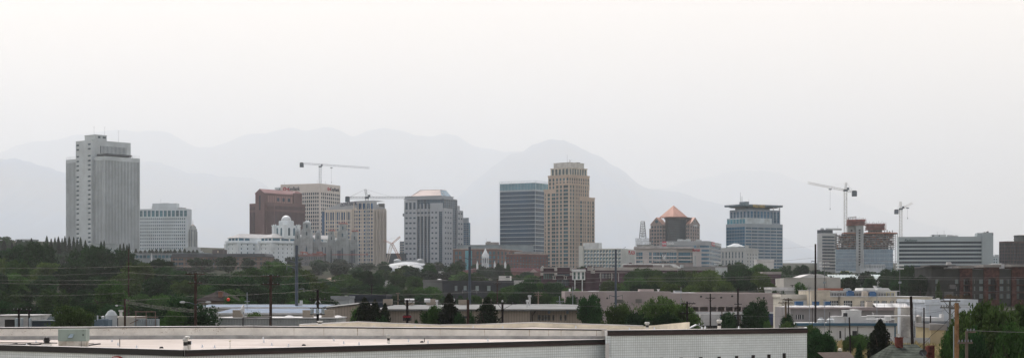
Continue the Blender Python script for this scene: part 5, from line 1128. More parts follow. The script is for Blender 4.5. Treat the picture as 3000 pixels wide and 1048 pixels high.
# ---- oval-domed hall and small dome
def domes():
    al = mat('aluminium_dome', (0.34,0.35,0.35), 0.5, 0.12, 0.2, metal=0.25)
    t = empty('domed_hall', G(1198, 1480), R(-8), 'long low hall under a bright silver turtle-back dome with two small roof cupolas', 'hall'); gz = t.location.z; zz = lambda p: Z(p, 1480)-gz
    s_ = 1480/F; a, c = 92*s_, 22.0; zb, zt = zz(800), zz(766); m = M()
    prof = [(math.cos(t_), zb+(zt-zb)*math.sin(t_)) for t_ in rng(0, 1.5, 10)]
    m.lathe(0, 0, [(1.0, 0)]+prof, 40, sx=a, sy=c); m.build('dome', al, t, smooth=True)
    m = M(); m.lathe(0, 0, [(1.0, 0), (1.0, zb-0.5)], 40, sx=a*0.98, sy=c*0.98)
    for i in range(44): q = 2*math.pi*i/44; m.box(a*math.cos(q)-0.7, c*math.sin(q)-0.7, 0, a*math.cos(q)+0.7, c*math.sin(q)+0.7, zb-0.4)
    m.build('piers', mat('hall_sandstone', (0.3,0.22,0.18)), t)
    m = M(); m.box(-34*s_, -2.6, zt-1.0, 34*s_, 2.6, zt+0.6); m.build('ridge_walkway', mat('hall_trim', (0.5,0.5,0.5)), t)
    for px in (-34, 34): m = M(); m.lathe(px*s_, -1, [(3.2, zt-2), (3.2, zt+1.2), (3.5, zt+1.3), (2.6, zt+2.2), (0.2, zt+2.6)], 14); m.build('cupola', al, t)
    t = empty('domed_pavilion', G(1003, 1450), 0, 'small white round dome with a flat drum, left of the silver turtle-back dome', 'pavilion'); gz = t.location.z; zz = lambda p: Z(p, 1450)-gz; r = 40*1450/F; m = M()
    m.lathe(0, 0, [(r, 0), (r, zz(800)), (r*1.02, zz(799)), (r*0.98, zz(797)), (r*0.8, zz(788)), (r*0.5, zz(783)), (r*0.1, zz(780))], 28); m.build('dome', mat('dome_cream', (0.62,0.6,0.56), 0.5), t, smooth=False)
domes()
TINT[:] = (1.0, 1.0, 1.0)
# ================================================================ cranes
def crane(name, label, mast, d, top, apex, jib0, jib1, cw, cols, base_py=None, hookpx=None, flat=False):
    o = G(mast, d); t = empty(name, o, 0, label, 'crane'); gz = o.z; s_ = d/F
    loc = lambda px, py, y=0.0: Vector(((px-mast)*s_, y, Z(py, d)-gz))
    st = mat('crane_'+cols[1], cols[0], 0.5, 0.1, 0.3); dk = mat('crane_dark', (0.08,0.11,0.14), 0.6)
    m = M(); zb = 0 if base_py is None else loc(mast, base_py).z; zt = loc(mast, top).z; nb = max(4, int((zt-zb)/3))
    m.truss((0,0,zb), (0,0,zt), 2.6, nb, 0.24, 0.12); m.build('mast', st, t)
    a, b = loc(*jib0), loc(*jib1); m = M(); L = (b-a).length; m.truss(a, b, 1.7, int(L/2.6), 0.17, 0.09, tri=False); m.build('jib', st, t)
    m = M(); m.box(-1.8,-1.8,zt, 1.8,1.8,zt+1.6); m.box(1.2,-2.6,zt+1.4, 3.2,-1.0,zt+3.6); m.build('slewing_cab', dk, t)
    q = loc(*cw[:2]); m = M(); e = cw[2]; m.box(q.x-e, -1.6, q.z-e*1.6, q.x+e, 1.6, q.z+e*0.7); m.box(q.x-e*0.7, -2.0, q.z+e*0.7, q.x+e*0.6, 2.0, q.z+e*0.9); m.build('counterweight', dk, t)
    if apex:
        p = loc(*apex); m = M(); m.truss((0,0,zt+1), p, 1.5, 4, 0.2, 0.1); m.build('tower_head', st, t); m = M()
        m.bar(p, a+(b-a)*0.55, 0.09); m.bar(p, a+(b-a)*0.3+Vector((0,0,1)), 0.07); m.bar(p, q, 0.09) ; m.bar(p, a+(q-a)*0.3, 0.07); m.build('pendant_line', st, t)
    if hookpx:
        h0 = loc(hookpx[0], hookpx[1]); h1 = loc(hookpx[0], hookpx[2]); m = M(); m.box(h0.x-1.3,-1,h0.z-1.6,h0.x+1.3,1,h0.z-0.7); m.bar(h0, h1, 0.09); m.bar((h1.x,0,h1.z+1.6), (h1.x,0,h1.z), 0.35); m.build('hook_line', dk, t)
    return t
crane('tower_crane', 'blue-masted flat-top tower crane standing over the white gridded tower with the key emblem', 938, 2050, 490, None, (892,479), (1083,492), (884,481,2.4), ((0.5,0.55,0.6),'paleblue'), hookpx=(971,489,536), base_py=560)
crane('tower_crane', 'dark-masted hammerhead crane in front of the cream-piered bank tower', 1075, 1500, 582, (1070,554), (1020,579), (1262,578), (1018,581,2.0), ((0.30,0.34,0.37),'grey'), hookpx=None)
crane('tower_crane', 'white hammerhead crane left of the unfinished tower, its jib rising to the left', 2477, 1620, 560, (2479,534), (2500,562), (2366,535), (2503,564,2.3), ((0.62,0.64,0.64),'white'), hookpx=(2432,551,614))
crane('tower_crane', 'small white crane with its jib swung up to the right, behind the grey slab hotel', 2639, 1750, 614, (2638,590), (2626,619), (2674,594), (2626,618,2.0), ((0.62,0.64,0.64),'white'), hookpx=(2659,606,641))
def crawler():
    d = 1560; t = empty('crawler_crane', G(1131, d), 0, 'orange and white lattice boom crane beside the pink-roofed tower', 'crane'); gz = t.location.z; s_ = d/F; P_ = lambda a, b: Vector(((a-1131)*s_, 0, Z(b, d)-gz))
    m = M(); m.truss(P_(1131,778), P_(1148,712), 2.3, 9, 0.2, 0.12); m.build('main_boom', mat('crane_cream', (0.55,0.5,0.45)), t)
    m = M(); m.truss(P_(1148,712), P_(1174,762), 2.0, 7, 0.2, 0.12); m.truss(P_(1172,693), P_(1148,714), 1.2, 5, 0.16, 0.1); m.truss(P_(1125,703), P_(1148,713), 1.2, 4, 0.16, 0.1); m.build('luffing_jib', mat('crane_orange', (0.42,0.22,0.15)), t)
    m = M(); m.bar(P_(1125,703), P_(1172,693), 0.08); m.bar(P_(1125,703), P_(1131,776), 0.06); m.bar(P_(1172,693), P_(1175,740), 0.07); m.build('pendant_line', mat('crane_cream', (0.55,0.5,0.45)), t)
    m = M(); q = P_(1131,778); m.box(q.x-5,-2.5,0,q.x+5,2.5,1.6); m.box(q.x-4,-1.8,1.6,q.x+3,1.8,4.2); m.build('carriage', mat('crane_dark', (0.08,0.11,0.14)), t)
crawler()

# ================================================================ middle distance
# ---- brick and stone school
def school():
    d = 800; b = Bld('school', 'long dark purple-brick school with stone bands and one white bay of three tall green windows', 'school', 1586, 1985, None, d, 1, 40)
    br = mat('purple_brick', (0.075,0.045,0.058), 0.9, 0.12, 0.2, fine=0.1); st = mat('school_stone', (0.40,0.38,0.36), 0.85, 0.08, 0.15); gl = GLASS('school_glass', (0.07,0.10,0.12), 0.2, 0.4); wh = mat('bay_white', (0.66,0.68,0.68), 0.6); gg = GLASS('green_glass', (0.09,0.16,0.15), 0.2); U, Zp = b.uF, b.z
    m = M()
    # long wing
    r1 = [(Zp(815), Zp(800)), (Zp(848), Zp(829))]; x0 = U(1743)
    b.body(m, x0, 0, 0, 40, 0, Zp(791), F_=dict(cols=[(U(a), U(c)) for a, c in ((1755,1760),(1763,1770),(1771.5,1780),(1781.5,1789),(1792,1798),(1832,1837.5),(1840,1845),(1846,1851),(1880,1886),(1888,1894),(1925,1931),(1933,1939),(1966,1972),(1974,1980))], rows=r1, gm=gl, dep=0.3, mull=1, hm=2, mm=st), top=1)
    # link with stair windows
    x2 = U(1730); b.body(m, x2, x0-0.001, 1, 40, 0, Zp(789), F_=dict(cols=[(U(1732.5), U(1743))], rows=[(Zp(822), Zp(801)), (Zp(848), Zp(829))], gm=gl, dep=0.3, mull=3, hm=3, mm=st), top=1)
    m.box(U(1714), -2, 0, x2-0.001, 38, Zp(783)); m.box(U(1676), 2, 0, U(1714)-0.001, 38, Zp(786))
    xa, xb = U(1586), U(1676)
    b.body(m, xa, U(1629), 0, 30, 0, Zp(785), F_=dict(cols=[(U(1592+6.3*i), U(1596.5+6.3*i)) for i in range(6)], rows=[(Zp(816), Zp(801))], gm=gg, dep=0.3), top=1)
    b.body(m, U(1629)+0.001, xb-0.001, -1, 30, 0, Zp(783), F_=dict(cols=[(U(1632+4.6*i), U(1635.6+4.6*i)) for i in range(8)], rows=[(Zp(808), Zp(801)), (Zp(836), Zp(818))], gm=gl, dep=0.3), top=1)
    m.build('wall', [br, GR], b.o)
    m = M(); m.box(x0, -0.3, Zp(791), 0, -0.01, Zp(782)) ; m.box(x0, 0, Zp(791), 0, 1, Zp(782)); m.box(x0, -0.25, Zp(798.2), 0, -0.01, Zp(797)); m.box(x2, -0.2, Zp(800), x0-0.01, 0.99, Zp(791))
    for i in range(1, 9): m.box(x0+(-x0)*i/9, -0.34, Zp(791), x0+(-x0)*i/9+0.12, -0.301, Zp(782))
    for a, c, top in ((1586,1629,784),(1629.3,1672,781.5)): m.box(U(a)-0.2, -1.4, Zp(top)-0.1, U(c)+0.2, 0.5, Zp(top)+0.35)
    for a in (1586.5, 1627, 1672.5): m.box(U(a)-0.5, -1.6, Zp(793), U(a)+0.9, -1.0, Zp(783)); m.box(U(a)-0.5, -1.7, Zp(806), U(a)+0.9, -1.0, Zp(798))
    m.box(U(1590), -0.3, Zp(799.5), U(1629), -0.01, Zp(798)); 
    for a in (1722, 1728, 1811, 1838, 1759, 1791): m.box(U(a), -0.35, Zp(848 if a < 1750 else 824), U(a)+0.35, -0.01, Zp(799))
    for a in (1724, 1731): m.box(U(a)-0.6, -2.6, Zp(792), U(a)+0.9, -2.01, Zp(782))
    m.build('stone_trim', st, b.o)
    m = M(); a, c = U(1676), U(1714); b.body(m, a, c, -2.2, 2, Zp(819), Zp(794), F_=dict(cols=[(U(1680), U(1686)), (U(1692), U(1698.5)), (U(1704.5), U(1711))], rows=[(Zp(817), Zp(796))], gm=gg, dep=0.3, hm=1, mm=wh), top=0); m.prism([(a-0.4,-2.6),(c+0.4,-2.6),(c+0.4,2),(a-0.4,2)], Zp(794), Zp(788), s1=0.93); m.build('white_bay', wh, b.o)
    m = M(); 
    for p in (1684, 1705.5): m.bar((U(p), -1.6, 0), (U(p), -1.6, Zp(819)), 0.28, 8)
    m.split('bay_post', wh, b.o)
    for a in (1624, 1656): m = M(); m.box(U(a-5), -3, Zp(818), U(a+5), -1.01, Zp(816)); m.box(U(a-6.5), -3.4, Zp(808.5), U(a+6.5), -1.01, Zp(807.5)); m.box(U(a-4), -2.8, Zp(816), U(a-2), -1.01, Zp(809)); m.box(U(a+2), -2.8, Zp(816), U(a+4), -1.01, Zp(809)); m.build('porch_canopy', st, b.o)
    m = M(); m.box(U(1630), -2.6, Zp(806), U(1655), -1.01, Zp(804.7)); m.build('canopy_slab', st, b.o)
    m = M(); m.box(U(1832), 12, Zp(782), U(1918), 24, Zp(773.5)); m.box(U(1842), 14, Zp(773), U(1864), 22, Zp(770)); m.box(U(1849), 15, Zp(770), U(1856), 20, Zp(767)); m.build('roof_monitor', mat('monitor_brown', (0.09,0.06,0.065)), b.o)
    m = M(); m.box(U(1831), 11.5, Zp(773.5), U(1966), 24.5, Zp(771.5)); x, y = U(1966), U(1990); m.face([(x,11.6,Zp(771.5)), (x+3,11.6,Zp(771.5)), (y+2,11.6,Zp(784)), (y-1,11.6,Zp(784))]); m.face([(x,11.6,Zp(771.5)), (y,11.6,Zp(784)), (y,24,Zp(784)), (x,24,Zp(771.5))]); m.box(U(1945), 11.2, Zp(783), U(1950), 11.49, Zp(774)); m.build('sloping_skylight', wh, b.o)
    m = M(); m.box(U(1600), 8, Zp(784), U(1630), 14, Zp(779.5)); m.box(U(1722), 6, Zp(784), U(1735), 12, Zp(778)); m.box(U(1740), 6, Zp(784), U(1768), 8, Zp(780)); m.build('roof_room', mat('monitor_brown', (0.09,0.06,0.065)), b.o)
    m = M(); pts = [Vector((U(1587), 3, Zp(784))), Vector((U(1586.5), 3, Zp(780.5))), Vector((U(1590), 3, Zp(779))), Vector((U(1593), 3, Zp(781)))]; m.path(pts, 0.15, 6); m.build('vent_pipe', wh, b.o)
    b.done()
school()
b, _ = flat_block('school_wing', 'flat grey-banded wing of the school running behind the big tree row', 1986, 2130, 830, 783, 830, (0.30,0.30,0.30), 1, 30); m = M(); m.box(-b.w, -0.2, b.z(797), b.uF(2094), -0.02, b.z(791)); m.build('dark_band', mat('purple_brick', (0.075,0.045,0.058)), b.o); m = M(); m.box(b.uF(2095), -1.5, 0, 0, -0.05, b.z(784)); m.build('pale_cladding', mat('pale_blue_clad', (0.42,0.46,0.47)), b.o); m = M(); m.box(b.uF(1992), -3, b.z(783), b.uF(2001), -0.6, b.z(775)); m.build('louvre_box', mat('unit_metal', (0.42,0.43,0.43)), b.o); b.done()
b, _ = flat_block('school_annex', 'dark purple-brick block at the right end of the big tree row', 2236, 2288, 700, 799, 840, (0.085,0.055,0.07), 1, 20, trim=(0.3,0.28,0.27)); m = M(); m.box(b.uF(2262), 0.1, b.z(815)-0.2, b.uF(2288), 6, b.z(812)); m.build('ledge', mat('purple_brick', (0.075,0.045,0.058)), b.o); b.done()
# ---- white sheds left of the arch hall
b, _ = flat_block('small_building', 'small white hipped building among the treetops below the striped teal tower', 2217, 2267, 900, 762, 790, (0.60,0.60,0.60), 3, 14, trim=(0.6,0.6,0.6)); b.done()
# ---- pink tilt-up warehouse
def warehouse():
    b = Bld('warehouse', 'long low pinkish-grey warehouse with truck docks along its right half', 'warehouse', 1655, 2284, 2302, 440, 1)
    st = mat('pink_concrete', (0.34,0.295,0.29), 0.88, 0.06, 0.12, fine=0.05); wh = mat('dock_white', (0.56,0.57,0.58), 0.8); U, Zp = b.uF, b.z; m = M(); w = b.w; dp = 70; xs = U(1965)
    dock = [(U(a), U(c)) for a, c in ((2025,2047),(2051,2075),(2079,2099),(2103,2123),(2127,2147),(2151,2171),(2175,2190))]
    b.body(m, -w, xs, 0, dp, 0, Zp(852.5), top=1)
    h = b.wall(m, ('F', 0), xs, 0, Zp(912), Zp(857), dock, [(Zp(911), Zp(898))], 3.0)
    m.box(xs, 0.0, Zp(912), 0, dp, Zp(857), 0, 'DF'); m.face([(xs,3.0,0), (0,3.0,0), (0,3.0,Zp(912)), (xs,3.0,Zp(912))])
    for a, c in dock: m.face([(a,3.0,Zp(911)), (c,3.0,Zp(911)), (c,3.0,Zp(898)), (a,3.0,Zp(898))])
    for i in range(1, 12): x = -w+w*i/12; m.box(x, -0.03, Zp(912), x+0.06, -0.001, Zp(859))
    m.box(U(2192), 0, 0, 0, 3, Zp(912.01), 0, 'U')
    m.build('wall', [st, mat('white_membrane', (0.55,0.54,0.52), 0.9)], b.o)
    m = M(); m.box(xs, -0.12, Zp(920), U(2192), 0.2, Zp(912.2)); m.box(U(2192)+0.01, -0.1, 0, 0, -0.01, Zp(912.2)); m.build('white_band', wh, b.o)
    m = M()
    for a, c in dock: m.box(a+0.2, 2.9, 0, c-0.2, 2.99, Zp(921))
    m2 = M()
    for a, c in dock[:-1]: o = M().box(a+0.45, 2.75, 0.9, c-0.45, 2.89, Zp(923)).build('dock_door', mat('dock_door_paint', (0.25,0.32,0.42), 0.6, rnd=0.2), b.o)
    m.build('dock_frame', mat('dock_dark', (0.035,0.045,0.07)), b.o)
    m = M()
    for a in (2048.5, 2077, 2101, 2125, 2149, 2173): m.box(U(a)-0.12, 0.0, 0, U(a)+0.12, 0.25, Zp(912))
    m.split('dock_post', wh, b.o)
    m = M()
    for p, q in ((1690,871),(1779,872),(1935,871),(2054,867),(2113,870),(2145,866),(2238,871)): m.lathe(U(p), 0, [(0.02, Zp(q)-0.3), (0.28, Zp(q)-0.2), (0.28, Zp(q)+0.1), (0.02, Zp(q)+0.25)], 8)
    m.split('wall_light', mat('dark_metal', (0.05,0.05,0.05)), b.o)
    m = M(); m.box(U(1681), -0.2, Zp(887), U(1700), -0.02, Zp(874)); m.box(U(1862), -0.2, Zp(886), U(1880), -0.02, Zp(875)); m.box(U(1807), -0.2, Zp(887), U(1826), -0.02, Zp(876)); m.split('louvre_panel', mat('louvre_olive', (0.13,0.13,0.12)), b.o)
    m = M(); m.box(U(1878), 6, Zp(853), U(1920), 14, Zp(846)); m.build('roof_box', st, b.o)
    m = M(); m.cyl(U(1932), 4, Zp(853), Zp(846.5), 0.25); m.cyl(U(1932), 4, Zp(848), Zp(846), 0.42); m.cyl(U(1670), 5, Zp(853), Zp(844.5), 0.25); m.build('roof_vent', wh, b.o)
    m = M(); m.box(U(1984), 8, Zp(857), U(2005), 13, Zp(850)); m.build('louvred_unit', mat('unit_grey', (0.3,0.33,0.34)), b.o)
    m = M(); m.lathe(U(2012), 8, [(2.2, Zp(857)), (2.0, Zp(856)), (0.3, Zp(855.2))], 12, sx=1.4); m.lathe(U(1741), 6, [(1.6, Zp(853)), (1.5, Zp(851.5)), (0.3, Zp(851))], 12); m.build('roof_skylight', wh, b.o)
    b.done()
warehouse()
def box_trailer(px, py_b, d, L, col, label, rz=0.0):
    o = P(px, py_b, d); o.z = terr(o.x, o.y); t = empty('truck_trailer', o, rz, label, 'trailer'); c = mat('trailer_'+label[:8], col, 0.5)
    m = M(); m.box(0,0,1.1, L,2.5,4.0); 
    for i in range(int(L/1.2)): m.box(0.3+i*1.2, -0.04, 1.2, 0.36+i*1.2, -0.001, 3.9)
    m.build('box', c, t); m = M(); m.box(0.2,0.4,0.8,L-0.2,2.1,1.09); m.build('chassis', mat('dark_metal', (0.05,0.05,0.05)), t)
    for x in (L-2.4, L-1.1):
        for y in (0.1, 2.1): m = M(); a = [(math.cos(q), math.sin(q)) for q in rng(0, 2*math.pi*11/12, 12)]; m.V = [(x+0.5*p, y, 0.5+0.5*q) for p, q in a]+[(x+0.5*p, y+0.3, 0.5+0.5*q) for p, q in a]; m.F = [(i, (i+1)%12, 12+(i+1)%12, 12+i) for i in range(12)]+[tuple(range(12)), tuple(range(12,24))]; m.I = [0]*14; m.build('wheel', mat('rubber', (0.02,0.02,0.02)), t)
    m = M(); m.box(1.2,0.5,0,1.4,0.7,0.8); m.box(1.2,1.8,0,1.4,2.0,0.8); m.build('landing_gear', mat('dark_metal', (0.05,0.05,0.05)), t)
box_trailer(2246, 950, 420, 6.5, (0.03,0.05,0.12), 'dark blue box trailer parked by the right end of the pink warehouse')
box_trailer(2052, 950, 415, 5.0, (0.5,0.5,0.5), 'white box trailer backed to the pink warehouse docks')
# ---- arched hall and neighbours
def arch_hall():
    d = 640; b = Bld('hall', 'blank cream hall with a shallow arched roof, right of the big tree row', 'hall', 2296, 2461, None, d, 2, 26); st = mat('hall_cream', (0.45,0.44,0.41), 0.85, 0.06, 0.12); U, Zp = b.uF, b.z
    m = M(); m.box(-b.w, 0, 0, U(2421)-0.001, 26, Zp(814)); m.box(U(2421), -1.2, 0, 0, 26, Zp(812)); m.build('wall', st, b.o)
    m = M(); a, c = U(2341), U(2438); n = 14; pts = [(a+(c-a)*i/n, Zp(814)+(Zp(801)-Zp(814))*math.sin(math.pi*i/n)) for i in range(n+1)]
    for (xa, za), (xb, zb) in zip(pts, pts[1:]): m.face([(xa,0.5,Zp(814)),(xb,0.5,Zp(814)),(xb,0.5,zb),(xa,0.5,za)]); m.face([(xa,0.5,za),(xb,0.5,zb),(xb,26,zb),(xa,26,za)])
    m.build('arched_roof', mat('hall_roof', (0.55,0.55,0.54)), b.o)
    m = M(); m.box(-b.w-0.15, -0.2, Zp(814), U(2421), 0.3, Zp(812.7)); m.box(U(2381), -0.05, 0, U(2381)+0.1, -0.001, Zp(814)); m.build('parapet_trim', mat('hall_trim2', (0.46,0.45,0.42)), b.o); b.done()
    b, _ = flat_block('low_shed', 'low white-roofed shed in front of the arched cream hall', 2262, 2350, 520, 846, 870, (0.42,0.43,0.42), 2, 60, trim=(0.6,0.6,0.6)); b.done()
    b = Bld('vaulted_hall', 'pale green glazed vault roof behind the trees in front of the unfinished tower', 'building', 2432, 2600, None, 900, 2, 24); m = M(); x0, x1 = -b.w, 0; n = 8
    pts = [(24*i/n, b.z(822)+(b.z(803)-b.z(822))*math.sin(math.pi*(0.12+0.88*i/n)/1.0*0.6)) for i in range(n+1)]
    for (ya, za), (yb, zb) in zip(pts, pts[1:]): m.face([(x0,ya,za),(x1,ya,za),(x1,yb,zb),(x0,yb,zb)])
    m.build('glazed_vault', mat('vault_green', (0.36,0.44,0.42), 0.3), b.o); m = M(); m.box(x0, 0, 0, x1, 24, b.z(821)); m.build('wall', mat('vault_wall', (0.4,0.42,0.4)), b.o)
    m = M()
    for i in range(18): x = x0+(x1-x0)*i/17; [m.bar((x,pts[k][0]-0.05,pts[k][1]+0.1),(x,pts[k+1][0]-0.05,pts[k+1][1]+0.1),0.12) for k in range(n)]
    m.build('vault_ribs', mat('steel_pale', (0.5,0.56,0.58)), b.o); b.done()
arch_hall()
# ---- cream industrial works
CRM = mat('works_cream', (0.50,0.46,0.38), 0.85, 0.1, 0.3, fine=0.08); WHT = mat('works_white', (0.50,0.51,0.51), 0.6, 0.06, 0.3); PNK = mat('works_pink', (0.30,0.26,0.26), 0.85, 0.08, 0.2); DGL = GLASS('works_glass', (0.035,0.045,0.055), 0.25, 0.35)
def works():
    d = 385; b = Bld('factory', 'cream two-storey factory with many dark windows and a white clerestory on its roof', 'factory', 2374, 2732, None, d, 2, 30); U, Zp = b.uF, b.z; m = M()
    zc = lambda p: Zp(p, U(2550))
    cols = [(U(a), U(c)) for a, c in ((2431,2456),(2472,2497),(2521,2532),(2538,2554),(2560,2576),(2583,2598),(2608,2619),(2625,2641),(2647,2662),(2668,2682),(2689,2704),(2711,2724))]
    b.body(m, U(2430), 0, 0, 30, 0, Zp(868.5), F_=dict(cols=cols, rows=[(Zp(896.5), Zp(880))], gm=DGL, dep=0.25, mull=3, hm=1, mm=WHT), top=1)
    m.box(U(2374), -1, 0, U(2430)-0.001, 20, Zp(850)); m.build('wall', [CRM, GR], b.o)
    m = M(); m.box(U(2430), -0.25, Zp(869), 0.2, 30, Zp(867.5)); m.box(U(2374)-0.1, -1.15, Zp(850), U(2430)+0.1, 20, Zp(849)); m.build('parapet_cap', WHT, b.o)
    m = M(); x0, x1 = U(2430)+0.5, U(2648); cl = even(x0, x1, 42, 0.6, 0.6)
    b.body(m, x0, x1, 8, 24, Zp(868.5), Zp(851), F_=dict(cols=cl, rows=[(Zp(866), Zp(858))], gm=DGL, dep=0.2), top=0); m.box(x0-0.4, 7.4, Zp(852.5), x1+0.5, 24.5, Zp(850.5)); m.build('clerestory', WHT, b.o)
    m = M()
    for i in range(9): z = Zp(893)+i*0.45; m.bar((U(2456),-0.25,z+0.2), (U(2460),-0.25,z+0.2), 0.05)
    m.bar((U(2456),-0.25,Zp(896)), (U(2456),-0.25,Zp(866)), 0.05); m.bar((U(2460),-0.25,Zp(896)), (U(2460),-0.25,Zp(866)), 0.05); m.build('ladder', mat('dark_metal', (0.05,0.05,0.05)), b.o)
    m = M(); m.box(U(2433), 10, Zp(850.5), U(2491), 20, Zp(843)); m.build('roof_room', mat('rust_roof', (0.22,0.085,0.055)), b.o)
    m = M()
    for a, c in ((2547, 2590), (2592, 2632)):
        xa, xc = U(a), U(c); m.face([(xa,9,Zp(850)),(xc,9,Zp(850)),((xa+xc)/2+1,9,Zp(842.5)),((xa+xc)/2-1.5,9,Zp(842.5))]); m.face([(xa,9,Zp(850)),((xa+xc)/2-1.5,9,Zp(842.5)),((xa+xc)/2-1.5,20,Zp(842.5)),(xa,20,Zp(850))]); m.face([(xc,9,Zp(850)),(xc,20,Zp(850)),((xa+xc)/2+1,20,Zp(842.5)),((xa+xc)/2+1,9,Zp(842.5))]); m.face([((xa+xc)/2-1.5,9,Zp(842.5)),((xa+xc)/2+1,9,Zp(842.5)),((xa+xc)/2+1,20,Zp(842.5)),((xa+xc)/2-1.5,20,Zp(842.5))])
    m.build('roof_peaks', WHT, b.o)
    def bx(a, c, t, bt, y, mt, nm, grill=False):
        m = M(); m.box(U(a), y, Zp(bt), U(c), y+2, Zp(t))
        if grill:
            for i in range(5): zz = Zp(bt)+(Zp(t)-Zp(bt))*(i+0.5)/5; m.box(U(a)+0.1, y-0.05, zz-0.04, U(c)-0.1, y-0.001, zz+0.04)
        m.cyl((U(a)+U(c))/2, y+1, Zp(t), Zp(t)+0.2, 0.6); m.build(nm, mt, b.o)
    blu = mat('cooler_blue', (0.03,0.10,0.22), 0.5); tan = mat('cooler_tan', (0.40,0.36,0.31), 0.7)
    bx(2494,2513,853,866,5,blu,'blue_cooler',True); bx(2539,2555,854,867,5,tan,'tan_cooler',True); bx(2561,2579,855,868,5,blu,'blue_cooler',True)
    bx(2592,2598,838,849,12,WHT,'roof_vent'); bx(2600,2612,843,850,12,mat('unit_metal', (0.42,0.43,0.43)),'roof_vent'); bx(2500,2520,845,850,12,mat('unit_metal', (0.42,0.43,0.43)),'roof_vent')
    m = M(); rail(m, [(U(2612), 6, Zp(868)), (U(2636), 6, Zp(868))], 1.1, 0.8, 0.05); m.build('yellow_railing', mat('rail_yellow', (0.5,0.45,0.15)), b.o); b.done()
    b, _ = flat_block('factory_wing', 'low cream wing at the left end of the cream factory', 2290, 2374, 392, 868.5, 890, (0.52,0.50,0.44), 2, 16, trim=(0.6,0.58,0.52)); m = M(); xa, xc = b.uF(2335), b.uF(2374); m.face([(xa,-0.6,b.z(895)),(xc,-0.6,b.z(895)),(xc,-0.6,b.z(878)),(xa+1.2,-0.6,b.z(878))]); m.face([(xa,-0.6,b.z(895)),(xa+1.2,-0.6,b.z(878)),(xa+1.2,-0.05,b.z(878)),(xa,-0.05,b.z(895))]); m.build('white_lean_to', WHT, b.o); b.done()
    # pinkish low building in front with dome skylights and blue coolers
    d = 345; b = Bld('low_workshop', 'low mauve workshop with white dome skylights, in front of the cream factory', 'workshop', 2318, 2632, None, d, 1, 24); U, Zp = b.uF, b.z; m = M()
    b.body(m, -b.w, U(2508), 0, 24, 0, Zp(900), F_=dict(cols=[(U(2332), U(2341)), (U(2343), U(2355))], rows=[(Zp(934), Zp(921))], gm=DGL, dep=0.2, mull=1, mm=WHT), top=1); m.box(U(2508)+0.001, 4, 0, 0, 24, Zp(900)); m.build('wall', [mat('workshop_grey', (0.24,0.235,0.24), 0.85, 0.08, 0.2), mat('white_membrane', (0.55,0.54,0.52))], b.o)
    m = M(); m.box(-b.w-0.5, -0.7, Zp(904), U(2510), 1, Zp(899.5)); m.box(U(2510), 3.4, Zp(909), 0, 4.5, Zp(899.5)); m.build('fascia', PNK, b.o)
    m = M()
    for a in rng(2325, 2495, 8): m.lathe(U(a), 8, [(1.3, Zp(900)), (1.25, Zp(898)), (0.8, Zp(895.5)), (0.1, Zp(894.6))], 12, sx=1.15)
    m.split('dome_skylight', WHT, b.o)
    for k, (a, c, t, bt) in enumerate(((2353,2376,883.5,896),(2407,2424,884,896),(2442,2458,884,897))):
        m = M(); m.box(U(a), 10, Zp(bt+3), U(c), 12, Zp(t)); [m.box(U(a)+0.1, 9.95, Zp(bt)+i*0.18, U(c)-0.1, 9.999, Zp(bt)+i*0.18+0.06) for i in range(4)]; m.box(U(a)-0.05, 9.9, Zp(t), U(c)+0.05, 12.1, Zp(t)+0.08); m.build('blue_cooler', blu, b.o)
    m = M(); m.box(U(2568), 10, Zp(900), U(2585), 12.5, Zp(884)); m.box(U(2567.5), 9.9, Zp(884), U(2585.5), 12.6, Zp(883.3)); m.build('tan_cooler', tan, b.o)
    m = M()
    for a in (2590, 2632):
        xa = U(a); xc = U(a+50)
        m.face([(xa,12,Zp(889)),(xc-1,12,Zp(889)),(xc,8,Zp(900)),(xa,8,Zp(900))]); m.face([(xc-1,12,Zp(889)),(xc+0.6,12,Zp(889)),(xc+0.6,8,Zp(900)),(xc,8,Zp(900))])
        m.box(xa, 12, Zp(900), xc+0.6, 12.2, Zp(888.6))
    m.build('white_roof_monitor', WHT, b.o); m = M(); rail(m, [(U(2586), 6, Zp(900)), (U(2700), 6, Zp(900))], 1.1, 1.4, 0.03); m.build('roof_railing', mat('antenna_metal', (0.28,0.3,0.32)), b.o); b.done()
    b, _ = flat_block('metal_shed', 'long plain pale-blue metal shed behind the tanks', 2712, 2862, 350, 884.5, 915, (0.50,0.55,0.60), 2, 30, trim=(0.5,0.55,0.6)); m = M(); [m.box(b.uF(p), -0.1, b.z(918), b.uF(p)+0.12, -0.01, b.z(884.5)) for p in (2723, 2760, 2800, 2835)]; m.split('downpipe', WHT, b.o); m = M(); m.cyl(b.uF(2757), 3, b.z(884.5), b.z(872), 0.35); m.box(b.uF(2748), 4, b.z(884.5), b.uF(2757), 6, b.z(875)); m.box(b.uF(2854), 3, b.z(884.5), b.uF(2872), 6, b.z(878)); m.build('roof_plant', WHT, b.o); b.done()
    # white plant equipment and teal-edged shed
    d = 318; b = Bld('loading_shed', 'white shed with a dark teal fascia under rooftop pipework, left of the big tank', 'shed', 2332, 2620, None, d, 1, 22); U, Zp = b.uF, b.z; m = M(); b.body(m, -b.w, 0, 0, 22, 0, Zp(948), F_=dict(cols=[(U(2459),U(2465)),(U(2497),U(2512))], rows=[(Zp(990),Zp(968))], gm=mat('opening_dark', (0.03,0.03,0.035)), dep=0.4), top=1); m.build('wall', [WHT, GR], b.o)
    m = M(); m.box(-b.w, -0.8, Zp(953), 0.4, 0.6, Zp(945)); m.build('fascia', mat('teal_fascia', (0.03,0.09,0.14), 0.5), b.o); m = M(); m.box(0.01, 0, 0, 0.3, 0.6, Zp(953)); m.build('corner_post', mat('teal_fascia', (0.03,0.09,0.14)), b.o)
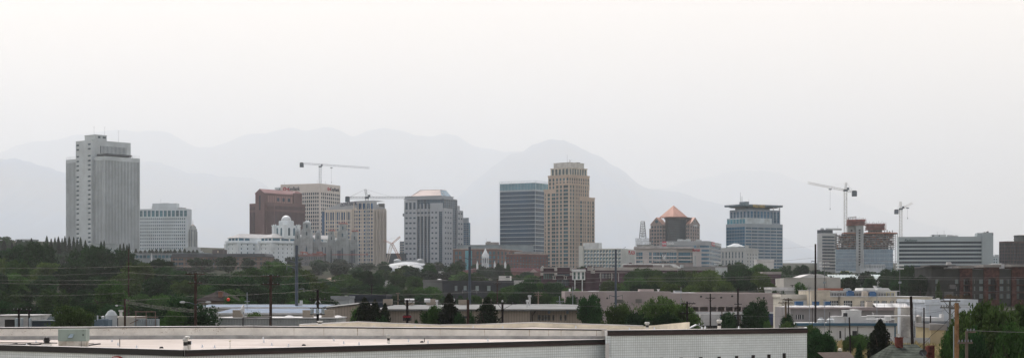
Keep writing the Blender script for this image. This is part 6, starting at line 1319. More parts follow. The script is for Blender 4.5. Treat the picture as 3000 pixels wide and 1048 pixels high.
    for (a, c, t, bt, y) in ((2505,2553,912,944,10),(2548,2560,909,926,16),(2467,2500,929,945,9),(2556,2600,930,946,12),(2602,2622,936,946,8)):
        m = M(); m.box(U(a), y, Zp(948), U(c), y+4, Zp(t)); n = max(1, int((c-a)/12)); [m.box(U(a)+(U(c)-U(a))*i/n, y-0.04, Zp(bt), U(a)+(U(c)-U(a))*i/n+0.06, y-0.001, Zp(t)) for i in range(n)]; m.box(U(a)-0.1, y-0.1, Zp(t), U(c)+0.1, y+4.1, Zp(t)+0.12); m.build('plant_cabinet', WHT, b.o)
    gm = mat('unit_metal', (0.42,0.43,0.43)); m = M()
    for p, r in ((2418, 0.7), (2446, 0.75)): m.lathe(U(p), 5, [(r, Zp(947)), (r, Zp(938)), (r*1.1, Zp(937)), (r*0.5, Zp(933)), (r*0.5, Zp(930))], 10)
    m.split('roof_ventilator', gm, b.o)
    m = M(); zz = Zp(926); m.bar((U(2560), 7, zz), (U(2700), 7, zz), 0.16, 6); m.bar((U(2556), 6, Zp(936)), (U(2640), 6, Zp(936)), 0.14, 6); m.bar((U(2570), 8, Zp(946)), (U(2585), 8, Zp(918)), 0.1); m.bar((U(2590), 8, Zp(946)), (U(2580), 8, Zp(915)), 0.1)
    for p in (2565, 2600, 2625, 2660, 2695): m.bar((U(p), 7, Zp(948) if p < 2630 else 0), (U(p), 7, zz), 0.1)
    for p in (2612, 2617, 2622): m.lathe(U(p), 5, [(0.35, Zp(940)), (0.35, Zp(926)), (0.1, Zp(924))], 8)
    m.build('pipework', WHT, b.o)
    m = M(); rail(m, [(U(2560), 1, Zp(948)), (U(2625), 1, Zp(948))], 1.2, 1.2, 0.04); m.build('roof_railing', WHT, b.o); m = M(); m.box(U(2488), -0.5, Zp(928), U(2504), -0.1+8, Zp(917)) if False else m.box(U(2493), 7.5, Zp(928), U(2504), 8.4, Zp(917)); m.build('dark_hood', mat('opening_dark', (0.03,0.03,0.035)), b.o); b.done()
    # tanks
    def tank(px, r_px, top, bot, d, label):
        o = P(px, bot, d); o.z = terr(o.x, o.y)+0.6; t = empty('storage_tank', o, 0, label, 'tank'); r = r_px*d/F; h = Z(top, d)-o.z; m = M(); m.lathe(0, 0, [(r, 0), (r, h-0.25), (r*1.03, h-0.25), (r*1.03, h-0.05), (r*0.95, h), (0.05, h+0.3)], 28); m.build('shell', grid_mat('tank_steel', (0.36,0.355,0.34), (0.75,0.75,0.75), 0.9, 2.2, 0.03, 0.45, 0.14, 0.4, 0.0, 0.3), t, smooth=False)
        m = M(); rail(m, [(r*math.cos(a), r*math.sin(a), h) for a in rng(math.pi, 2*math.pi, 9)], 0.9, 1.0, 0.03); m.build('railing', gm, t); m = M(); m.bar((r+0.1, -0.3, 0), (r+0.1, -0.3, h), 0.06); m.bar((r+0.45, -0.3, 0), (r+0.45, -0.3, h), 0.06); [m.bar((r+0.1,-0.3,0.4*i), (r+0.45,-0.3,0.4*i), 0.03) for i in range(1, int(h/0.4))]; m.build('ladder', gm, t)
        m = M(); [m.box(r*0.7*math.cos(a)-0.15, r*0.7*math.sin(a)-0.15, -0.65, r*0.7*math.cos(a)+0.15, r*0.7*math.sin(a)+0.15, 0) for a in (0.8, 2.3, 3.9, 5.5)]; m.build('leg', gm, t)
    tank(2656.5, 17.5, 898.5, 986, 330, 'tall wide pale steel storage tank right of the teal-edged shed'); tank(2690.5, 9.5, 925, 986, 333, 'smaller narrow storage tank just right of the wide pale one')
    b, _ = flat_block('pump_house', 'tan block with a dark shed above it, right of the storage tanks', 2727, 2770, 300, 958, 990, (0.36,0.31,0.20), 1, 12, trim=(0.2,0.2,0.2)); b.done()
    b, _ = flat_block('dark_annex', 'grey flat annex with white rooftop units right of the small tank', 2700, 2778, 335, 948, 965, (0.10,0.11,0.12), 1, 14, trim=(0.16,0.18,0.2)); m = M(); m.box(b.uF(2702), 2, b.z(948), b.uF(2765), 8, b.z(930)); m.box(b.uF(2765), 2, b.z(948), b.uF(2773), 4, b.z(920)); m.build('white_unit', WHT, b.o); b.done()
    b, _ = flat_block('boundary_wall', 'low grey concrete wall in front of the tanks', 2618, 2725, 300, 988, 1000, (0.34,0.36,0.37), 1, 0.5, parapet=False, cat='wall'); b.done()
works()
# ---- apartments at the right
def apartments():
    d = 600; b = Bld('apartment_block', 'dark grey four-storey apartments with red-brick balcony bays, at the right edge', 'building', 2727, 3060, None, d, -3, 20); U, Zp = b.uF, b.z
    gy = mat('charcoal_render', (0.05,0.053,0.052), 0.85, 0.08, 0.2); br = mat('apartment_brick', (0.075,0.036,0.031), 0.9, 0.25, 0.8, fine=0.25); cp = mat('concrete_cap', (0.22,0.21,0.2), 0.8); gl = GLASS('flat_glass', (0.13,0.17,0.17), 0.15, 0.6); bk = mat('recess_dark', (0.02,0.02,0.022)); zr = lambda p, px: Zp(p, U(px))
    fl = [(817, 830), (838, 851), (860, 873)]     # window rows (pixel top, bottom) at three lower storeys
    def seg(pa, pb, top, wins, out=0.0, mt=gy, topwin=None):
        m = M(); x0, x1 = U(pa), U(pb); rows = [(Zp(bt, x0), Zp(t, x0)) for t, bt in fl if True]; cols = [(U(a), U(c)) for a, c in wins]
        b.body(m, x0, x1, -out, 20, 0, Zp(top, x0), F_=dict(cols=cols, rows=rows, gm=gl, dep=0.2, mull=1, mm=cp) if wins else None, top=0); m.build('wall', mt, b.o)
        m = M(); m.box(x0-0.15, -out-0.3, Zp(top, x0)-0.1, x1+0.15, 20, Zp(top, x0)+0.3); m.build('parapet', cp if mt is br else mat('cap_dark', (0.1,0.1,0.1)), b.o)
    seg(2727, 2762, 782, [(2738, 2748)], 1.0); seg(2762.1, 2811, 787, [(2798, 2808)])
    seg(2811.1, 2846, 785, [], 0.6, br) if False else None
    seg(2846.1, 2881, 788, [(2853, 2858), (2869, 2880)]); seg(2925.1, 2962, 788, [(2929, 2940), (2949, 2960)]); 
    m = M(); m.box(U(2716), -4, zr(779, 2716), U(2790), 8, zr(775.5, 2716)); m.build('roof_slab', mat('cap_dark', (0.1,0.1,0.1)), b.o); m = M(); m.box(U(2728), 0, zr(782, 2727), U(2777), 8, zr(779, 2727)); m.box(U(2734), -1.05, zr(803, 2727), U(2748), -1.001, zr(795, 2727)); m.build('tower_top', gy, b.o)
    for pa, pb, top in ((2811.1, 2846, 785), (2881.1, 2925, 782), (2962.1, 3012, 781)):
        x0, x1 = U(pa), U(pb); zt = Zp(top, x0); m = M(); mid = 0.30; cols = [(x0+(x1-x0)*0.27, x0+(x1-x0)*0.80)]
        rows = [(Zp(bt+3, x0), Zp(t-3, x0)) for t, bt in fl]
        h = b.wall(m, ('F', -1.0), x0, x1, 0, zt, cols, rows, 2.2); m.box(x0, -1.0, 0, x1, 20, zt, 0, 'FD')
        m.build('brick_bay', br, b.o)
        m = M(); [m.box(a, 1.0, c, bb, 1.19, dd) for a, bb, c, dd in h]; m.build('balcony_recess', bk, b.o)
        for a, bb, c, dd in h: m = M(); rail(m, [(a, -0.9, c), (bb, -0.9, c)], 1.1, 0.3, 0.025); m.box(a, -0.95, c, bb, 1.0, c+0.12); m.build('balcony', mat('dark_metal', (0.05,0.05,0.05)), b.o); m = M(); m.face([(a+0.3,0.95,c+0.2),(a+(bb-a)*0.5,0.95,c+0.2),(a+(bb-a)*0.5,0.95,dd-0.3),(a+0.3,0.95,dd-0.3)]); m.build('balcony_door', gl, b.o)
        m = M(); m.box(x0-0.5, -1.6, zt, x1+0.5, 20, zt+0.9); m.build('brick_bay_cap', cp, b.o)
    m = M(); x = U(2780); m.box(x, -1.2, zr(845, 2780), U(2797), -0.01, zr(833, 2780)); m.box(U(2766), -0.5, zr(873,2766), U(2792), -0.02, zr(853,2766)); m.build('dark_balcony', mat('cap_dark', (0.1,0.1,0.1)), b.o)
    roof_units(b, [(U(2792), 6, zr(787,2792), 1.2, 1.2, 2.4), (U(2797), 6, zr(787,2797), 1.2, 1.2, 2.4), (U(2936), 6, zr(788,2936), 5, 3, 2.0), (U(2945), 8, zr(788,2945), 4, 3, 1.6)], WHT); b.done()
    b, _ = flat_block('house', 'grey-blue four-storey house left of the dark grey apartments, behind the trees', 2690, 2727, 700, 797, 860, (0.16,0.19,0.21), -2, 14, rows=[(803,812),(822,831)], cols=[(2702,2707),(2710,2715)], gcol=(0.25,0.28,0.28), trim=(0.35,0.36,0.36)); b.done()
apartments()
# ---- black modern block, grey boxes
def black_block():
    d = 620; b = Bld('modern_block', 'low charcoal block with few pale windows and a white right end, mid picture', 'building', 1296, 1505, 1552, d, 4); U, Zp = b.uF, b.z; bk = mat('charcoal_brick', (0.05,0.055,0.062), 0.85, 0.1, 0.2, fine=0.08); gl = GLASS('pale_window', (0.28,0.34,0.34), 0.2, 0.3)
    m = M(); b.body(m, -b.w, 0, 0, 20, 0, Zp(821), F_=dict(cols=[(U(a), U(c)) for a, c in ((1332,1340),(1358,1367),(1393,1403),(1427,1437))], rows=[(Zp(851), Zp(836))], gm=gl, dep=0.3), top=0); m.build('wall', bk, b.o)
    m = M(); m.box(0.001, 0.5, 0, U(1552), 14, Zp(820)); m.build('white_end', mat('white_end', (0.50,0.50,0.49)), b.o); m = M(); m.box(0.8, 0.3, Zp(866), 3.0, 0.49, Zp(835)); m.build('dark_window', bk, b.o)
    m = M(); m.box(U(1459), 4, Zp(821), U(1492), 12, Zp(807)); m.face([(U(1452),3.9,Zp(820)),(U(1492),3.9,Zp(813)),(U(1492),3.9,Zp(820))]); m.box(U(1480), 3.8, Zp(812), U(1491), 3.99, Zp(808), 1); m.build('roof_room', [mat('hut_white', (0.6,0.6,0.58)), bk], b.o); b.done()
    b, _ = flat_block('concrete_block', 'plain grey concrete block joined to the left end of the charcoal block', 1240, 1295.5, 625, 823, 870, (0.19,0.20,0.20), 3, 20); m = M(); m.lathe(b.uF(1284), 5, [(1.2, b.z(823)), (1.1, b.z(818)), (0.2, b.z(816))], 10); m.build('roof_vent', WHT, b.o); b.done()
    b, _ = flat_block('grey_box', 'pale grey metal box building left of the tan shed, behind the cedars', 971, 1023, 420, 873, 895, (0.33,0.36,0.38), 2, 14); m = M(); m.cyl(b.uF(1008), 4, b.z(873), b.z(865), 0.4); m.build('roof_vent', WHT, b.o); b.done()
    b, _ = flat_block('navy_block', 'dark navy block right of the pale grey box, behind the cedars', 1023.5, 1130, 430, 868, 895, (0.03,0.04,0.055), 2, 14); b.done()
    for (pa, pb, t, lab) in ((936, 984, 812, 'tan-roofed house below the small white dome, left one of the pair'), (985, 1034, 806, 'tan-roofed house below the small white dome, right one of the pair')):
        dd = 900; b = Bld('house', lab, 'house', pa, pb, None, dd, 5, 12); m = M(); m.box(-b.w, 0, 0, 0, 12, b.z(t+14)); m.build('wall', mat('house_tan', (0.3,0.25,0.21)), b.o); m = M(); hip(m, -b.w, 0, 0, 12, b.z(t+14), b.z(t), 4, 0.8); m.build('roof', mat('tan_roof', (0.33,0.27,0.22), 0.9), b.o); m = M(); m.face([(-b.w*0.6,-0.05,b.z(t+24)),(-b.w*0.4,-0.05,b.z(t+24)),(-b.w*0.4,-0.05,b.z(t+17)),(-b.w*0.6,-0.05,b.z(t+17))]); m.build('window', DGL, b.o); b.done()
    b = Bld('white_house', 'low white flat house among trees below the turtle-back dome', 'house', 1088, 1162, None, 950, 3, 12); m = M(); m.box(-b.w, 0, 0, 0, 12, b.z(822)); m.box(-b.w-0.5, -0.5, b.z(822), 0.5, 12, b.z(820.5)); m.build('wall', WHT, b.o); m = M(); m.box(b.uF(1120), -0.05, b.z(832), b.uF(1128), -0.01, b.z(826)); m.build('window', DGL, b.o); b.done()
    b, _ = flat_block('white_pavilion', 'white flat-roofed pavilion right of the turtle-back dome, among trees', 1215, 1300, 1250, 796, 812, (0.5,0.52,0.52), 2, 12, rows=[(800,806)], cols=[(1220+i*9,1225+i*9) for i in range(8)]); b.done()
    b, _ = flat_block('brick_row', 'low red-brown row at the left foot of the scaffolded temple, among trees', 860, 990, 1250, 815, 835, (0.24,0.15,0.12), 3, 14, trim=(0.4,0.38,0.35)); b.done()
black_block()
# ---- long tan metal shed
def sheds():
    tan = grid_mat('tan_cladding', (0.27,0.235,0.195), (0.72,0.72,0.72), 0.5, 60.0, 0.06, 0.6, 0.06, 0.3); rf = grid_mat('seam_roof', (0.15,0.16,0.16), (0.8,0.8,0.8), 1.2, 200.0, 0.05, 0.75, 0.1, 0.3); dk = mat('gutter_dark', (0.06,0.055,0.05)); cl = mat('cooler_beige', (0.34,0.30,0.25), 0.75)
    d = 300; b = Bld('metal_shed', 'long tan ribbed metal shed with a pale low-pitched roof and beige coolers on top', 'shed', 1107, 1728, None, d, 2, 34); U, Zp = b.uF, b.z
    m = M(); b.body(m, -b.w, U(1555), 0, 34, 0, Zp(906.5), F_=dict(cols=[(U(p), U(p+11)) for p in (1372, 1356)], rows=[(Zp(932), Zp(925))], gm=DGL, dep=0.15), top=0)
    b.body(m, U(1555)+0.001, 0, 1.2, 34, 0, Zp(906.5), F_=dict(cols=[(U(a), U(c)) for a, c in ((1575,1584),(1586,1593),(1594,1603),(1604,1612),(1618,1624),(1640,1646),(1653,1660))], rows=[(Zp(938), Zp(922))], gm=GLASS('shed_glass', (0.12,0.14,0.15), 0.2, 0.5), dep=0.15, mull=1, hm=1, mm=dk), top=0); m.build('wall', tan, b.o)
    m = M()
    for p in (1605, 1659, 1692): m.box(U(p), 1.1, Zp(918), U(p+7), 1.19, Zp(909.5))
    m.split('high_louvre', mat('louvre_grey', (0.2,0.22,0.24)), b.o)
    # roof: two slopes meeting at a ridge running away, low pitch
    m = M(); e = Zp(905.5); x0, x1 = -b.w-0.8, U(1750); xr = U(1300); zr_ = e+0.3; yb = 36
    zB = Z(889.5, d+36)-b.gz
    m.face([(x0,-0.9,e),(x1,-0.9,e),(x1,yb,e+0.5),(U(1620),yb,zB),(x0,yb,zB-0.2)]); m.box(x0, -0.95, e-0.25, x1, -0.901, e+0.02)
    m.face([(x1,-0.9,e),(x1,-0.9,e-0.25),(x1,yb,e+0.25),(x1,yb,e+0.5)]); m.face([(x0,-0.9,e-0.25),(x0,yb,e-0.3),(x1,yb,e-0.3),(x1,-0.9,e-0.25)])
    m.build('roof', rf, b.o)
    m = M(); m.box(x0, -1.0, e-0.05, x1, -0.955, e+0.06); m.bar((U(1555),-0.2,0),(U(1555),-0.2,e-0.2),0.08); m.bar((U(1560),1.0,0),(U(1560),1.0,Zp(923)),0.07); m.bar((U(1560),1.0,Zp(923)),(U(1570),-0.8,Zp(908)),0.07); m.bar((U(1722),1.0,0),(U(1722),1.0,Zp(927)),0.07); m.bar((U(1722),1.0,Zp(927)),(U(1728),-0.8,Zp(914)),0.07); m.build('gutter', dk, b.o)
    for (a, t, bt, yy) in ((1118,868,886,30),(1182,869,886,31),(1244,869,887,32),(1339,872,887,32),(1409,870,888,32)):
        z0 = e+ (zB-e)*yy/36; m = M(); dd = d+yy; w = 13*dd/F; h = (bt-t)*dd/F; x = (a-1500)*dd/F-b.B.x; m.box(-w, 0, 0.2, w, 2*w*0.9, h); [m.box(-w+0.15+i*w*0.22, -0.05, 0.4, -w+0.21+i*w*0.22, -0.001, h-0.15) for i in range(9)]; [m.box(-w, -0.05, 0.3+i*h*0.3, w, -0.0505+0.02, 0.36+i*h*0.3) for i in range(3)]; m.box(-w+0.1, 0.1, 0, w-0.1, w, 0.2); m.build('evaporative_cooler', cl, b.o, (x, yy, z0-0.1))
    m = M()
    for (a, c) in ((1147,1178),(1210,1228),(1285,1305)): m.bar((U(a),24,e+1.5),(U(c),24,e+1.5),0.42,8)
    for p in (1262, 1539): m.cyl(U(p), 14, e+0.3, e+1.6, 0.15); m.cyl(U(p), 14, e+1.3, e+1.7, 0.28)
    m.cyl(U(1544), 20, e+0.5, e+2.4, 0.22); m.cyl(U(1544), 20, e+2.2, e+2.6, 0.36); m.split('roof_duct', mat('duct_white', (0.55,0.56,0.57)), b.o); b.done()
    # left shed with gable line
    d = 290; b = Bld('metal_shed', 'tan ribbed shed end with a sloping dark verge, left of the long tan shed', 'shed', 958, 1100, None, d, -6, 30); U, Zp = b.uF, b.z; m = M(); za, zb = Zp(903, U(958)), Zp(892, U(1050)); m.face([(-b.w,0,0),(0,0,0),(0,0,Zp(897)),(U(1050),0,zb),(-b.w,0,za)]); m.build('wall', tan, b.o)
    m = M(); m.bar((-b.w-0.3,-0.15,za+0.1),(U(1050),-0.15,zb+0.1),0.14); m.bar((U(1050),-0.15,zb+0.1),(0.3,-0.15,Zp(897)+0.1),0.14); m.build('verge', dk, b.o); m = M(); m.face([(-b.w-0.3,-0.3,za+0.15),(U(1050),-0.3,zb+0.15),(U(1050),30,zb+0.15),(-b.w-0.3,30,za+0.15)]); m.face([(U(1050),-0.3,zb+0.15),(0.3,-0.3,Zp(897)+0.15),(0.3,30,Zp(897)+0.15),(U(1050),30,zb+0.15)]); m.build('roof', rf, b.o); b.done()
    # blue-roofed sheds at the left
    brf = grid_mat('blue_roof', (0.12,0.17,0.24), (0.8,0.8,0.8), 1.0, 300.0, 0.05, 0.7, 0.1, 0.3); wl = mat('shed_pale', (0.45,0.46,0.45))
    for (pa, pb, te, tr, dd, dep, lab) in ((560, 935, 899, 891.5, 330, 26, 'wide low shed with a pale blue metal roof, behind the two brown poles'), (640, 930, 916, 903, 290, 20, 'nearer blue-roofed shed with a bright ridge line, in front of the wide one')):
        b = Bld('roofed_shed', lab, 'shed', pa, pb, None, dd, 2, dep); zz = b.z(te); m = M(); m.box(-b.w, 0, 0, 0, dep, zz-0.1); m.build('wall', wl, b.o); m = M(); zr_ = Z(tr, dd+dep*0.7)-b.gz; m.face([(-b.w-0.5,-0.5,zz),(0.5,-0.5,zz),(0.5,dep*0.7,zr_),(-b.w-0.5,dep*0.7,zr_)]); m.face([(-b.w-0.5,dep*0.7,zr_),(0.5,dep*0.7,zr_),(0.5,dep+0.5,zz),(-b.w-0.5,dep+0.5,zz)]); m.face([(0,0,zz-0.1),(0,dep,zz-0.1),(0,dep*0.7,zr_-0.05)]); m.build('roof', brf, b.o); m = M(); m.box(-b.w-0.6, -0.62, zz-0.25, 0.6, -0.52, zz+0.05); m.box(-b.w-0.5, dep*0.7-0.2, zr_-0.02, 0.5, dep*0.7+0.2, zr_+0.1); m.build('trim', WHT, b.o)
        if dd == 330:
            m = M(); m.cyl(b.uF(854), 12, zz, b.z(880), 0.35, 0.3, 8); m.box(b.uF(843), 12, zz, b.uF(850), 13, b.z(889)); m.path([Vector((b.uF(900)+0.25*i, 10, zz+0.6+0.8*math.sin(i*0.6))) for i in range(6)], 0.12); m.build('roof_vent', WHT, b.o)
        b.done()
    b = Bld('workshop', 'low grey louvred workshop with three beige coolers, just beyond the white roof', 'workshop', 640, 985, None, 235, 2, 10); U, Zp = b.uF, b.z; m = M(); m.box(-b.w, 0, 0, 0, 10, Zp(932)); [m.box(U(655+8*i), -0.1, Zp(950), U(655+8*i)+0.2, -0.001, Zp(933)) for i in range(40)]; m.build('wall', mat('louvre_wall', (0.32,0.34,0.34)), b.o); m = M(); m.box(-b.w-0.2, -0.3, Zp(932), 0.2, 10, Zp(929.5)); m.build('roof', WHT, b.o)
    for a in (690, 896, 905+0): 
        if a == 905: continue
        w = 14.5*240/F; m = M(); m.box(-w,0,0,w,1.3,1.05); [m.box(-w+0.08+i*0.2, -0.04, 0.08, -w+0.13+i*0.2, -0.001, 1.0) for i in range(7)]; m.box(-w-0.04,-0.06,1.05,w+0.04,1.34,1.1); m.build('evaporative_cooler', cl, b.o, (U(a), 1.5, Zp(930)))
    w = 0.9; m = M(); m.box(-w,0,0,w,1.3,1.25); [m.box(-w+0.08+i*0.2, -0.04, 0.08, -w+0.13+i*0.2, -0.001, 1.15) for i in range(8)]; m.build('evaporative_cooler', cl, b.o, (U(955), 1.5, Zp(932)))
    m = M(); [m.lathe(U(p), 5, [(0.9, Zp(932)), (0.85, Zp(929)), (0.4, Zp(925)), (0.05, Zp(924))], 10) for p in (830, 925, 975)]; m.split('dome_skylight', WHT, b.o)
    m = M(); q = (U(712), 0.5, Zp(930)); m.bar(q, (q[0], q[1], Zp(912)), 0.07); m.build('mast', mat('antenna_metal', (0.28,0.3,0.32)), b.o); m = M(); c = Vector((U(712), 0.2, Zp(907))); n = 14; r = 16*235/F
    for i in range(n):
        a0, a1 = 2*math.pi*i/n, 2*math.pi*(i+1)/n
        f = lambda a, k: (c.x-0.1-0.5*(1-k*k)+0.15, c.y+r*k*math.cos(a)*0.9, c.z+r*k*math.sin(a))
        m.face([f(a0,1), f(a1,1), f(a1,0.55), f(a0,0.55)]); m.face([f(a0,0.55), f(a1,0.55), f(a1,0.0), f(a0,0.0)])
    m.build('dish', WHT, b.o); b.done()
    # house with chimney
    b = Bld('house', 'brown-roofed house with a brick chimney behind the left brown pole', 'house', 580, 672, None, 420, 3, 14); m = M(); m.box(-b.w, 0, 0, 0, 14, b.z(880)); m.build('wall', mat('house_brown', (0.14,0.11,0.09)), b.o); m = M(); hip(m, -b.w, 0, 0, 14, b.z(880), b.z(851), 4.5, 0.8); m.build('roof', mat('brown_shingle', (0.035,0.03,0.03), 0.95, 0.2, 1.0), b.o); m = M(); m.box(b.uF(637), 1, b.z(880), b.uF(648), 2.2, b.z(853)); m.box(b.uF(636), 0.9, b.z(855), b.uF(649), 2.3, b.z(853)); m.build('chimney', mat('chimney_brick', (0.20,0.10,0.07)), b.o); b.done()
sheds()
# ================================================================ trees
def leaf_mat(name, a, b_, tr=0.25):
    return mat(name, a, 0.75, 0.1, 0.35, col2=b_, rnd=0.35, trans=tr, spec=0.15, ornd=0.38)
LM = [leaf_mat('leaf_dark', (0.022,0.066,0.018), (0.008,0.026,0.009)), leaf_mat('leaf_mid', (0.056,0.128,0.026), (0.018,0.048,0.011)), leaf_mat('leaf_olive', (0.080,0.130,0.026), (0.028,0.054,0.013)), leaf_mat('leaf_blue', (0.032,0.058,0.034), (0.015,0.029,0.02), 0.15), leaf_mat('leaf_bright', (0.065,0.115,0.03), (0.03,0.055,0.014)), leaf_mat('leaf_rust', (0.10,0.055,0.03), (0.04,0.04,0.02)), leaf_mat('leaf_cedar', (0.013,0.024,0.010), (0.007,0.012,0.006), 0.1)]
BARK = mat('bark', (0.07,0.055,0.045), 0.95, 0.2, 1.0)
def crown_mesh(seed, kind, nclump, nleaf, leaf):
    """crown in a unit box: x,y in -1..1, z 0..1; leaf clumps through the volume, uneven outline with gaps"""
    r = random.Random(seed); m = M(); V, Fc = m.V, m.F
    ph = [r.uniform(0, 6.28) for _ in range(6)]
    def add(c, s, flat=0.5):
        n = Vector((r.gauss(0,1), r.gauss(0,1), r.gauss(0,1)+flat)).normalized(); t = n.orthogonal().normalized(); u = n.cross(t); a = r.uniform(0, 6.28)
        p = t*math.cos(a)+u*math.sin(a); q = n.cross(p); k = len(V); s2 = s*r.uniform(0.5, 0.8)
        for e in (p*s, q*s2, -p*s, -q*s2): V.append((c[0]+e[0], c[1]+e[1], c[2]+e[2]*0.8))
        Fc.append((k, k+1, k+2, k+3)); m.I.append(0)
    if kind == 'fir':
        for k in range(nclump):
            t = (k/nclump)**0.85; z = 0.05+0.93*t; rad = (1-t)**0.62*r.uniform(0.5, 1.15)+0.02
            for j in range(nleaf):
                a = r.uniform(0, 6.28); q = rad*math.sqrt(r.uniform(0.15, 1))*(0.8+0.25*math.sin(a*5+ph[0]+k)); add((q*math.cos(a), q*math.sin(a), z-0.05*q+r.gauss(0, 0.008)), leaf*(0.6+0.5*(1-t)), 1.5)
        return m
    if kind == 'column':
        for k in range(nclump):
            t = k/nclump; z = 0.02+0.96*t; w = math.sin(math.pi*min(1, t*0.9+0.14))**0.6*(0.8+0.3*math.sin(t*23+ph[1])); a = r.uniform(0, 6.28); c = (0.6*w*math.cos(a), 0.6*w*math.sin(a), z)
            for j in range(nleaf): add((c[0]+r.gauss(0, .2)*w, c[1]+r.gauss(0, .2)*w, c[2]+r.gauss(0, .03)), leaf)
        return m
    lobes = []
    for i in range(9 if kind == 'round' else 12):
        a = r.uniform(0, 6.28); q = r.uniform(0.25, 0.62) if kind == 'round' else r.uniform(0.3, 0.8); z = r.uniform(0.25, 0.72)
        lobes.append((q*math.cos(a), q*math.sin(a), z, r.uniform(0.28, 0.42)))
    lobes.append((0.05, 0, 0.68, 0.36)); lobes.append((0.1, -0.1, 0.4, 0.5))
    for k in range(nclump):
        lx, ly, lz, lr = r.choice(lobes); d = Vector((r.gauss(0,1), r.gauss(0,1), r.gauss(0,1))).normalized(); s = lr*r.uniform(0.55, 1.12)
        c = (lx+d.x*s, ly+d.y*s, min(0.985, max(0.04, lz+d.z*s*0.62))); cr = r.uniform(0.06, 0.13)
        for j in range(nleaf):
            e = Vector((r.gauss(0,1), r.gauss(0,1), r.gauss(0,0.6))); e = e*(cr*0.75); add((c[0]+e.x, c[1]+e.y, min(1.03, c[2]+e.z*0.6)), leaf)
    return m
def trunk_mesh(seed, kind):
    r = random.Random(seed); m = M(); h = 0.95 if kind in ('fir', 'column') else 0.55; w = 0.06
    m.bar((0,0,0), (0.02,0.01,h*0.5), w, 7, w*0.75); m.bar((0.02,0.01,h*0.5), (0,0,h), w*0.75, 6, w*0.2)
    for i in range(9 if kind == 'round' or kind == 'open' else 4):
        a = r.uniform(0, 6.28); z = h*(0.35+0.06*i); p = Vector((0.6*math.cos(a), 0.6*math.sin(a), z+0.28)); q = Vector((0.25*math.cos(a), 0.25*math.sin(a), z+0.09)); m.bar((0,0,z), q, w*0.45, 5, w*0.3); m.bar(q, p, w*0.3, 4, w*0.08)
    return m
PROTO = {}
def proto(kind, var, mi, hi=False):
    key = (kind, var, mi, hi)
    if key not in PROTO:
        if kind == 'fir': cm = crown_mesh(100+var, 'fir', 70, 115, 0.055)
        elif kind == 'column': cm = crown_mesh(200+var, 'column', 60, 26, 0.16)
        elif hi: cm = crown_mesh(300+var, kind, 620, 36, 0.034)
        else: cm = crown_mesh(300+var, kind, 210, 22, 0.066)
        PROTO[key] = [cm.build('crown', LM[mi]).data, trunk_mesh(var, kind).build('trunk', BARK).data]
        for o in list(COL.objects)[-2:]: bpy.data.objects.remove(o)
    return PROTO[key]
TREES = []
def tree(px, top, d, wpx, label, kind='round', mi=1, var=0, hi=False, name=None, group=None, crown=0.9, base=None):
    o = G(px, d); z0 = o.z-0.2 if base is None else base; H = Z(top, d)-z0
    if H < 1.5: H = 1.5
    w = wpx*0.5*d/F; cm, tm = proto(kind, var, mi, hi)
    nm = name or {'fir': 'conifer', 'column': 'poplar_tree', 'round': 'broadleaf_tree', 'open': 'broadleaf_tree'}[kind]
    t = empty(nm, (o.x, o.y, z0), random.Random(px*7+top).uniform(0, 6.28), label, 'tree', group)
    c = bpy.data.objects.new('crown', cm); COL.objects.link(c); c.parent = t; c.scale = (w, w, H*crown); c.location = (0, 0, H*(1-crown))
    k = bpy.data.objects.new('trunk', tm); COL.objects.link(k); k.parent = t; k.scale = (w, w, H)
    TREES.append(t); return t
rt = random.Random(77)
LAND = [(0,'the left picture edge'),(90,'the small far-left grey block'),(170,'the slit tower left gap'),(230,'the slit tower left part'),(300,'the slit tower centre'),(370,'the slit tower right edge'),(440,'the white block left half'),(510,'the white block right half'),(565,'the stepped spire tower'),(635,'the brown-brick block penthouse'),(700,'the white hotel left wing'),(770,'the brown gabled tower'),(838,'the white hotel dome'),(895,'the temple left towers'),(960,'the temple middle'),(1010,'the temple right tower'),(1075,'the dark-masted crane'),(1140,'the orange crane'),(1200,'the silver dome left half'),(1270,'the silver dome right half'),(1335,'the pink-roofed tower right edge'),(1380,'the tall dark steel pole'),(1425,'the white steeple'),(1490,'the blue tower left edge'),(1550,'the blue tower right half'),(1625,'the beige tower left half'),(1700,'the beige tower right edge'),(1760,'the cream hotel balconies'),(1830,'the cream hotel end wall'),(1885,'the letter tower'),(1945,'the W sign'),(1990,'the copper pyramid'),(2050,'the ribbon hotel red lettering'),(2100,'the right red bank sign'),(2165,'the striped teal tower left half'),(2230,'the striped teal tower right half'),(2300,'the tall black pole left gap'),(2350,'the arched hall left part'),(2420,'the arched hall right part'),(2490,'the yellow board'),(2560,'the unfinished tower right half'),(2630,'the small white crane'),(2700,'the slab hotel script lettering'),(2790,'the apartment roof slab'),(2860,'the first brick bay'),(2940,'the dark brown cube'),(3000,'the right picture edge')]
USED = set()
def where(px, row, adj):
    c = sorted(LAND, key=lambda l: abs(l[0]-px))
    for _, n in c[:6]:
        s = f'{adj} tree {row}, below {n}'
        if s not in USED: USED.add(s); return s
    s = f'{adj} tree {row}, below {c[0][1]}'
    for e in ('nearer', 'farther', 'leftward', 'rightward', 'hindmost', 'broader'):
        if (s+' '+e) not in USED: USED.add(s+' '+e); return s.replace(adj, adj+' '+e)
    return s
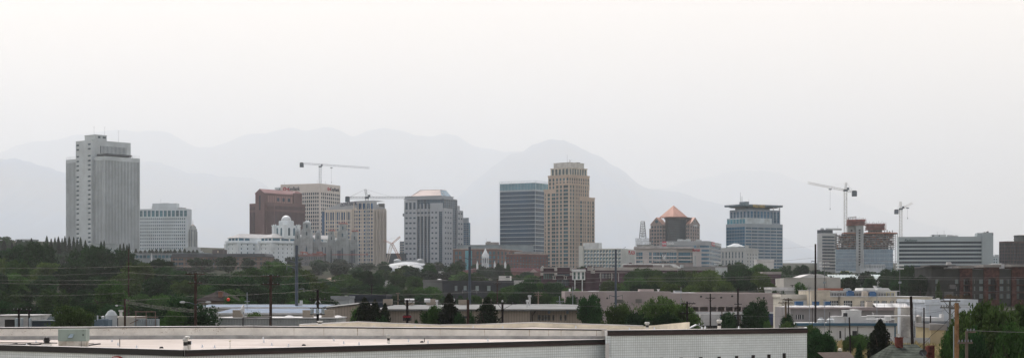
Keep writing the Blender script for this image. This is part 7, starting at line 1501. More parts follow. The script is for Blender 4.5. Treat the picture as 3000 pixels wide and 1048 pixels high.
def row_of(x0, x1, n, tops, d, wpx, row, kinds=('round','open'), mis=(0,1), dj=0.06, tj=7, hi=False, group=None):
    for i in range(n):
        px = x0+(x1-x0)*(i+0.5)/n+rt.uniform(-0.25, 0.25)*(x1-x0)/n; top = interp(tops, px)+rt.uniform(-tj, tj); dd = d*(1+rt.uniform(-dj, dj)); mi = rt.choice(mis); w = wpx*rt.uniform(0.8, 1.25)
        adj = {0:'dark green', 1:'mid green', 2:'olive green', 3:'hazy blue-green', 4:'bright green', 5:'brownish'}[mi]+(' broad' if w > wpx else ' narrow')
        tree(px, top, dd, w, where(px, row, adj), rt.choice(kinds), mi, rt.randrange(5), hi, group=group or 'trees '+row)
# left bank, back to front
row_of(-40, 620, 9, [(-40,760),(150,740),(300,742),(390,760),(500,772),(620,795)], 1050, 95, 'back of left bank', mis=(3,0), tj=5)
row_of(-60, 150, 3, [(-60,720),(100,722)], 760, 90, 'high in left bank', mis=(0,), tj=5)
tree(105, 699, 700, 115, 'tall tree crown breaking the skyline at far left, highest in the left bank', 'open', 0, 1, True)
tree(60, 712, 720, 90, 'dark crown just left of the highest one in the left bank', 'round', 0, 2, True)
tree(270, 716, 720, 135, 'wide dark crown overlapping the foot of the slit tower', 'open', 0, 3, True)
tree(345, 722, 740, 105, 'second dark crown right of the wide one at the slit tower foot', 'open', 0, 0, True)
tree(470, 752, 760, 85, 'dark crown in front of the low planted hall', 'round', 0, 4, True)
row_of(-50, 640, 10, [(-50,745),(100,755),(200,768),(400,762),(500,775),(640,800)], 620, 100, 'upper left bank', mis=(0,1,0,2), tj=7, hi=True)
row_of(-50, 650, 9, [(-50,790),(200,800),(330,795),(420,800),(650,835)], 520, 110, 'middle of left bank', mis=(0,1,4,0), hi=True)
row_of(-50, 600, 8, [(-50,838),(200,845),(400,850),(600,858)], 430, 115, 'low in left bank', mis=(0,1,1), hi=True)
row_of(-60, 560, 7, [(-60,875),(300,880),(560,890)], 340, 110, 'foot of left bank', mis=(0,0,0), hi=True)
tree(320, 812, 400, 150, 'big mid green dome-shaped crown in the centre of the left bank', 'round', 1, 1, True)
tree(208, 888, 209, 150, 'round bright green tree just beyond the white roof at left', 'round', 4, 2, True)
tree(555, 866, 232, 175, 'big dark tree round the left street lamp pole', 'round', 0, 3, True); tree(500, 893, 228, 90, 'lower left lobe tree beside the big dark one at the lamp pole', 'open', 1, 0, True)
tree(752, 905, 240, 95, 'light open tree behind the second brown pole', 'open', 4, 1, True)
# hazy city greenery far back
def far_row(x0, x1, n, d, hgt, row, mis=(3,0), w=58, labrow=''):
    for i in range(n):
        px = x0+(x1-x0)*(i+0.5)/n+rt.uniform(-10, 10); g = G(px, d); top = HY-(g.z+hgt*rt.uniform(0.7, 1.25)-CZ)*F/d; mi = rt.choice(mis); ww = w*rt.uniform(0.7, 1.3)
        tree(px, top, d*(1+rt.uniform(-0.04, 0.04)), ww, where(px, row, {0:'dark green',3:'hazy blue-green',1:'mid green'}[mi]+(' broad' if ww > w else ' narrow')), rt.choice(('round','open')), mi, rt.randrange(5), group='trees '+row)
far_row(-60, 385, 10, 1500, 11, 'on far left hill')
far_row(-60, 385, 9, 1250, 11, 'midway up left hill', w=66)
far_row(560, 1500, 14, 1380, 10, 'far behind centre roofs', w=56)
far_row(560, 1500, 14, 1120, 11, 'behind the centre roofs', w=64)
far_row(1500, 3020, 18, 1120, 9, 'far behind right roofs', w=60)
far_row(2250, 3020, 12, 800, 10, 'behind right roofs', w=72)
# firs at the foot of the slit tower
for i, (px, top, w) in enumerate(((12,703,22),(36,708,14),(92,696,17),(103,705,12),(137,689,16),(150,697,14),(161,694,13),(171,691,16),(182,696,13),(190,690,14),(203,691,15),(216,692,14),(226,697,13),(236,693,15),(250,702,16),(296,705,14),(305,702,10),(352,713,13),(362,711,12),(372,714,12),(378,711,10))):
    tree(px, top, 1180+i*4, w*1.9, ['thin','slim','pointed','ragged','dense'][i%5]+' dark skyline fir '+['left of','below','right of','beside'][i//5 if i < 20 else 3]+' '+min(LAND, key=lambda l: abs(l[0]-px))[1], 'fir', 3, i%3, group='firs at the foot of the slit tower')
for i, px in enumerate((398,412,425,438,446,458,470,483,492,500,512,527,541,553,566,577)):
    tree(px, 727+(i*5)%6, 1616, 15, ['squat','pointed','thin','round-topped'][i%4]+' little fir on the hall terrace, below '+min(LAND, key=lambda l: abs(l[0]-px))[1]+((' again', ' further right')[i % 2] if i in (5,6,7,8,14) else ''), 'fir', 3, i%3, base=Z(742,1622), group='little firs on the planted terrace')
# behind-town greenery
row_of(380, 660, 8, [(380,762),(480,775),(660,788)], 1180, 62, 'on the brown-brick block slope', mis=(3,0), tj=4)
row_of(160, 300, 3, [(160,735),(300,745)], 1250, 60, 'under grey house-like block', mis=(3,), tj=4)
# centre left: the large light green bank
tree(800, 759, 640, 150, 'big mid green crown below the domed hotel, tallest of the centre left trees', 'round', 1, 0, True)
tree(735, 778, 620, 130, 'wide dark green crown left of the steel pole, beside the tallest centre left tree', 'round', 1, 4, True)
tree(880, 782, 600, 110, 'olive green crown just right of the steel pole', 'open', 2, 1, True); tree(650, 800, 640, 110, 'dark crown left of the wide one, right of the brown-brick block', 'round', 0, 2, True)
row_of(620, 960, 5, [(620,812),(800,800),(960,820)], 520, 105, 'in centre left trees', mis=(1,2,0), hi=True)
row_of(640, 980, 5, [(640,842),(800,838),(980,845)], 450, 95, 'low in centre left trees', mis=(1,0,2), hi=True)
row_of(640, 980, 5, [(640,868),(980,868)], 390, 85, 'foot of centre left trees', mis=(0,1), hi=True)
row_of(925, 1075, 4, [(925,775),(960,755),(1010,760),(1075,775)], 1480, 42, 'in front of the scaffolded temple', mis=(3,), tj=3)
row_of(860, 940, 2, [(860,790),(940,785)], 1150, 55, 'left of the small white dome', mis=(1,3), tj=3)
tree(1010, 778, 1300, 36, 'small tree in front of the small white dome', 'open', 3, 1); tree(1085, 768, 1450, 38, 'hazy grey-green tree at the foot of the cream-piered bank tower', 'open', 3, 2)
tree(1347, 756, 1420, 44, 'hazy round tree in front of the red-brick block', 'round', 3, 0); tree(1415, 776, 1150, 40, 'low tree at the left foot of the white steeple church', 'open', 3, 4)
row_of(1050, 1420, 8, [(1050,800),(1110,790),(1180,777),(1250,785),(1320,795),(1420,795)], 980, 62, 'around the silver dome', mis=(3,1,2), tj=5)
tree(1190, 772, 960, 58, 'dark tree standing in front of the left half of the silver dome', 'open', 0, 1, True); tree(1250, 770, 940, 64, 'dark tree in front of the right half of the silver dome', 'round', 0, 3, True)
row_of(930, 1300, 7, [(930,812),(1070,792),(1180,805),(1300,815)], 760, 72, 'in the second centre row', mis=(0,1,1), hi=True)
row_of(930, 1290, 6, [(930,840),(1100,830),(1290,838)], 620, 80, 'in the front centre row', mis=(0,0,1), hi=True)
row_of(900, 1260, 6, [(900,862),(1260,858)], 500, 75, 'low behind the tan shed', mis=(0,1), hi=True)
tree(1460, 768, 1050, 40, 'dark pointed tree right of the white steeple', 'fir', 3, 1); tree(1489, 771, 1050, 34, 'second pointed tree right of the white steeple', 'fir', 0, 2); tree(1443, 785, 1080, 60, 'round tree under the white steeple', 'round', 3, 2)
row_of(1500, 1600, 3, [(1500,800),(1600,805)], 900, 55, 'left of the purple-brick school', mis=(0,1), tj=4)
row_of(1480, 1690, 5, [(1480,828),(1560,818),(1640,832),(1690,845)], 560, 85, 'right of the charcoal block', mis=(0,1,0), hi=True)
row_of(1440, 1700, 6, [(1440,855),(1560,848),(1700,862)], 470, 72, 'low right of the charcoal block', mis=(1,0,1), hi=True)
tree(1665, 862, 430, 60, 'dark round tree at the left end of the pink warehouse', 'round', 0, 3, True)
row_of(1290, 1450, 4, [(1290,858),(1450,865)], 500, 45, 'before the charcoal block', mis=(0,1), tj=4)
# school trees
tree(1785, 815, 660, 78, 'round olive green tree in front of the purple-brick school', 'round', 2, 0, True); tree(1820, 825, 655, 40, 'small olive tree right of the tall blue steel pole', 'open', 2, 1, True)
row_of(1850, 2110, 6, [(1850,800),(1885,776),(1950,795),(2040,785),(2110,795)], 700, 82, 'rear of big school row', mis=(1,2,1), tj=4, hi=True)
row_of(2100, 2290, 4, [(2100,775),(2170,764),(2230,768),(2290,790)], 860, 70, 'behind big school row', mis=(1,0), tj=3, hi=True)
row_of(1850, 2260, 8, [(1850,808),(2050,800),(2180,778),(2260,800)], 610, 90, 'middle of big school row', mis=(1,2,0,2), tj=5, hi=True)
row_of(1850, 2270, 8, [(1850,828),(2270,818)], 540, 80, 'front of big school row', mis=(1,2,0), tj=4, hi=True)
tree(2352, 771, 1000, 56, 'lone round tree on the skyline left of the tall black pole', 'round', 0, 1, True); tree(2300, 790, 900, 50, 'dark tree left of the lone skyline tree', 'round', 0, 2, True); tree(2275, 845, 480, 50, 'dark low tree at the right end of the pink warehouse roof', 'open', 0, 1, True)
tree(2352, 824, 520, 44, 'thin open tree in front of the arched hall', 'open', 1, 3, True)
tree(2498, 804, 640, 62, 'round dark tree below the yellow board', 'round', 0, 0, True); tree(2552, 804, 650, 60, 'round dark tree right of the one below the yellow board', 'round', 0, 4, True)
tree(2600, 785, 700, 70, 'left part of the big dark tree group in front of the grey slab hotel', 'round', 0, 2, True); tree(2650, 775, 680, 95, 'tallest dark tree in front of the grey slab hotel', 'open', 0, 3, True); tree(2695, 800, 600, 70, 'dark tree between the grey slab hotel and the apartments', 'round', 0, 1, True); tree(2625, 820, 600, 80, 'front dark tree of the group before the grey slab hotel', 'round', 0, 4, True)
tree(2750, 826, 560, 20, 'narrow pale green poplar against the dark apartments', 'column', 4, 0, True)
tree(2790, 858, 520, 60, 'reddish brown shrub left at the apartments foot', 'open', 5, 1, True); tree(2828, 862, 520, 50, 'reddish brown shrub right at the apartments foot', 'round', 5, 2, True)
# near row just beyond the white roof
for px, top, w, lab, k, mi, v in ((1068,868,62,'tall shaggy cedar, left one of the three beyond the roof','fir',6,0),(1098,874,46,'middle cedar of the three beyond the roof','fir',6,1),(1128,885,40,'lowest right cedar of the three beyond the roof','fir',6,2),
        (1316,856,66,'tall cedar spire right of the black pole transformer','fir',6,1),(1428,866,74,'broad dark cedar right of the short thick pole','fir',6,2)):
    tree(px, top, 225, w*2.0, lab, k, mi, v)
tree(1050, 895, 232, 60, 'dark tree at the left foot of the three cedars', 'open', 1, 2, True); tree(1270, 880, 228, 80, 'mid green leafy tree left of the tall cedar spire', 'open', 1, 4, True); tree(1345, 905, 222, 60, 'low dark tree right of the tall cedar spire', 'round', 0, 0, True); tree(1120, 915, 222, 50, 'low dark bush under the cedars', 'round', 0, 1, True); tree(1385, 912, 222, 44, 'low dark bush by the short thick pole', 'round', 0, 3, True); tree(1222, 932, 232, 28, 'small bush below the transformer pole', 'round', 0, 2, True)
tree(1735, 858, 262, 92, 'dense dark rounded cone tree right of the tan shed', 'round', 0, 2, True)
tree(1830, 874, 232, 130, 'leafy dark tree left part of the big clump below the pink warehouse', 'open', 4, 0, True); tree(1905, 864, 228, 135, 'leafy dark tree in the middle of the big clump below the pink warehouse', 'open', 4, 3, True); tree(1990, 880, 232, 120, 'leafy dark tree at the right of the big clump below the pink warehouse', 'open', 4, 2, True); tree(1870, 905, 222, 110, 'low front tree of the big clump below the pink warehouse', 'round', 0, 1, True); tree(1950, 905, 222, 110, 'low front right tree of the big clump below the pink warehouse', 'round', 0, 4, True)
tree(2132, 906, 300, 68, 'small dark tree in front of the dock doors', 'round', 0, 1, True); tree(2205, 874, 300, 100, 'dark cone tree before the pink warehouse right end', 'round', 0, 3, True); tree(2250, 935, 290, 30, 'low shrub beside the dark blue trailer', 'round', 1, 2, True)
tree(2310, 912, 262, 60, 'dark shrub tree left of the tall black pole', 'round', 0, 0, True); tree(2308, 935, 240, 58, 'bright green shrub at the corner of the white roof', 'round', 4, 4, True)
tree(2395, 955, 190, 110, 'very dark bush beyond the right end of the white roof', 'round', 0, 1, True); tree(2375, 940, 215, 60, 'light green shrub above the very dark bush', 'open', 4, 0, True); tree(2435, 975, 200, 52, 'mid green bush right of the very dark one', 'round', 1, 3, True)
tree(2512, 975, 262, 62, 'hazy green bush left of the big spruce', 'open', 1, 2, True); tree(2480, 990, 262, 40, 'low sage bush in the dry field', 'open', 2, 1, True); tree(2555, 972, 255, 45, 'green bush behind the big spruce', 'open', 1, 3, True)
tree(2579, 932, 165, 135, 'big dark spruce standing in the yard at lower right', 'fir', 6, 0); tree(2574, 940, 166, 120, 'second spruce stem fused with the big dark one', 'fir', 6, 2); tree(2517, 1002, 170, 60, 'small dark spruce left of the big one', 'fir', 0, 1)
# big near trees in the lower right corner
for px, top, d, w, lab, mi, v in ((2905,862,140,200,'largest tree of the lower right corner, bright topped',4,1),(2985,868,145,120,'tree cut by the right picture edge',4,3),(2830,905,150,120,'left shoulder tree of the lower right clump',4,2),(2790,950,150,80,'lowest left tree of the lower right clump, behind the brown pole',1,0),(2960,930,130,150,'low front tree of the lower right clump',1,4),(2870,960,128,130,'dark low tree under the largest one at lower right',0,3)):
    tree(px, top, d, w, lab, 'round', mi, v, True, group='trees of the lower right clump')
# ground cover
m = M(); r = random.Random(5)
for _ in range(5200):
    d = r.uniform(225, 330); px = r.uniform(2380, 2780); o = G(px, d); h = r.uniform(0.15, 0.6) if r.random() < 0.9 else r.uniform(0.6, 1.1); a = r.uniform(0, 3.14); w = r.uniform(0.08, 0.35)
    m.face([(o.x-w*math.cos(a), o.y-w*math.sin(a), o.z), (o.x+w*math.cos(a), o.y+w*math.sin(a), o.z), (o.x+r.uniform(-.2,.2), o.y, o.z+h)])
g = m.build('dry_grass', mat('dry_grass_blades', (0.38,0.30,0.17), 0.9, 0.2, 0.08, col2=(0.16,0.17,0.07), rnd=0.3)); tag(g, kind='stuff')
# ================================================================ the near white-roofed building
def near_building():
    tile = grid_mat('glazed_tile', (0.69,0.75,0.75), (0.42,0.42,0.40), 0.205, 0.205, 0.011, 0.35, 0.05, 0.3)
    mem = mat('roof_membrane', (0.52,0.48,0.445), 0.9, 0.05, 0.12, col2=(0.42,0.385,0.35)); par = mat('parapet_stucco', (0.68,0.665,0.62), 0.9, 0.08, 0.5, fine=0.06); crm = mat('parapet_cream', (0.74,0.68,0.55), 0.9, 0.08, 0.5, fine=0.06)
    blk = mat('fascia_black', (0.012,0.011,0.011), 0.55); brn = mat('fascia_brown', (0.032,0.018,0.017), 0.55); wht = mat('coping_white', (0.62,0.61,0.59), 0.7)
    zr = CZ-4.25                                   # lower roof surface
    t = empty('flat_roofed_building', (0,0,0), 0, 'near white-tiled commercial building with a wide pale flat roof across the bottom of the view', 'building')
    P2 = lambda px, d: Vector((X(px, d), d))
    A, B_, C_ = P2(-130, 122.5), P2(541, 109.2), P2(1777, 133.5)        # near edge, left to right
    def strip(m, a, b, z0, z1, n=1, mi=0):
        m.face([(a.x,a.y,z0),(b.x,b.y,z0),(b.x,b.y,z1),(a.x,a.y,z1)], mi)
    def wallbox(m, a, b, z0, z1, th, mi=0, za=None, band=False):
        """thin wall along a-b, thickness th behind it; za: different top at b"""
        d = (b-a).normalized(); n = Vector((-d.y, d.x))
        if n.y < 0: n = -n
        q = [a, b, b+n*th, a+n*th]; zb = z1 if za is None else za; k = len(m.V); tz = [z1, zb, zb, z1]
        bz = [h-(z1-z0) if band else z0 for h in tz]; m.V += [(p.x,p.y,h) for p, h in zip(q, bz)]+[(p.x,p.y,h) for p, h in zip(q, tz)]
        for f in ((0,1,5,4),(1,2,6,5),(2,3,7,6),(3,0,4,7),(4,5,6,7),(3,2,1,0)): m.F.append(tuple(k+i for i in f)); m.I.append(mi)
    z_top = CZ-4.0
    # tiled walls
    z2 = CZ-3.26; D_, E_ = P2(1779, 132.0), P2(2364, 141.0); E2 = P2(2364, 163)
    for a, b, h in ((A, B_, z_top-0.42), (B_, C_, z_top-0.42), (D_, E_, z2-0.42), (E_, E2, z2-0.42), (P2(1779, 133.4), D_, z2-0.42)):
        L = (b-a).length; m = M(); m.box(0, 0, 0, L, 0.3, h); m.build('tiled_wall', tile, t, (a.x, a.y, 0), math.atan2(b.y-a.y, b.x-a.x))
    # dark fascia
    def off(a, b, e):
        d = (b-a).normalized(); n = Vector((d.y, -d.x)); n = n if n.y < 0 else -n; return a+n*e, b+n*e
    m = M()
    for a, b in ((A, B_), (B_, C_)): p, q = off(a, b, 0.14); wallbox(m, p, q, z_top-0.42, z_top, 0.12, 0)
    p, q = off(B_, C_, 0.15); wallbox(m, p, q, z_top-0.42, z_top-0.22, 0.02, 1)
    p, q = off(D_, E_, 0.14); wallbox(m, p, q, z2-0.42, z2, 0.12, 1); p, q = off(D_, E_, 0.16); wallbox(m, p, q, z2-0.12, z2+0.01, 0.02, 0)
    m.build('fascia', [blk, brn], t)
    m = M()
    for a, b in ((A, B_), (B_, C_)): p, q = off(a, b, 0.02); wallbox(m, p, q, z_top-0.42, z_top+0.015, 0.55)
    p, q = off(D_, E_, 0.02); wallbox(m, p, q, z2-0.42, z2+0.03, 0.5)
    m.build('coping', wht, t)
    # lower roof, inner parapet, upper roof, back parapet
    I0, I1, I2 = P2(-150, 139.5), P2(741, 143.5), P2(1777, 142.0); zi0, zi1 = CZ-3.22, CZ-3.17
    m = M(); pts = [A, B_, C_, I2, I1, I0]; n = (0,1,2,3,4,5)
    m.face([(p.x, p.y, zr) for p in (A, B_, I1, I0)]); m.face([(p.x, p.y, zr) for p in (B_, C_, I2, I1)])
    m.build('lower_roof', mem, t)
    m = M(); wallbox(m, I0, I1, zr-0.1, zi0, 0.4, 0, zi0+0.06); wallbox(m, I1, I2, zr-0.1, zi0+0.06, 0.4, 0, zi0-0.18); m.build('inner_parapet', par, t)
    m = M(); p, q = off(I0, I1, 0.05); wallbox(m, p, q, zr, zr+0.32, 0.06); p, q = off(I1, I2, 0.05); wallbox(m, p, q, zr, zr+0.28, 0.06); m.build('base_flashing', mat('flashing_grey', (0.40,0.40,0.39), 0.9, 0.12, 0.8), t)
    m = M(); p, q = off(I0, I1, 0.04); wallbox(m, p, q, zi0-0.09, zi0+0.0, 0.03, 0, zi0+0.06, True); p, q = off(I1, I2, 0.04); wallbox(m, p, q, zi0-0.04, zi0+0.06, 0.03, 0, zi0-0.18, True); m.build('drip_edge', blk, t)
    m = M(); p, q = off(I0, I1, 0.0); wallbox(m, p, q, zi0, zi0+0.03, 1.4, 0, zi0+0.09, True); p, q = off(I1, I2, 0.0); wallbox(m, p, q, zi0+0.06, zi0+0.09, 1.0, 0, zi0-0.15, True); m.build('parapet_coping', wht, t)
    # upper roof: gently folded, low ridges running away from the viewer
    K = [(-150, 175, 961.5), (741, 160, 954.5), (880, 163, 949.5), (1055, 166, 941.2), (1290, 170, 950.5), (1400, 170, 949), (1567, 171, 943), (1700, 172, 947.5), (1885, 172, 953)]
    m = M(); zu = zi0-0.25
    far = [(X(p, d), d, Z(y, d)) for p, d, y in K]
    nr = [(X(p, 143.6), 143.6+0.5, zu) for p, d, y in K]
    for i in range(1, len(K)-1): m.face([nr[i], nr[i+1], (far[i+1][0], far[i+1][1], far[i+1][2]-0.52), (far[i][0], far[i][1], far[i][2]-0.52)])
    a, b = P2(-150, 141), P2(-150, 158); m.face([(a.x,140.6,zi0-0.02),(I1.x,I1.y+0.6,zi0+0.02),(X(741,160),160,Z(956.5,160)),(X(-150,152),152,Z(958.5,152))])
    # right section roof
    m.face([(D_.x-0.5,D_.y+0.3,z2),(E_.x,E_.y+0.3,z2),(X(2364,163),163,Z(960.5,163)),(X(2012,168),168,Z(963.5,168)),(X(1779,168),168,Z(964,168))])
    m.build('upper_roof', mem, t)
    m = M()
    for i in range(2, len(K)-1):
        a, b = Vector(far[i][:2]), Vector(far[i+1][:2]); wallbox(m, a, b, zu-1, far[i][2], 0.35, 0, far[i+1][2])
    q = P2(1900, 171.5); r_ = P2(2012, 165); wallbox(m, q, r_, zu-1, Z(953,171.5), 0.35, 0, Z(942.5,165)); wallbox(m, P2(1885,172), q, zu-1, Z(954.5,172), 0.3)
    m.build('back_parapet', crm, t)
    m = M()
    for i in range(2, len(K)-1):
        a, b = Vector(far[i][:2]), Vector(far[i+1][:2]); p_, q_ = off(a, b, 0.05); wallbox(m, p_, q_, far[i][2]-0.07, far[i][2]+0.04, 0.45, 0, far[i+1][2]+0.04, True)
    m.build('back_coping', wht, t)
    # black edge beyond the left roof, pipe railing
    m = M(); wallbox(m, P2(-150, 152.1), P2(741, 160.1), zu-3, Z(957.8,152), 0.3, 0, Z(955.5,160)); m.build('rear_edge', blk, t)
    m = M(); a = Vector((X(712,144.2), 144.2, CZ-3.15)); m.path([a, a+Vector((0,0,0.75)), a+Vector((1.1,0.4,0.8)), a+Vector((2.4,0.8,0.8)), a+Vector((2.4,0.8,0))], 0.06, 6); m.build('pipe_guard', blk, t)
    # pilaster at the step, downpipe lines
    m = M(); m.box(D_.x-0.15, D_.y-0.25, 0, D_.x+0.12, D_.y+0.1, z_top-0.3); m.build('corner_trim', wht, t)
    # dark slot windows below the right section
    m = M()
    for px, py in ((1928,1047),(1985,1046),(2042,1044.5),(2096,1043),(2148,1041),(2198,1038.5),(2246,1036.5),(2293,1033)):
        k = (px-1777)/(2364-1777); o = D_+(E_-D_)*k; d = (E_-D_).normalized(); zt = Z(py, o.y); w = 0.16
        m2 = M(); p_ = o-d*w-Vector((-d.y, d.x))*0.03; q_ = o+d*w-Vector((-d.y, d.x))*0.03; wallbox(m2, p_, q_, zt-1.6, zt, 0.03); m2.build('slot_window', blk, t)
    # things on the roof: fixed to it
    def on(px, d, z=zr): return Vector((X(px, d), d, z))
    Dy = lambda y: F*4.25/(y-850.0)
    def parts(): pass
    # green air handling unit
    u = empty('rooftop_unit', on(170, Dy(1016)), R(4), 'sage green rooftop air unit on a stained white curb, at left on the near roof', 'air unit'); s_ = Dy(1016)/F; w = 80*s_; gr = mat('sage_paint', (0.25,0.31,0.28), 0.6, 0.06, 0.6); cb = mat('curb_stained', (0.55,0.53,0.48), 0.9, 0.25, 1.2, col2=(0.28,0.25,0.2))
    m = M(); m.box(0.02,0.02,0, w*0.975,1.4,0.45); m.build('curb', cb, u); m = M(); m.box(0,0,0.45, w,1.5,1.32); m.box(-0.02,-0.02,1.32, w+0.02,1.52,1.36); m.build('cabinet', gr, u)
    m = M(); m.box(w*0.22,-0.03,0.5, w*0.36,-0.001,1.02); m.box(w*0.7,-0.02,0.48, w*0.71,-0.001,1.3); m.build('access_panel', gr, u)
    m = M(); a, c = w*0.38, w*0.57; m.face([(a,-0.3,0.72),(c-0.08,-0.3,0.72),(c,0,1.0),(a+0.14,0,1.0)]); m.face([(c-0.08,-0.3,0.72),(c-0.08,0,0.70),(c,0,1.0)]); m.face([(a,-0.3,0.72),(a+0.14,0,1.0),(a,0,0.7)]); m.build('hood', mat('hood_blue', (0.30,0.38,0.42), 0.5), u)
    m = M(); m.box(w*0.89,-0.05,0.85, w*0.92,-0.001,1.0); m.box(w*0.9,-0.04,1.22, w*0.915,-0.001,1.28); m.box(w*0.84,-0.03,0, w*0.85,-0.001,0.46); m.build('fitting', blk, u)
    # black mushroom fan and conduit
    u = empty('roof_fan', on(137, Dy(1011)), 0, 'black domed exhaust fan on a low curb left of the green unit', 'vent'); m = M(); m.box(-0.32,-0.32,0,0.32,0.32,0.16); m.build('curb', par, u); m = M(); m.lathe(0,0,[(0.34,0.16),(0.34,0.24),(0.2,0.26),(0.2,0.32),(0.27,0.36),(0.25,0.42),(0.2,0.44),(0.22,0.5),(0.19,0.62),(0.08,0.68)],14); m.build('hood', blk, u)
    m = M(); m.bar(on(-60,128.5,zr+0.14), on(168,127.5,zr+0.14), 0.05); m.bar(on(-60,125.2,zr+0.12), on(118,125,zr+0.12), 0.05); m.bar(on(252,126,zr+0.16), on(275,126,zr+0.14), 0.03)
    for px in (20, 60, 100, 268): m.box(X(px,126)-0.08,125.0,zr,X(px,126)+0.08,128.5,zr+0.09)
    tag(m.build('roof_conduit', blk), 'black conduits lying on the roof, passing the black domed fan', 'conduit')
    # twin vent near the corner
    u = empty('vent_stack', on(544, Dy(1023)), 0, 'tall double vent stack with a white cap and black collar at the roof corner', 'vent'); gv = mat('galvanised', (0.45,0.46,0.44), 0.45, 0.1, 2.0); s = 0.98
    m = M(); m.lathe(-0.02,0,[(0.19*s,0),(0.15*s,0.25),(0.15*s,0.3)],12); m.lathe(0.22,0.2,[(0.13,0),(0.13,0.35)],10); m.build('base', par, u); m = M(); m.lathe(-0.02,0,[(0.15,0.3),(0.15,0.56)],12); m.lathe(0.22,0.2,[(0.13,0.36),(0.13,0.62)],10); m.build('collar', blk, u)
    m = M(); m.lathe(-0.02,0,[(0.15,0.56),(0.15,0.6),(0.2,0.66),(0.2,0.78),(0.14,0.8)],12); m.lathe(0.1,0.05,[(0.12,0.78),(0.12,0.82),(0.2,0.85),(0.2,0.94),(0.1,0.99)],14); m.build('cap', gv, u)
    def stack(px, d, z, h, lab, r=0.13):
        u = empty('vent_stack', on(px, d, z), 0, lab, 'vent'); m = M(); m.lathe(0,0,[(r*1.3,0),(r,0.08),(r,h*0.35)],12); m.build('base', par, u); m = M(); m.lathe(0,0,[(r,h*0.35),(r,h*0.62)],12); m.build('collar', blk, u); m = M(); m.lathe(0,0,[(r,h*0.62),(r,h*0.72),(r*1.55,h*0.76),(r*1.6,h*0.92),(r*1.2,h)],14); m.build('cap', gv, u)
    stack(1138, Dy(1005), zr, 0.72, 'lone vent stack with black collar in the middle of the near roof', 0.11)
    stack(1896, 168, Z(966,168), 0.85, 'vent stack with pale drum cap in front of the cream rear parapet', 0.17); stack(2107, 163, Z(963,163), 0.95, 'vent stack with rounded cap near the right end of the roof', 0.17)
    stack(937, 158, Z(951,158), 0.4, 'small squat vent stack on the upper roof left of its first peak', 0.18)
    for i, (px, d, lab) in enumerate(((545+8,109.0,''),)): pass
    # thin post with yellow cap, black post, low black domes
    u = empty('roof_post', on(674, Dy(1019.5)), 0, 'thin grey post with a small pale cap near the roof edge', 'post'); m = M(); m.bar((0,0,0),(0,0,0.52),0.025,6); m.lathe(0,0,[(0.06,0),(0.03,0.1)],8); m.build('stem', gv, u); m = M(); m.box(-0.07,-0.05,0.52,0.07,0.05,0.58); m.build('cap', mat('cap_yellow', (0.5,0.48,0.3)), u)
    u = empty('roof_post', on(351, Dy(1019)), 0, 'short black pipe post right of the green unit', 'post'); m = M(); m.lathe(0,0,[(0.07,0),(0.04,0.12)],8); m.build('base', par, u); m = M(); m.bar((0,0,0.1),(0,0,0.72),0.03,8); m.build('stem', blk, u)
    u = empty('roof_post', on(1243.5, Dy(1001)), 0, 'tiny black pipe post right of the lone vent stack', 'post'); m = M(); m.bar((0,0,0),(0,0,0.34),0.03,8); m.build('stem', blk, u)
    for px, d, lab in ((473,Dy(1019),'low black roof drain dome left of the double vent stack'),(890,Dy(1011.5),'low black roof drain dome right of the post with pale cap'),(1236,Dy(1002),'low black roof drain dome right of the lone vent stack')):
        u = empty('roof_drain', on(px, d), 0, lab, 'drain'); m = M(); m.lathe(0,0,[(0.16,0),(0.15,0.07),(0.09,0.13),(0.02,0.14)],12); m.build('strainer', blk, u)
    cw = mat('cone_white', (0.66,0.70,0.74), 0.6)
    cones = [(78,Dy(1014),'left of the black fan'),(106,Dy(1004),'behind the black fan'),(131,Dy(1017),'in front of the black fan'),(328,Dy(1000),'right of the green unit, far'),(346,Dy(1010),'beside the short black post'),(400,Dy(1019),'right of the short black post'),(560,Dy(1006),'behind the double vent stack'),(593,Dy(1016.5),'right of the double vent stack'),(629,Dy(1018.5),'left of the thin capped post'),(771,Dy(993),'behind, near the parapet bend'),(773,Dy(1002),'in front of the parapet bend'),(796,Dy(1011),'centre left of the roof'),(845,Dy(1014),'left of the second drain dome'),(978,Dy(998),'between second drain dome and lone stack, far'),(1007,Dy(1006),'between second drain dome and lone stack, near'),(1052,Dy(1009),'left of the lone vent stack'),(1197,Dy(1000.5),'right of the lone vent stack'),(1254,Dy(1004),'right of the tiny black post'),(1429,Dy(999),'far right of the lower roof'),(1095,150,'on the upper roof left'),(1216,150,'on the upper roof middle'),(1386,150,'on the upper roof right'),(1473,150,'on the upper roof far right'),(1687,150,'on the upper roof near its end'),(1844,133.9,'on the right roof left'),(1917,135.0,'on the right roof below the cream parapet'),(2056,137.2,'on the right roof, near one of the pair'),(2066,140.5,'on the right roof, far one of the pair'),(2164,138.9,'on the right roof, rightmost')]
    first = None
    for px, d, lab in cones:
        z = zr if px < 1500 and d < 145 else (zi0+0.02 if px < 1700 else z2-0.01)
        if d == 150 and px < 1700: z = zu+0.0 if px > 1000 else z
        if first is None:
            first = empty('roof_vent_cone', on(px, d, z), 0, 'small white cone vent '+lab, 'vent', 'small white cones on the pale roofs'); m = M(); m.lathe(0,0,[(0.085,0),(0.08,0.03),(0.045,0.2),(0.03,0.235)],10); cc = m.build('cone', cw, first)
        else: copy_tree(first, [(cc, [])], on(px, d, z), label='small white cone vent '+lab)
    # rust stains as real wear: thin patches of corroded paint on the inner parapet
    rst = mat('rust_stain', (0.26,0.17,0.12), 0.95, 0.3, 3.0, col2=(0.42,0.38,0.34)); r = random.Random(2); d = (I1-I0).normalized(); n = Vector((d.y,-d.x)); m = M()
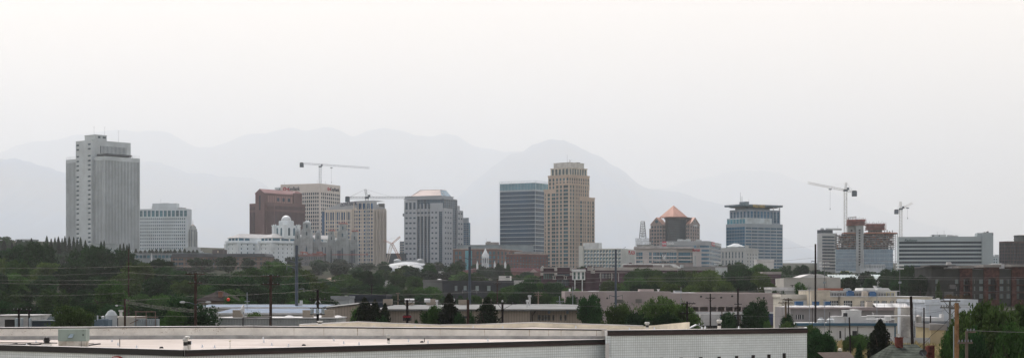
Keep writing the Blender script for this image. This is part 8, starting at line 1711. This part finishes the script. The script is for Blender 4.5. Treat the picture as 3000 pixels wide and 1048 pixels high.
    for px in (62, 143, 355, 388, 557, 562, 628, 633, 310, 480, 250, 10):
        k = (X(px,141)-I0.x)/(I1.x-I0.x); o = I0+(I1-I0)*k+n*0.056
        for _ in range(16):
            a = r.gauss(0, 0.35); z = zi0-0.1-abs(r.gauss(0, 0.22)); s = r.uniform(0.012, 0.05); p_ = o+d*a; m.face([(p_.x-d.x*s,p_.y-d.y*s,z),(p_.x+d.x*s*0.8,p_.y+d.y*s*0.8,z+s*0.3),(p_.x+d.x*s*0.3,p_.y+d.y*s*0.3,z+s*1.6)])
    m.build('rust_patches', rst, t)
    sm = mat('seam_stain', (0.40,0.33,0.25), 0.95, 0.2, 2.0); d2 = (I2-I1).normalized(); n2 = Vector((d2.y,-d2.x)); m = M(); m3 = M()
    for px, w in ((1047,0.035),(1123,0.02),(1551,0.03),(1607,0.02),(1643,0.03),(1746,0.02),(860,0.015),(948,0.02),(1290,0.015),(1420,0.02)):
        k = (X(px,143)-I1.x)/(I2.x-I1.x); o = I1+(I2-I1)*k+n2*0.012; zt = zi0+0.0-0.2*k
        for j in range(5):
            ww = w*(1-0.12*j)*r.uniform(0.7,1.2); za, zb_ = zt-j*0.16, zt-(j+1)*0.16; m.face([(o.x-d2.x*ww,o.y-d2.y*ww,zb_),(o.x+d2.x*ww,o.y+d2.y*ww,zb_),(o.x+d2.x*ww,o.y+d2.y*ww,za),(o.x-d2.x*ww,o.y-d2.y*ww,za)])
    m.build('drip_stains', sm, t)
    # lap seams and patches of the roof membrane
    for _ in range(46):
        px = r.uniform(-100, 1500); dd = r.uniform(118, 138); p_ = P2(px, dd); L = r.uniform(1.5, 9); w = r.uniform(0.03, 0.3)
        if dd < 112+abs(px-541)*0.018+4: continue
        m3.face([(p_.x,p_.y,zr+0.004),(p_.x+L,p_.y+0.2,zr+0.004),(p_.x+L,p_.y+0.2+w,zr+0.004),(p_.x,p_.y+w,zr+0.004)])
    m3.build('membrane_seams', mat('seam_grey', (0.36,0.315,0.28), 0.95, 0.2, 0.5), t)
    # curved red and white sign edge at the wall foot
    u = empty('wall_sign', on(345, 114.0, 0), R(-31+0), 'curved red and white top edge of a wall sign just above the picture bottom', 'sign'); s_ = 113/F; zc = Z(1040, 113.4)
    u.location = (X(352,112.6), 112.45, 0); m = M(); n = 10
    for ri, ro, mi_, y in ((1.0, 1.12, 0, 0.0), (0.88, 0.96, 1, -0.01), (0.74, 0.82, 0, -0.02)):
        pass
    rr_ = 0.42; cx, cz = 0.0, zc-rr_
    for k, (ri, ro, mi_) in enumerate(((0.86,1.0,0),(0.74,0.86,1),(0.62,0.74,0))):
        for i in range(n):
            a0, a1 = math.pi*(0.02+0.7*i/n), math.pi*(0.02+0.7*(i+1)/n); f = lambda a, q, y: (cx-0.25+rr_*1.5*q*math.cos(a), y, cz+rr_*q*math.sin(a))
            m.face([f(a0,ri,-0.1),f(a0,ro,-0.1),f(a1,ro,-0.1),f(a1,ri,-0.1)], mi_); m.face([f(a0,ro,-0.1),f(a0,ro,0.1),f(a1,ro,0.1),f(a1,ro,-0.1)], mi_)
    m.build('face', [mat('sign_red_face', (0.35,0.03,0.04)), wht], u)
near_building()
# small pale gable just beyond the right roof
b = Bld('small_hut', 'pale low gable roof edge peeking above the white roof before the dock doors', 'hut', 2017, 2068, None, 205, 3, 4); m = M(); U = b.uF; m.box(U(2022), 0.2, 0, U(2064), 4, b.z(966)); m.build('wall', mat('dark_shed_wall', (0.03,0.035,0.035)), b.o); m = M(); xm = U(2043)
for a in (U(2017), U(2068)): m.face([(a,0,b.z(963)),(xm,0,b.z(950)),(xm,4,b.z(950)),(a,4,b.z(963))]); m.bar((a,0,b.z(963)),(xm,0,b.z(950)),0.08)
m.build('roof', mat('hut_roof', (0.45,0.47,0.48)), b.o); b.done()
# ---- lower right: house roof, chimney, dish; gravel roof
def corner_house():
    d = 150; o = P(2690, 1060, d); t = empty('house', (o.x, o.y, 0.0), R(8), 'grey-green shingled house roof with brick chimneys at the lower right', 'house'); s_ = d/F; L = lambda px, py, y=0: ((px-2690)*s_, y, Z(py, d+y))
    sh = grid_mat('green_shingle', (0.085,0.10,0.085), (0.6,0.6,0.6), 0.45, 0.22, 0.03, 0.95, 0.25, 0.8, 0.5); bk = grid_mat('chimney_brick_n', (0.16,0.055,0.045), (0.55,0.5,0.5), 0.24, 0.09, 0.012, 0.9, 0.25, 2.0, 0.5)
    m = M(); a, b_, c, e = L(2618,1064), L(2765,1064), L(2742,1007,4.5), L(2662,1008,4.5); m.face([a, b_, c, e]); m.face([a, e, L(2648,1045,9)]); m.face([b_, L(2772,1045,9), c]); m.face([e, c, L(2772,1045,9), L(2648,1045,9)]); m.build('roof', sh, t)
    m = M(); x0 = a[0]+0.3; m.box(x0, 0.2, 0, b_[0]-0.3, 8.6, a[2]-0.05); m.build('wall', mat('house_grey', (0.2,0.2,0.19)), t)
    m = M(); p = L(2680.5,1008,4.0); m.box(p[0]-0.3, 3.7, p[2]-1.2, p[0]+0.3, 4.3, Z(988,d+4)); m.box(p[0]-0.34, 3.66, Z(988,d+4), p[0]+0.34, 4.34, Z(986.5,d+4)); m.build('chimney', bk, t); m = M(); m.lathe(p[0],4.0,[(0.1,Z(986.5,d+4)),(0.1,Z(984,d+4)),(0.05,Z(982.5,d+4))],8); m.build('flue_cap', mat('galvanised', (0.45,0.46,0.44)), t)
    m = M(); p = L(2746,1030,1.5); m.box(p[0]-0.32, 1.2, p[2]-1.5, p[0]+0.32, 1.9, Z(1013,d+1.5)); m.box(p[0]-0.1, 1.1, Z(1013,d+1.5), p[0]+0.36, 1.95, Z(1011,d+1.5)); m.build('chimney', bk, t)
    u = empty('satellite_dish', Vector((o.x, o.y-0.2, 0)), R(-10), 'round dark satellite dish in front of the shingled roof', 'dish'); q = ((2701-2690)*s_, -0.6, Z(1031, d)); m = M(); n = 16; r = 11*s_
    for i in range(n):
        a0, a1 = 2*math.pi*i/n, 2*math.pi*(i+1)/n; f = lambda a, k: (q[0]+r*k*math.cos(a), q[1]+0.1*(1-k*k), q[2]+r*0.9*k*math.sin(a)); m.face([f(a0,1),f(a1,1),f(a1,.5),f(a0,.5)]); m.face([f(a0,.5),f(a1,.5),f(a1,0),f(a0,0)])
    m.build('reflector', mat('dish_dark', (0.05,0.055,0.06), 0.5), u); m = M(); m.bar((q[0],q[1]+0.12,q[2]),(q[0]+0.02,q[1]+0.3,0),0.035); m.bar((q[0]+0.1,q[1],q[2]-r*0.8),(q[0]-0.15,q[1]-0.35,q[2]+0.05),0.015); m.build('mast', mat('antenna_metal', (0.28,0.3,0.32)), u)
    # gravel-brown shingle roof low at the left of it
    b = Bld('garage', 'reddish brown low roof left of the spruce at the picture bottom', 'garage', 2425, 2512, None, 172, 2, 7); m = M(); zz = b.z(1056); m.face([(-b.w,0,zz),(0,0,zz),(0.2,6,b.z(1038)+0.1),(-b.w-0.2,6,b.z(1040)+0.1)]); m.build('roof', mat('brown_gravel', (0.065,0.05,0.045), 0.95, 0.3, 3.0, col2=(0.10,0.085,0.075)), b.o); m = M(); m.box(-b.w+0.2, 0.2, 0, -0.2, 5.8, zz-0.05); m.build('wall', mat('garage_wall', (0.25,0.2,0.17)), b.o); b.done()
    u = empty('bollard', G(2461, 225), 0, 'dark green round post with white top in the dry field', 'bollard'); z = Z(1018,225)-u.location.z; m = M(); m.lathe(0,0,[(0.28,0),(0.28,z*0.8)],12); m.build('post', mat('bollard_green', (0.03,0.05,0.04)), u); m = M(); m.lathe(0,0,[(0.29,z*0.8),(0.27,z*0.95),(0.05,z)],12); m.build('cap', mat('cap_pale', (0.5,0.5,0.45)), u)
corner_house()
# ---- yard beyond the left part of the near roof
def left_yard():
    d = 215
    b = Bld('low_shed', 'low white shed with rusty dark equipment at the left picture edge, beyond the near roof', 'shed', -20, 92, None, d, 1, 8); m = M(); m.box(-b.w, 0, 0, 0, 8, b.z(924)); m.build('wall', mat('yard_white', (0.45,0.45,0.44), 0.85, 0.12, 0.5), b.o); m = M(); m.box(-b.w-0.2, -0.2, b.z(924), 0.2, 8.2, b.z(922)); m.build('roof', mat('yard_roof', (0.5,0.5,0.5)), b.o); b.done()
    b = Bld('long_shed', 'low dark shed roof with a slanted pale gable, left of the round bright tree', 'shed', 94, 158, None, d, 1, 8); m = M(); m.box(-b.w, 0, 0, 0, 8, b.z(938)); m.build('wall', mat('yard_navy', (0.03,0.045,0.06)), b.o); m = M(); m.box(-b.w, -0.2, b.z(939.5), 0.2, 8, b.z(937)); m.face([(b.uF(114),3,b.z(937)),(b.uF(140),3,b.z(937)),(b.uF(152),3,b.z(911)),(b.uF(146),3,b.z(911))]); m.face([(b.uF(140),3,b.z(937)),(b.uF(140)+.3,4,b.z(937)),(b.uF(152)+.3,4,b.z(911)),(b.uF(152),3,b.z(911))]); m.build('roof', mat('yard_slate', (0.16,0.19,0.20)), b.o); b.done()
    gm = mat('unit_metal', (0.42,0.43,0.43))
    u = empty('hopper', G(326, 225), 0, 'conical-topped galvanised hopper with a louvred band, left yard', 'hopper'); g0 = u.location.z; z = lambda p: Z(p, 225)-g0; m = M(); r = 17*225/F; m.lathe(0,0,[(r,0),(r,z(923))],14); m.build('drum', gm, u); m = M(); m.lathe(0,0,[(r*1.05,z(923)),(r*0.55,z(910)),(r*0.3,z(909)),(r*0.3,z(907)),(0.02,z(906))],14); m.build('cone_roof', mat('hopper_pale', (0.36,0.4,0.41), 0.5), u)
    b = Bld('low_building', 'cream low building with a dark doorway beside the conical hopper', 'building', 315, 400, None, 228, 1, 6); m = M(); b.body(m, -b.w, 0, 0, 6, 0, b.z(927), F_=dict(cols=[(b.uF(322), b.uF(346))], rows=[(0.1, b.z(931))], gm=mat('opening_dark', (0.03,0.03,0.035)), dep=0.6, name='doorway'), top=0); m.build('wall', mat('yard_cream', (0.42,0.40,0.35)), b.o); m = M(); m.cyl(b.uF(349), 1, b.z(927), b.z(910), 0.2); m.cyl(b.uF(349), 1, b.z(912), b.z(907.5), 0.34); m.build('flue', mat('flue_white', (0.55,0.55,0.54)), b.o); b.done()
    b = Bld('plant_unit', 'blue-grey ventilation units with small stacks left of the hopper', 'machine', 276, 316, None, 222, 1, 3); m = M(); m.box(-b.w, 0, 0, 0, 3, b.z(936)); m.box(b.uF(290), -0.3, 0, b.uF(305), 3, b.z(934)); m.build('cabinet', mat('unit_bluegrey', (0.12,0.17,0.21)), b.o); m = M(); m.cyl(b.uF(280), 1, 0, b.z(923), 0.1); m.lathe(b.uF(296), 1, [(0.2,b.z(934)),(0.2,b.z(928)),(0.3,b.z(927)),(0.1,b.z(924.5))],10); m.build('stack', gm, b.o); b.done()
    for px, lab in ((48,'leftmost grey canister transformer in the left yard'),(64,'second grey canister transformer in the left yard'),(88,'third grey canister transformer in the left yard')):
        u = empty('transformer', G(px, 212), 0, lab, 'transformer'); g0 = u.location.z; z = lambda p: Z(p, 212)-g0; m = M(); m.lathe(0,0,[(0.2,0),(0.2,z(933)),(0.16,z(931)),(0.05,z(930))],10); m.build('canister', mat('transformer_grey', (0.30,0.35,0.37)), u)
    u = empty('dumpster', G(34, 213), 0, 'black boxy container in the left yard before the white shed', 'container'); g0 = u.location.z; m = M(); m.box(-0.75,-0.5,0,0.75,0.6,Z(935,213)-g0); m.box(-0.8,-0.55,Z(935,213)-g0,0.8,0.65,Z(934,213)-g0); m.build('body', mat('fascia_black', (0.012,0.011,0.011)), u)
    # substation fins right of the hopper
    u = empty('transformer_bank', G(437, 212), 0, 'long rack of grey fins and bushings left of the big dark tree', 'machine'); g0 = u.location.z; z = lambda p: Z(p, 212)-g0; m = M(); a, c = (395-437)*212/F, (462-437)*212/F
    for i in range(11): x = a+(c-a)*i/10; m.box(x-0.12,0,0,x+0.06,0.8,z(933)); 
    m.box(a,0.2,0,c,0.7,z(938)); m.build('fins', mat('transformer_grey', (0.30,0.35,0.37)), u); m = M(); m.box(a-0.1,-0.1,z(929),c,0,z(927)); m.box(a,-0.1,z(913),c-0.4,0,z(910.5)); [m.bar((a+(c-a)*k,-0.05,0),(a+(c-a)*k,-0.05,z(911)),0.06) for k in (0.05,0.5,0.9)]; m.bar((a-0.6,-0.2,z(947)),(a+0.5,-0.2,z(935)),0.07); m.build('frame', mat('rust_frame', (0.16,0.11,0.09)), u)
left_yard()
# ================================================================ poles, wires, lamps
WOOD = mat('pole_wood', (0.055,0.036,0.029), 0.9, 0.2, 1.0); WDK = mat('pole_dark', (0.022,0.018,0.018), 0.9, 0.2, 1.0); STL = mat('pole_steel_blue', (0.045,0.065,0.09), 0.5, 0.1, 0.5); WNEW = mat('pole_orange_wood', (0.20,0.12,0.065), 0.9, 0.2, 1.5); INS = mat('insulator', (0.15,0.16,0.17), 0.4); TR = mat('transformer_grey', (0.30,0.35,0.37)); DK = mat('fascia_black', (0.012,0.011,0.011), 0.55)
def pole(px, top, d, r, label, m_=WOOD, arms=(), lean=0.0, braces=True, name='utility_pole', base=None):
    """arms: (pixel row, half width m, insulators n, centre offset m)"""
    o = G(px, d); g0 = o.z-0.3; t = empty(name, (o.x, o.y, g0), 0, label, 'pole'); h = Z(top, d)-g0; tx = lean*h
    m = M(); m.bar((0,0,0), (tx,0,h), r*1.25, 10, r); m.build('shaft', m_, t)
    for (py, hw, n, off) in arms:
        z = Z(py, d)-g0; x = tx*z/h+off; m = M(); m.box(x-hw, -r-0.12, z-0.06, x+hw, -r-0.001, z+0.06)
        if braces and hw > 0.8:
            for s in (-1, 1): m.bar((x-off, -r-0.06, z-0.75), (x+s*hw*0.62, -r-0.06, z-0.06), 0.035)
        m.build('crossarm', m_ if m_ is not STL else STL, t); 
        if n:
            m = M()
            for i in range(n): xx = x-hw+2*hw*(i+0.5)/n if n > 1 else x; m.lathe(xx, -r-0.06, [(0.03,z+0.06),(0.06,z+0.1),(0.04,z+0.14),(0.06,z+0.18),(0.03,z+0.24)], 6)
            m.split('insulator', INS, t)
    return t, g0
def zof(py, d, g0): return Z(py, d)-g0
# brown poles left
t, g = pole(573, 799, 212, 0.17, 'brown double-crossarm pole with two street lamp arms, left of the red ball', WOOD, ((802,1.3,4,0),(828,0.95,3,-0.05)))
for s in (-1, 1):
    m = M(); z = zof(884, 212, g); m.path([(0,-0.15,z-0.35),(s*0.7,-0.2,z-0.05),(s*1.35,-0.2,z)], 0.04, 6); m.build('lamp_arm', STL, t); m = M(); m.lathe(0,0,[(0.06,-0.35),(0.15,-0.15),(0.15,0.2),(0.05,0.38)],8,sy=0.5); o = m.build('lamp_head', mat('lamp_shell', (0.5,0.52,0.52), 0.4), t, (s*1.68,-0.2,z)); o.rotation_euler = (0, math.pi/2, 0)
pole(793, 805, 212, 0.17, 'brown double-crossarm pole right of the red ball', WOOD, ((809,1.25,4,0),(832,1.25,4,0)))
def steel(px, top, d, r, lab, arms):
    t, g = pole(px, top, d, r, lab, STL)
    for py, s, L in arms:
        z = zof(py, d, g); m = M(); m.bar((s*r,0,z),(s*(r+L),0,z+L*0.28),0.09,6,0.05); m.build('davit_arm', STL, t); m = M(); m.bar((s*(r+L),0,z+L*0.28),(s*(r+L*1.05),0,z+L*0.28-0.8),0.07,6); m.build('insulator_string', INS, t)
steel(869, 718, 340, 0.30, 'tall blue-grey steel pole in front of the temple scaffolding', ((768,-1,1.7),(757,1,1.9),(785,-1,1.7),(768,1,1.7),(848,1,1.2)))
steel(1376, 722, 350, 0.28, 'tall dark steel pole left of the white steeple', ((758,-1,1.2),(760,1,1.2),(852,-1,1.2),(852,1,1.2)))
steel(1804, 730, 345, 0.22, 'tall blue steel pole in front of the balconied cream hotel', ((780,-1,1.0),(868,-1,1.1),(868,1,1.2)))
t, g = pole(2389, 714, 330, 0.17, 'tallest thin black pole at right, left of the unfinished tower', WDK, ()); 
for py, s, L in ((764,-1,0.75),(790,1,0.8),(801,-1,0.8)):
    z = zof(py,330,g); m = M(); m.bar((0,0,z-0.15),(s*L,0,z+0.05),0.06,6); m.bar((s*L,0,z+0.05),(s*L*1.15,0,z-0.25),0.05); m.build('davit_arm', WDK, t)
pole(377, 728, 420, 0.15, 'thin brown pole before the right edge of the slit tower', WOOD, ())
t, g = pole(366, 874, 225, 0.14, 'short brown pole with a lamp at the left yard', WOOD, ((880,0.3,1,0.3),)); m = M(); z = zof(894,225,g); m.path([(0,-0.1,z-0.15),(-0.5,-0.15,z),(-0.95,-0.15,z)],0.035,6); m.build('lamp_arm', STL, t); m = M(); m.lathe(0,0,[(0.05,-0.2),(0.12,-0.05),(0.12,0.1),(0.03,0.2)],8,sy=0.5); o = m.build('lamp_head', mat('lamp_shell', (0.5,0.52,0.52)), t, (-1.1,-0.15,z)); o.rotation_euler = (0, math.pi/2, 0)
pole(55, 904, 214, 0.13, 'dark pole with crossarm at far left', WDK, ((907,0.75,3,-0.1),)); pole(85, 906, 212, 0.12, 'dark pole beside the third canister transformer', WDK, ((908,0.5,2,0),))
def bank(px, top, d, lab, arm, tz, hw, side=1, col=TR):
    t, g = pole(px, top, d, 0.15, lab, WDK, arm); z = zof(tz, d, g); m = M(); m.box(-hw,-0.4,z-0.1,hw,-0.18,z); m.box(-hw,-0.4,z-0.85,hw,-0.18,z-0.78); m.build('platform', WDK, t)
    for i in range(3):
        x = -hw*0.72+hw*0.72*i; m = M(); m.lathe(x,-0.32,[(0.2,z-0.75),(0.2,z-0.15),(0.16,z-0.1),(0.05,z-0.02)],10); m.build('transformer', col, t)
bank(931, 848, 205, 'dark pole carrying a bank of grey transformers left of the tan sheds', ((877,1.2,4,0),), 901, 0.95)
t, g = pole(1193, 877, 205, 0.15, 'dark pole with red-brown transformers between the cedars', WDK, ((880,1.25,4,0),)); z = zof(922,205,g)
for s in (-1, 1): m = M(); m.lathe(s*0.35,-0.2,[(0.2,z-0.7),(0.2,z),(0.12,z+0.08)],10); m.build('transformer', DK, t)
m = M(); m.box(-0.55,-0.45,z-0.3,0.55,-0.421,z-0.05); m.build('red_band', mat('red_band', (0.18,0.02,0.03)), t)
pole(1371, 876, 205, 0.17, 'short thick brown pole right of the tall cedar spire', WOOD, ()); t, g = pole(1472, 886, 208, 0.14, 'grey-brown pole with a long offset crossarm and lamp, right of the broad cedar', WDK, ((889,1.45,3,0.35),)); m = M(); z = zof(884,208,g); m.lathe(0,0,[(0.12,z),(0.15,z+0.1),(0.04,z+0.3)],8); m.build('lamp', mat('lamp_shell', (0.5,0.52,0.52)), t)
pole(1457, 816, 380, 0.14, 'thin brown pole in front of the charcoal block', WOOD, ((830,0.9,3,0),)); pole(1577, 853, 360, 0.14, 'pale brown pole above the tan shed roof', mat('pole_pale', (0.22,0.17,0.13)), ((857,1.0,3,0),(864,0.9,2,0))); pole(1649, 866, 340, 0.08, 'thin grey tilted pole by the left end of the pink warehouse', mat('antenna_metal', (0.28,0.3,0.32)), ((882,0.9,2,0.1),), lean=-0.08)
pole(1089, 830, 480, 0.15, 'dark pole over the second centre row of trees', WDK, ((834,0.9,3,0),(846,0.7,2,0))); pole(1166, 856, 380, 0.1, 'pale short pole with crossarm above the left coolers', mat('pole_pale', (0.22,0.17,0.13)), ((858,0.55,2,0),))
pole(724, 855, 300, 0.06, 'thin steel pole behind the white dish', mat('antenna_metal', (0.28,0.3,0.32)), ((882,0.45,1,0),))
t, g = pole(1678, 838, 420, 0.08, 'twin-head lot lamp at the left end of the pink warehouse', mat('antenna_metal', (0.28,0.3,0.32)), (), name='lot_lamp'); z = zof(838,420,g)
m = M(); m.bar((-0.7,0,z+0.05),(0.9,0,z+0.2),0.05); m.box(-1.0,-0.1,z,-0.5,0.1,z+0.35); m.box(0.7,-0.1,z+0.2,1.2,0.1,z+0.4); m.build('lamp_heads', DK, t)
t, g = pole(1995, 840, 420, 0.07, 'twin-head lot lamp rising above the pink warehouse roof', mat('antenna_metal', (0.28,0.3,0.32)), (), name='lot_lamp'); z = zof(840,420,g); m = M(); m.bar((-0.6,0,z),(0.6,0,z),0.05); m.box(-0.8,-0.1,z+0.05,-0.4,0.1,z+0.25); m.box(0.4,-0.1,z+0.1,0.8,0.1,z+0.3); m.build('lamp_heads', DK, t)
pole(2013, 882, 226, 0.13, 'leaning dark pole with a tilted crossarm before the dock recesses', WDK, ((888,1.05,4,0.1),(917,0.8,2,-0.2))); pole(2081, 859, 330, 0.13, 'straight black pole before the dock recesses', WDK, ((872,1.0,4,0),)); pole(2162, 845, 320, 0.16, 'thicker black pole right of the dock recesses', WDK, ((890,0.75,4,0),)); pole(2115, 907, 300, 0.09, 'slim brown pole at the small dark tree', WOOD, ())
pole(2302, 882, 262, 0.14, 'olive brown pole with wide crossarm left of the tallest black pole', mat('pole_olive', (0.12,0.09,0.06)), ((886,1.2,4,-0.1),(876,0.7,3,0.2))); pole(2310, 872, 280, 0.1, 'slim dark pole just behind the olive brown one', WDK, ((878,0.7,3,0),)); pole(2321, 833, 560, 0.14, 'small distant pole before the arched hall', WDK, ((835,0.8,2,0),))
for px, d, lab in ((2371,262,'thin pale mast by the workshop, left of the tallest black pole'),(2569,345,'thin white mast before the cream factory'),(2416,300,'thin dark mast right of the tallest black pole')):
    top = {2371: 843, 2569: 838, 2416: 878}[px]; t, g = pole(px, top, d, 0.05, lab, mat('antenna_metal', (0.28,0.3,0.32)), (), name='mast')
    m = M(); z = zof(top, d, g); m.box(-0.3,-0.06,z,0.3,0.06,z+0.1); m.build('lamp_head', INS, t)
def field_light(px, top, d, lab, hw=1.7, n=6, rows=2):
    t, g = pole(px, top, d, 0.10, lab, mat('mast_grey', (0.13,0.145,0.15)), (), name='field_light'); m = M(); lm = M()
    for k in range(rows):
        z = zof(top, d, g)+0.2-k*1.1; m.bar((-hw,0,z),(hw,0,z),0.07)
        for i in range(n): x = -hw+2*hw*i/(n-1); lm.lathe(x,-0.2,[(0.08,z-0.25),(0.24,z+0.05),(0.2,z+0.2),(0.02,z+0.3)],8)
    m.build('crossarm', DK, t); lm.split('floodlight', mat('floodlight', (0.62,0.63,0.62), 0.3), t); return t, g
t, g = field_light(2415, 772, 560, 'floodlight mast with two lamp rows before the unfinished tower', 1.5); m = M(); z = zof(827,560,g); m.box(-0.5,-0.4,z-0.3,0.5,-0.17,z+0.4); m.build('ballast_box', TR, t)
t, g = field_light(2636, 779, 560, 'floodlight mast with two lamp rows before the grey slab hotel', 1.15); m = M(); z = zof(827,560,g); m.box(-0.5,-0.4,z-0.3,0.5,-0.17,z+0.4); m.build('ballast_box', TR, t)
field_light(1885, 762, 880, 'distant bright floodlight cluster left of the W sign', 1.8, 6); field_light(2102, 768, 900, 'distant bright floodlight cluster below the right red bank sign', 1.6, 6)
# black near poles at right
pole(2676, 867, 190, 0.16, 'thick black leaning pole in front of the wide steel tank', WDK, (), lean=-0.03); pole(2707, 900, 200, 0.085, 'thin black pole right of the two tanks', WDK, ()); pole(2726, 923, 320, 0.13, 'short black stub pole above the tan pump house', WDK, ()); pole(2493, 928, 225, 0.10, 'leaning black pole left of the big spruce', WDK, (), lean=-0.035); pole(2476, 959, 262, 0.05, 'thin fence-like black post in the dry field', WDK, ()); pole(2513, 954, 262, 0.05, 'thin dark post before the shed doorway', WDK, ()); pole(2380, 900, 300, 0.05, 'thin dark post beside the tallest black pole', WDK, ()); pole(2431, 913, 300, 0.06, 'thin dark post before the mauve workshop', WDK, ())
pole(2783, 880, 158, 0.10, 'grey pole with triple crossarms of insulators before the orange-brown pole', mat('pole_grey', (0.13,0.13,0.12)), ((881,0.95,3,0),(900,1.0,8,0),(903,0.45,2,0.4))); pole(2803, 886, 120, 0.15, 'thick orange-brown bare pole at the lower right', WNEW, ()); pole(2794, 954, 126, 0.03, 'slim steel pipe just left of the orange-brown pole', TR, ()); pole(2832, 968, 118, 0.10, 'short grey-brown pole with side insulators right of the orange-brown one', mat('pole_greybrown', (0.10,0.08,0.065)), ((971,0.35,3,0.25),(1003,0.55,5,-0.15)))
# red marker ball
# ---- wires
WM = mat('wire_grey', (0.07,0.07,0.07), 0.5)
def wire(pts, d, sag, label, r=0.03, m_=WM, d2=None):
    r *= 0.45
    """pts: pixel points the wire passes; sag in pixels between them"""
    d2 = d if d2 is None else d2; V = []; n = len(pts)-1
    for i in range(n):
        (xa, ya), (xb, yb) = pts[i], pts[i+1]
        for k in range(11 if i == n-1 else 10):
            t = k/10; px = xa+(xb-xa)*t; py = ya+(yb-ya)*t+sag*4*t*(1-t); dd = d+(d2-d)*((px-pts[0][0])/(pts[-1][0]-pts[0][0])); V.append(P(px, py, dd))
    m = M(); o = V[0]; m.path([v-o for v in V], r, 3); ob = m.build('overhead_wire', m_, loc=o); tag(ob, label, 'wire', 'overhead wires')
L_ = [([(-20,784),(377,779)],'topmost of the thin wires crossing the left tree bank'),([(-20,806),(360,797)],'second wire down across the left tree bank'),([(-20,819),(395,817)],'third wire down across the left tree bank'),([(-20,827),(377,831)],'fourth wire down across the left tree bank'),([(30,865),(362,857)],'fifth wire across the left tree bank, above the heavy cable'),([(377,779),(869,775)],'wire running from the thin brown pole to the blue-grey steel pole'),([(377,797),(573,806)],'wire from the thin brown pole to the top of the lamp pole'),([(573,802),(793,806)],'top wire strung between the two brown crossarm poles'),([(573,829),(793,832)],'lower wire strung between the two brown crossarm poles'),([(793,809),(931,800)],'wire leaving the second brown pole to the right, upper'),([(793,832),(1010,818)],'wire leaving the second brown pole to the right, lower'),([(366,878),(573,865),(793,858),(931,846)],'wire carrying the red ball marker')]
for i, (p, lab) in enumerate(L_): wire(p, 300 if i < 5 else 250, 3, lab, 0.034)
for i in range(4): wire([(366,879+2.5*i),(573,905+3*i)], 218, 4, ['top','second','third','lowest'][i]+' of the four slack wires between the lamp pole and the short brown pole', 0.025)
wire([(-20,903),(60,900),(366,878)], 216, 3, 'heavy dark cable rising over the left yard to the short brown pole', 0.05, WDK)
wire([(573,945),(366,925)], 214, 2, 'low wire behind the round bright tree', 0.025); wire([(-20,918),(573,925)], 214, 4, 'low wire along the left yard', 0.02)
wire([(931,878),(1193,880)], 205, 5, 'wire between the transformer pole and the red-brown transformer pole', 0.03); wire([(1193,880),(1472,889)], 206, 4, 'wire between the red-brown transformer pole and the long-armed pole', 0.03); wire([(1472,889),(2013,886)], 215, 8, 'long wire right of the long-armed pole to the leaning pole', 0.028)
wire([(880,847),(1090,862),(1376,855)], 330, 3, 'wire passing over the centre trees to the dark steel pole', 0.045); wire([(1376,854),(1577,856),(1804,855)], 345, 1.5, 'long pale wire in front of the charcoal block to the blue steel pole', 0.055, mat('wire_pale', (0.22,0.22,0.22))); wire([(1804,853),(2300,847)], 345, 5, 'pale wire right of the blue steel pole over the warehouse roof', 0.055, mat('wire_pale', (0.22,0.22,0.22)))
wire([(869,764),(1376,770)], 345, 9, 'high wire between the blue-grey and the dark steel poles', 0.04); wire([(1376,752),(1804,775)], 347, 12, 'high wire from the dark steel pole to the blue one', 0.045, mat('wire_pale', (0.22,0.22,0.22)))
for i, (a, c, e) in enumerate(((778,795,776),(800,812,806),(812,822,812))): wire([(1376+i*4,a+10),(1804,c),(2389,e-(22 if i == 0 else 4)), (3010,e+(-2 if i == 0 else 5))], 346, 5, ['highest','middle','lowest'][i]+' of the three long wires passing before the big school row', 0.05, mat('wire_pale', (0.22,0.22,0.22)))
wire([(2389,764),(3010,772)], 330, -3, 'high wire right of the tallest black pole', 0.035); wire([(1560,742),(2389,720)], 360, 12, 'very thin high wire reaching the top of the tallest black pole', 0.022)
wire([(2013,888),(2162,893),(2302,886)], 300, 3, 'wire linking the poles before the dock recesses', 0.03); wire([(2013,917),(2302,925),(2389,930)], 260, 4, 'lower wire before the dock recesses', 0.028); wire([(2302,886),(2783,882)], 220, 9, 'wire crossing in front of the cream factory windows', 0.028); wire([(2302,890),(2676,900),(2783,902)], 220, 6, 'second wire crossing below the cream factory', 0.028)
wire([(2380,856),(3010,850)], 330, 3, 'double wire in front of the cream factory roof, upper', 0.04); wire([(2420,862),(3010,856)], 330, 3, 'double wire in front of the cream factory roof, lower', 0.04)
wire([(2783,897),(3010,905)], 150, 1, 'thick pale wire over the lower right trees', 0.04, mat('wire_pale', (0.22,0.22,0.22))); wire([(2832,966),(3010,972)], 118, 1, 'low pale wire leaving the short grey-brown pole', 0.025, mat('wire_pale', (0.22,0.22,0.22)))
wire([(2690,1018),(2730,980),(2783,930)], 150, 3, 'dark cable rising from the brick chimney to the triple-arm pole', 0.045, WDK); wire([(2600,920),(2783,905)], 200, 6, 'dark cable sagging before the wide steel tank', 0.03, WDK)
u = empty('marker_ball', P(669, 876.5, 250), 0, 'bright red warning ball hanging on a wire over the left trees', 'marker'); m = M(); r = 0.26; m.lathe(0,0,[(r*math.cos(a), r*math.sin(a)) for a in rng(-1.5,1.5,9)],14); m.build('ball', mat('marker_red', (0.65,0.05,0.02), 0.5), u, smooth=True); m = M(); m.lathe(0,0,[(r*1.02,-0.02),(r*1.02,0.02)],14); m.build('seam', WDK, u)
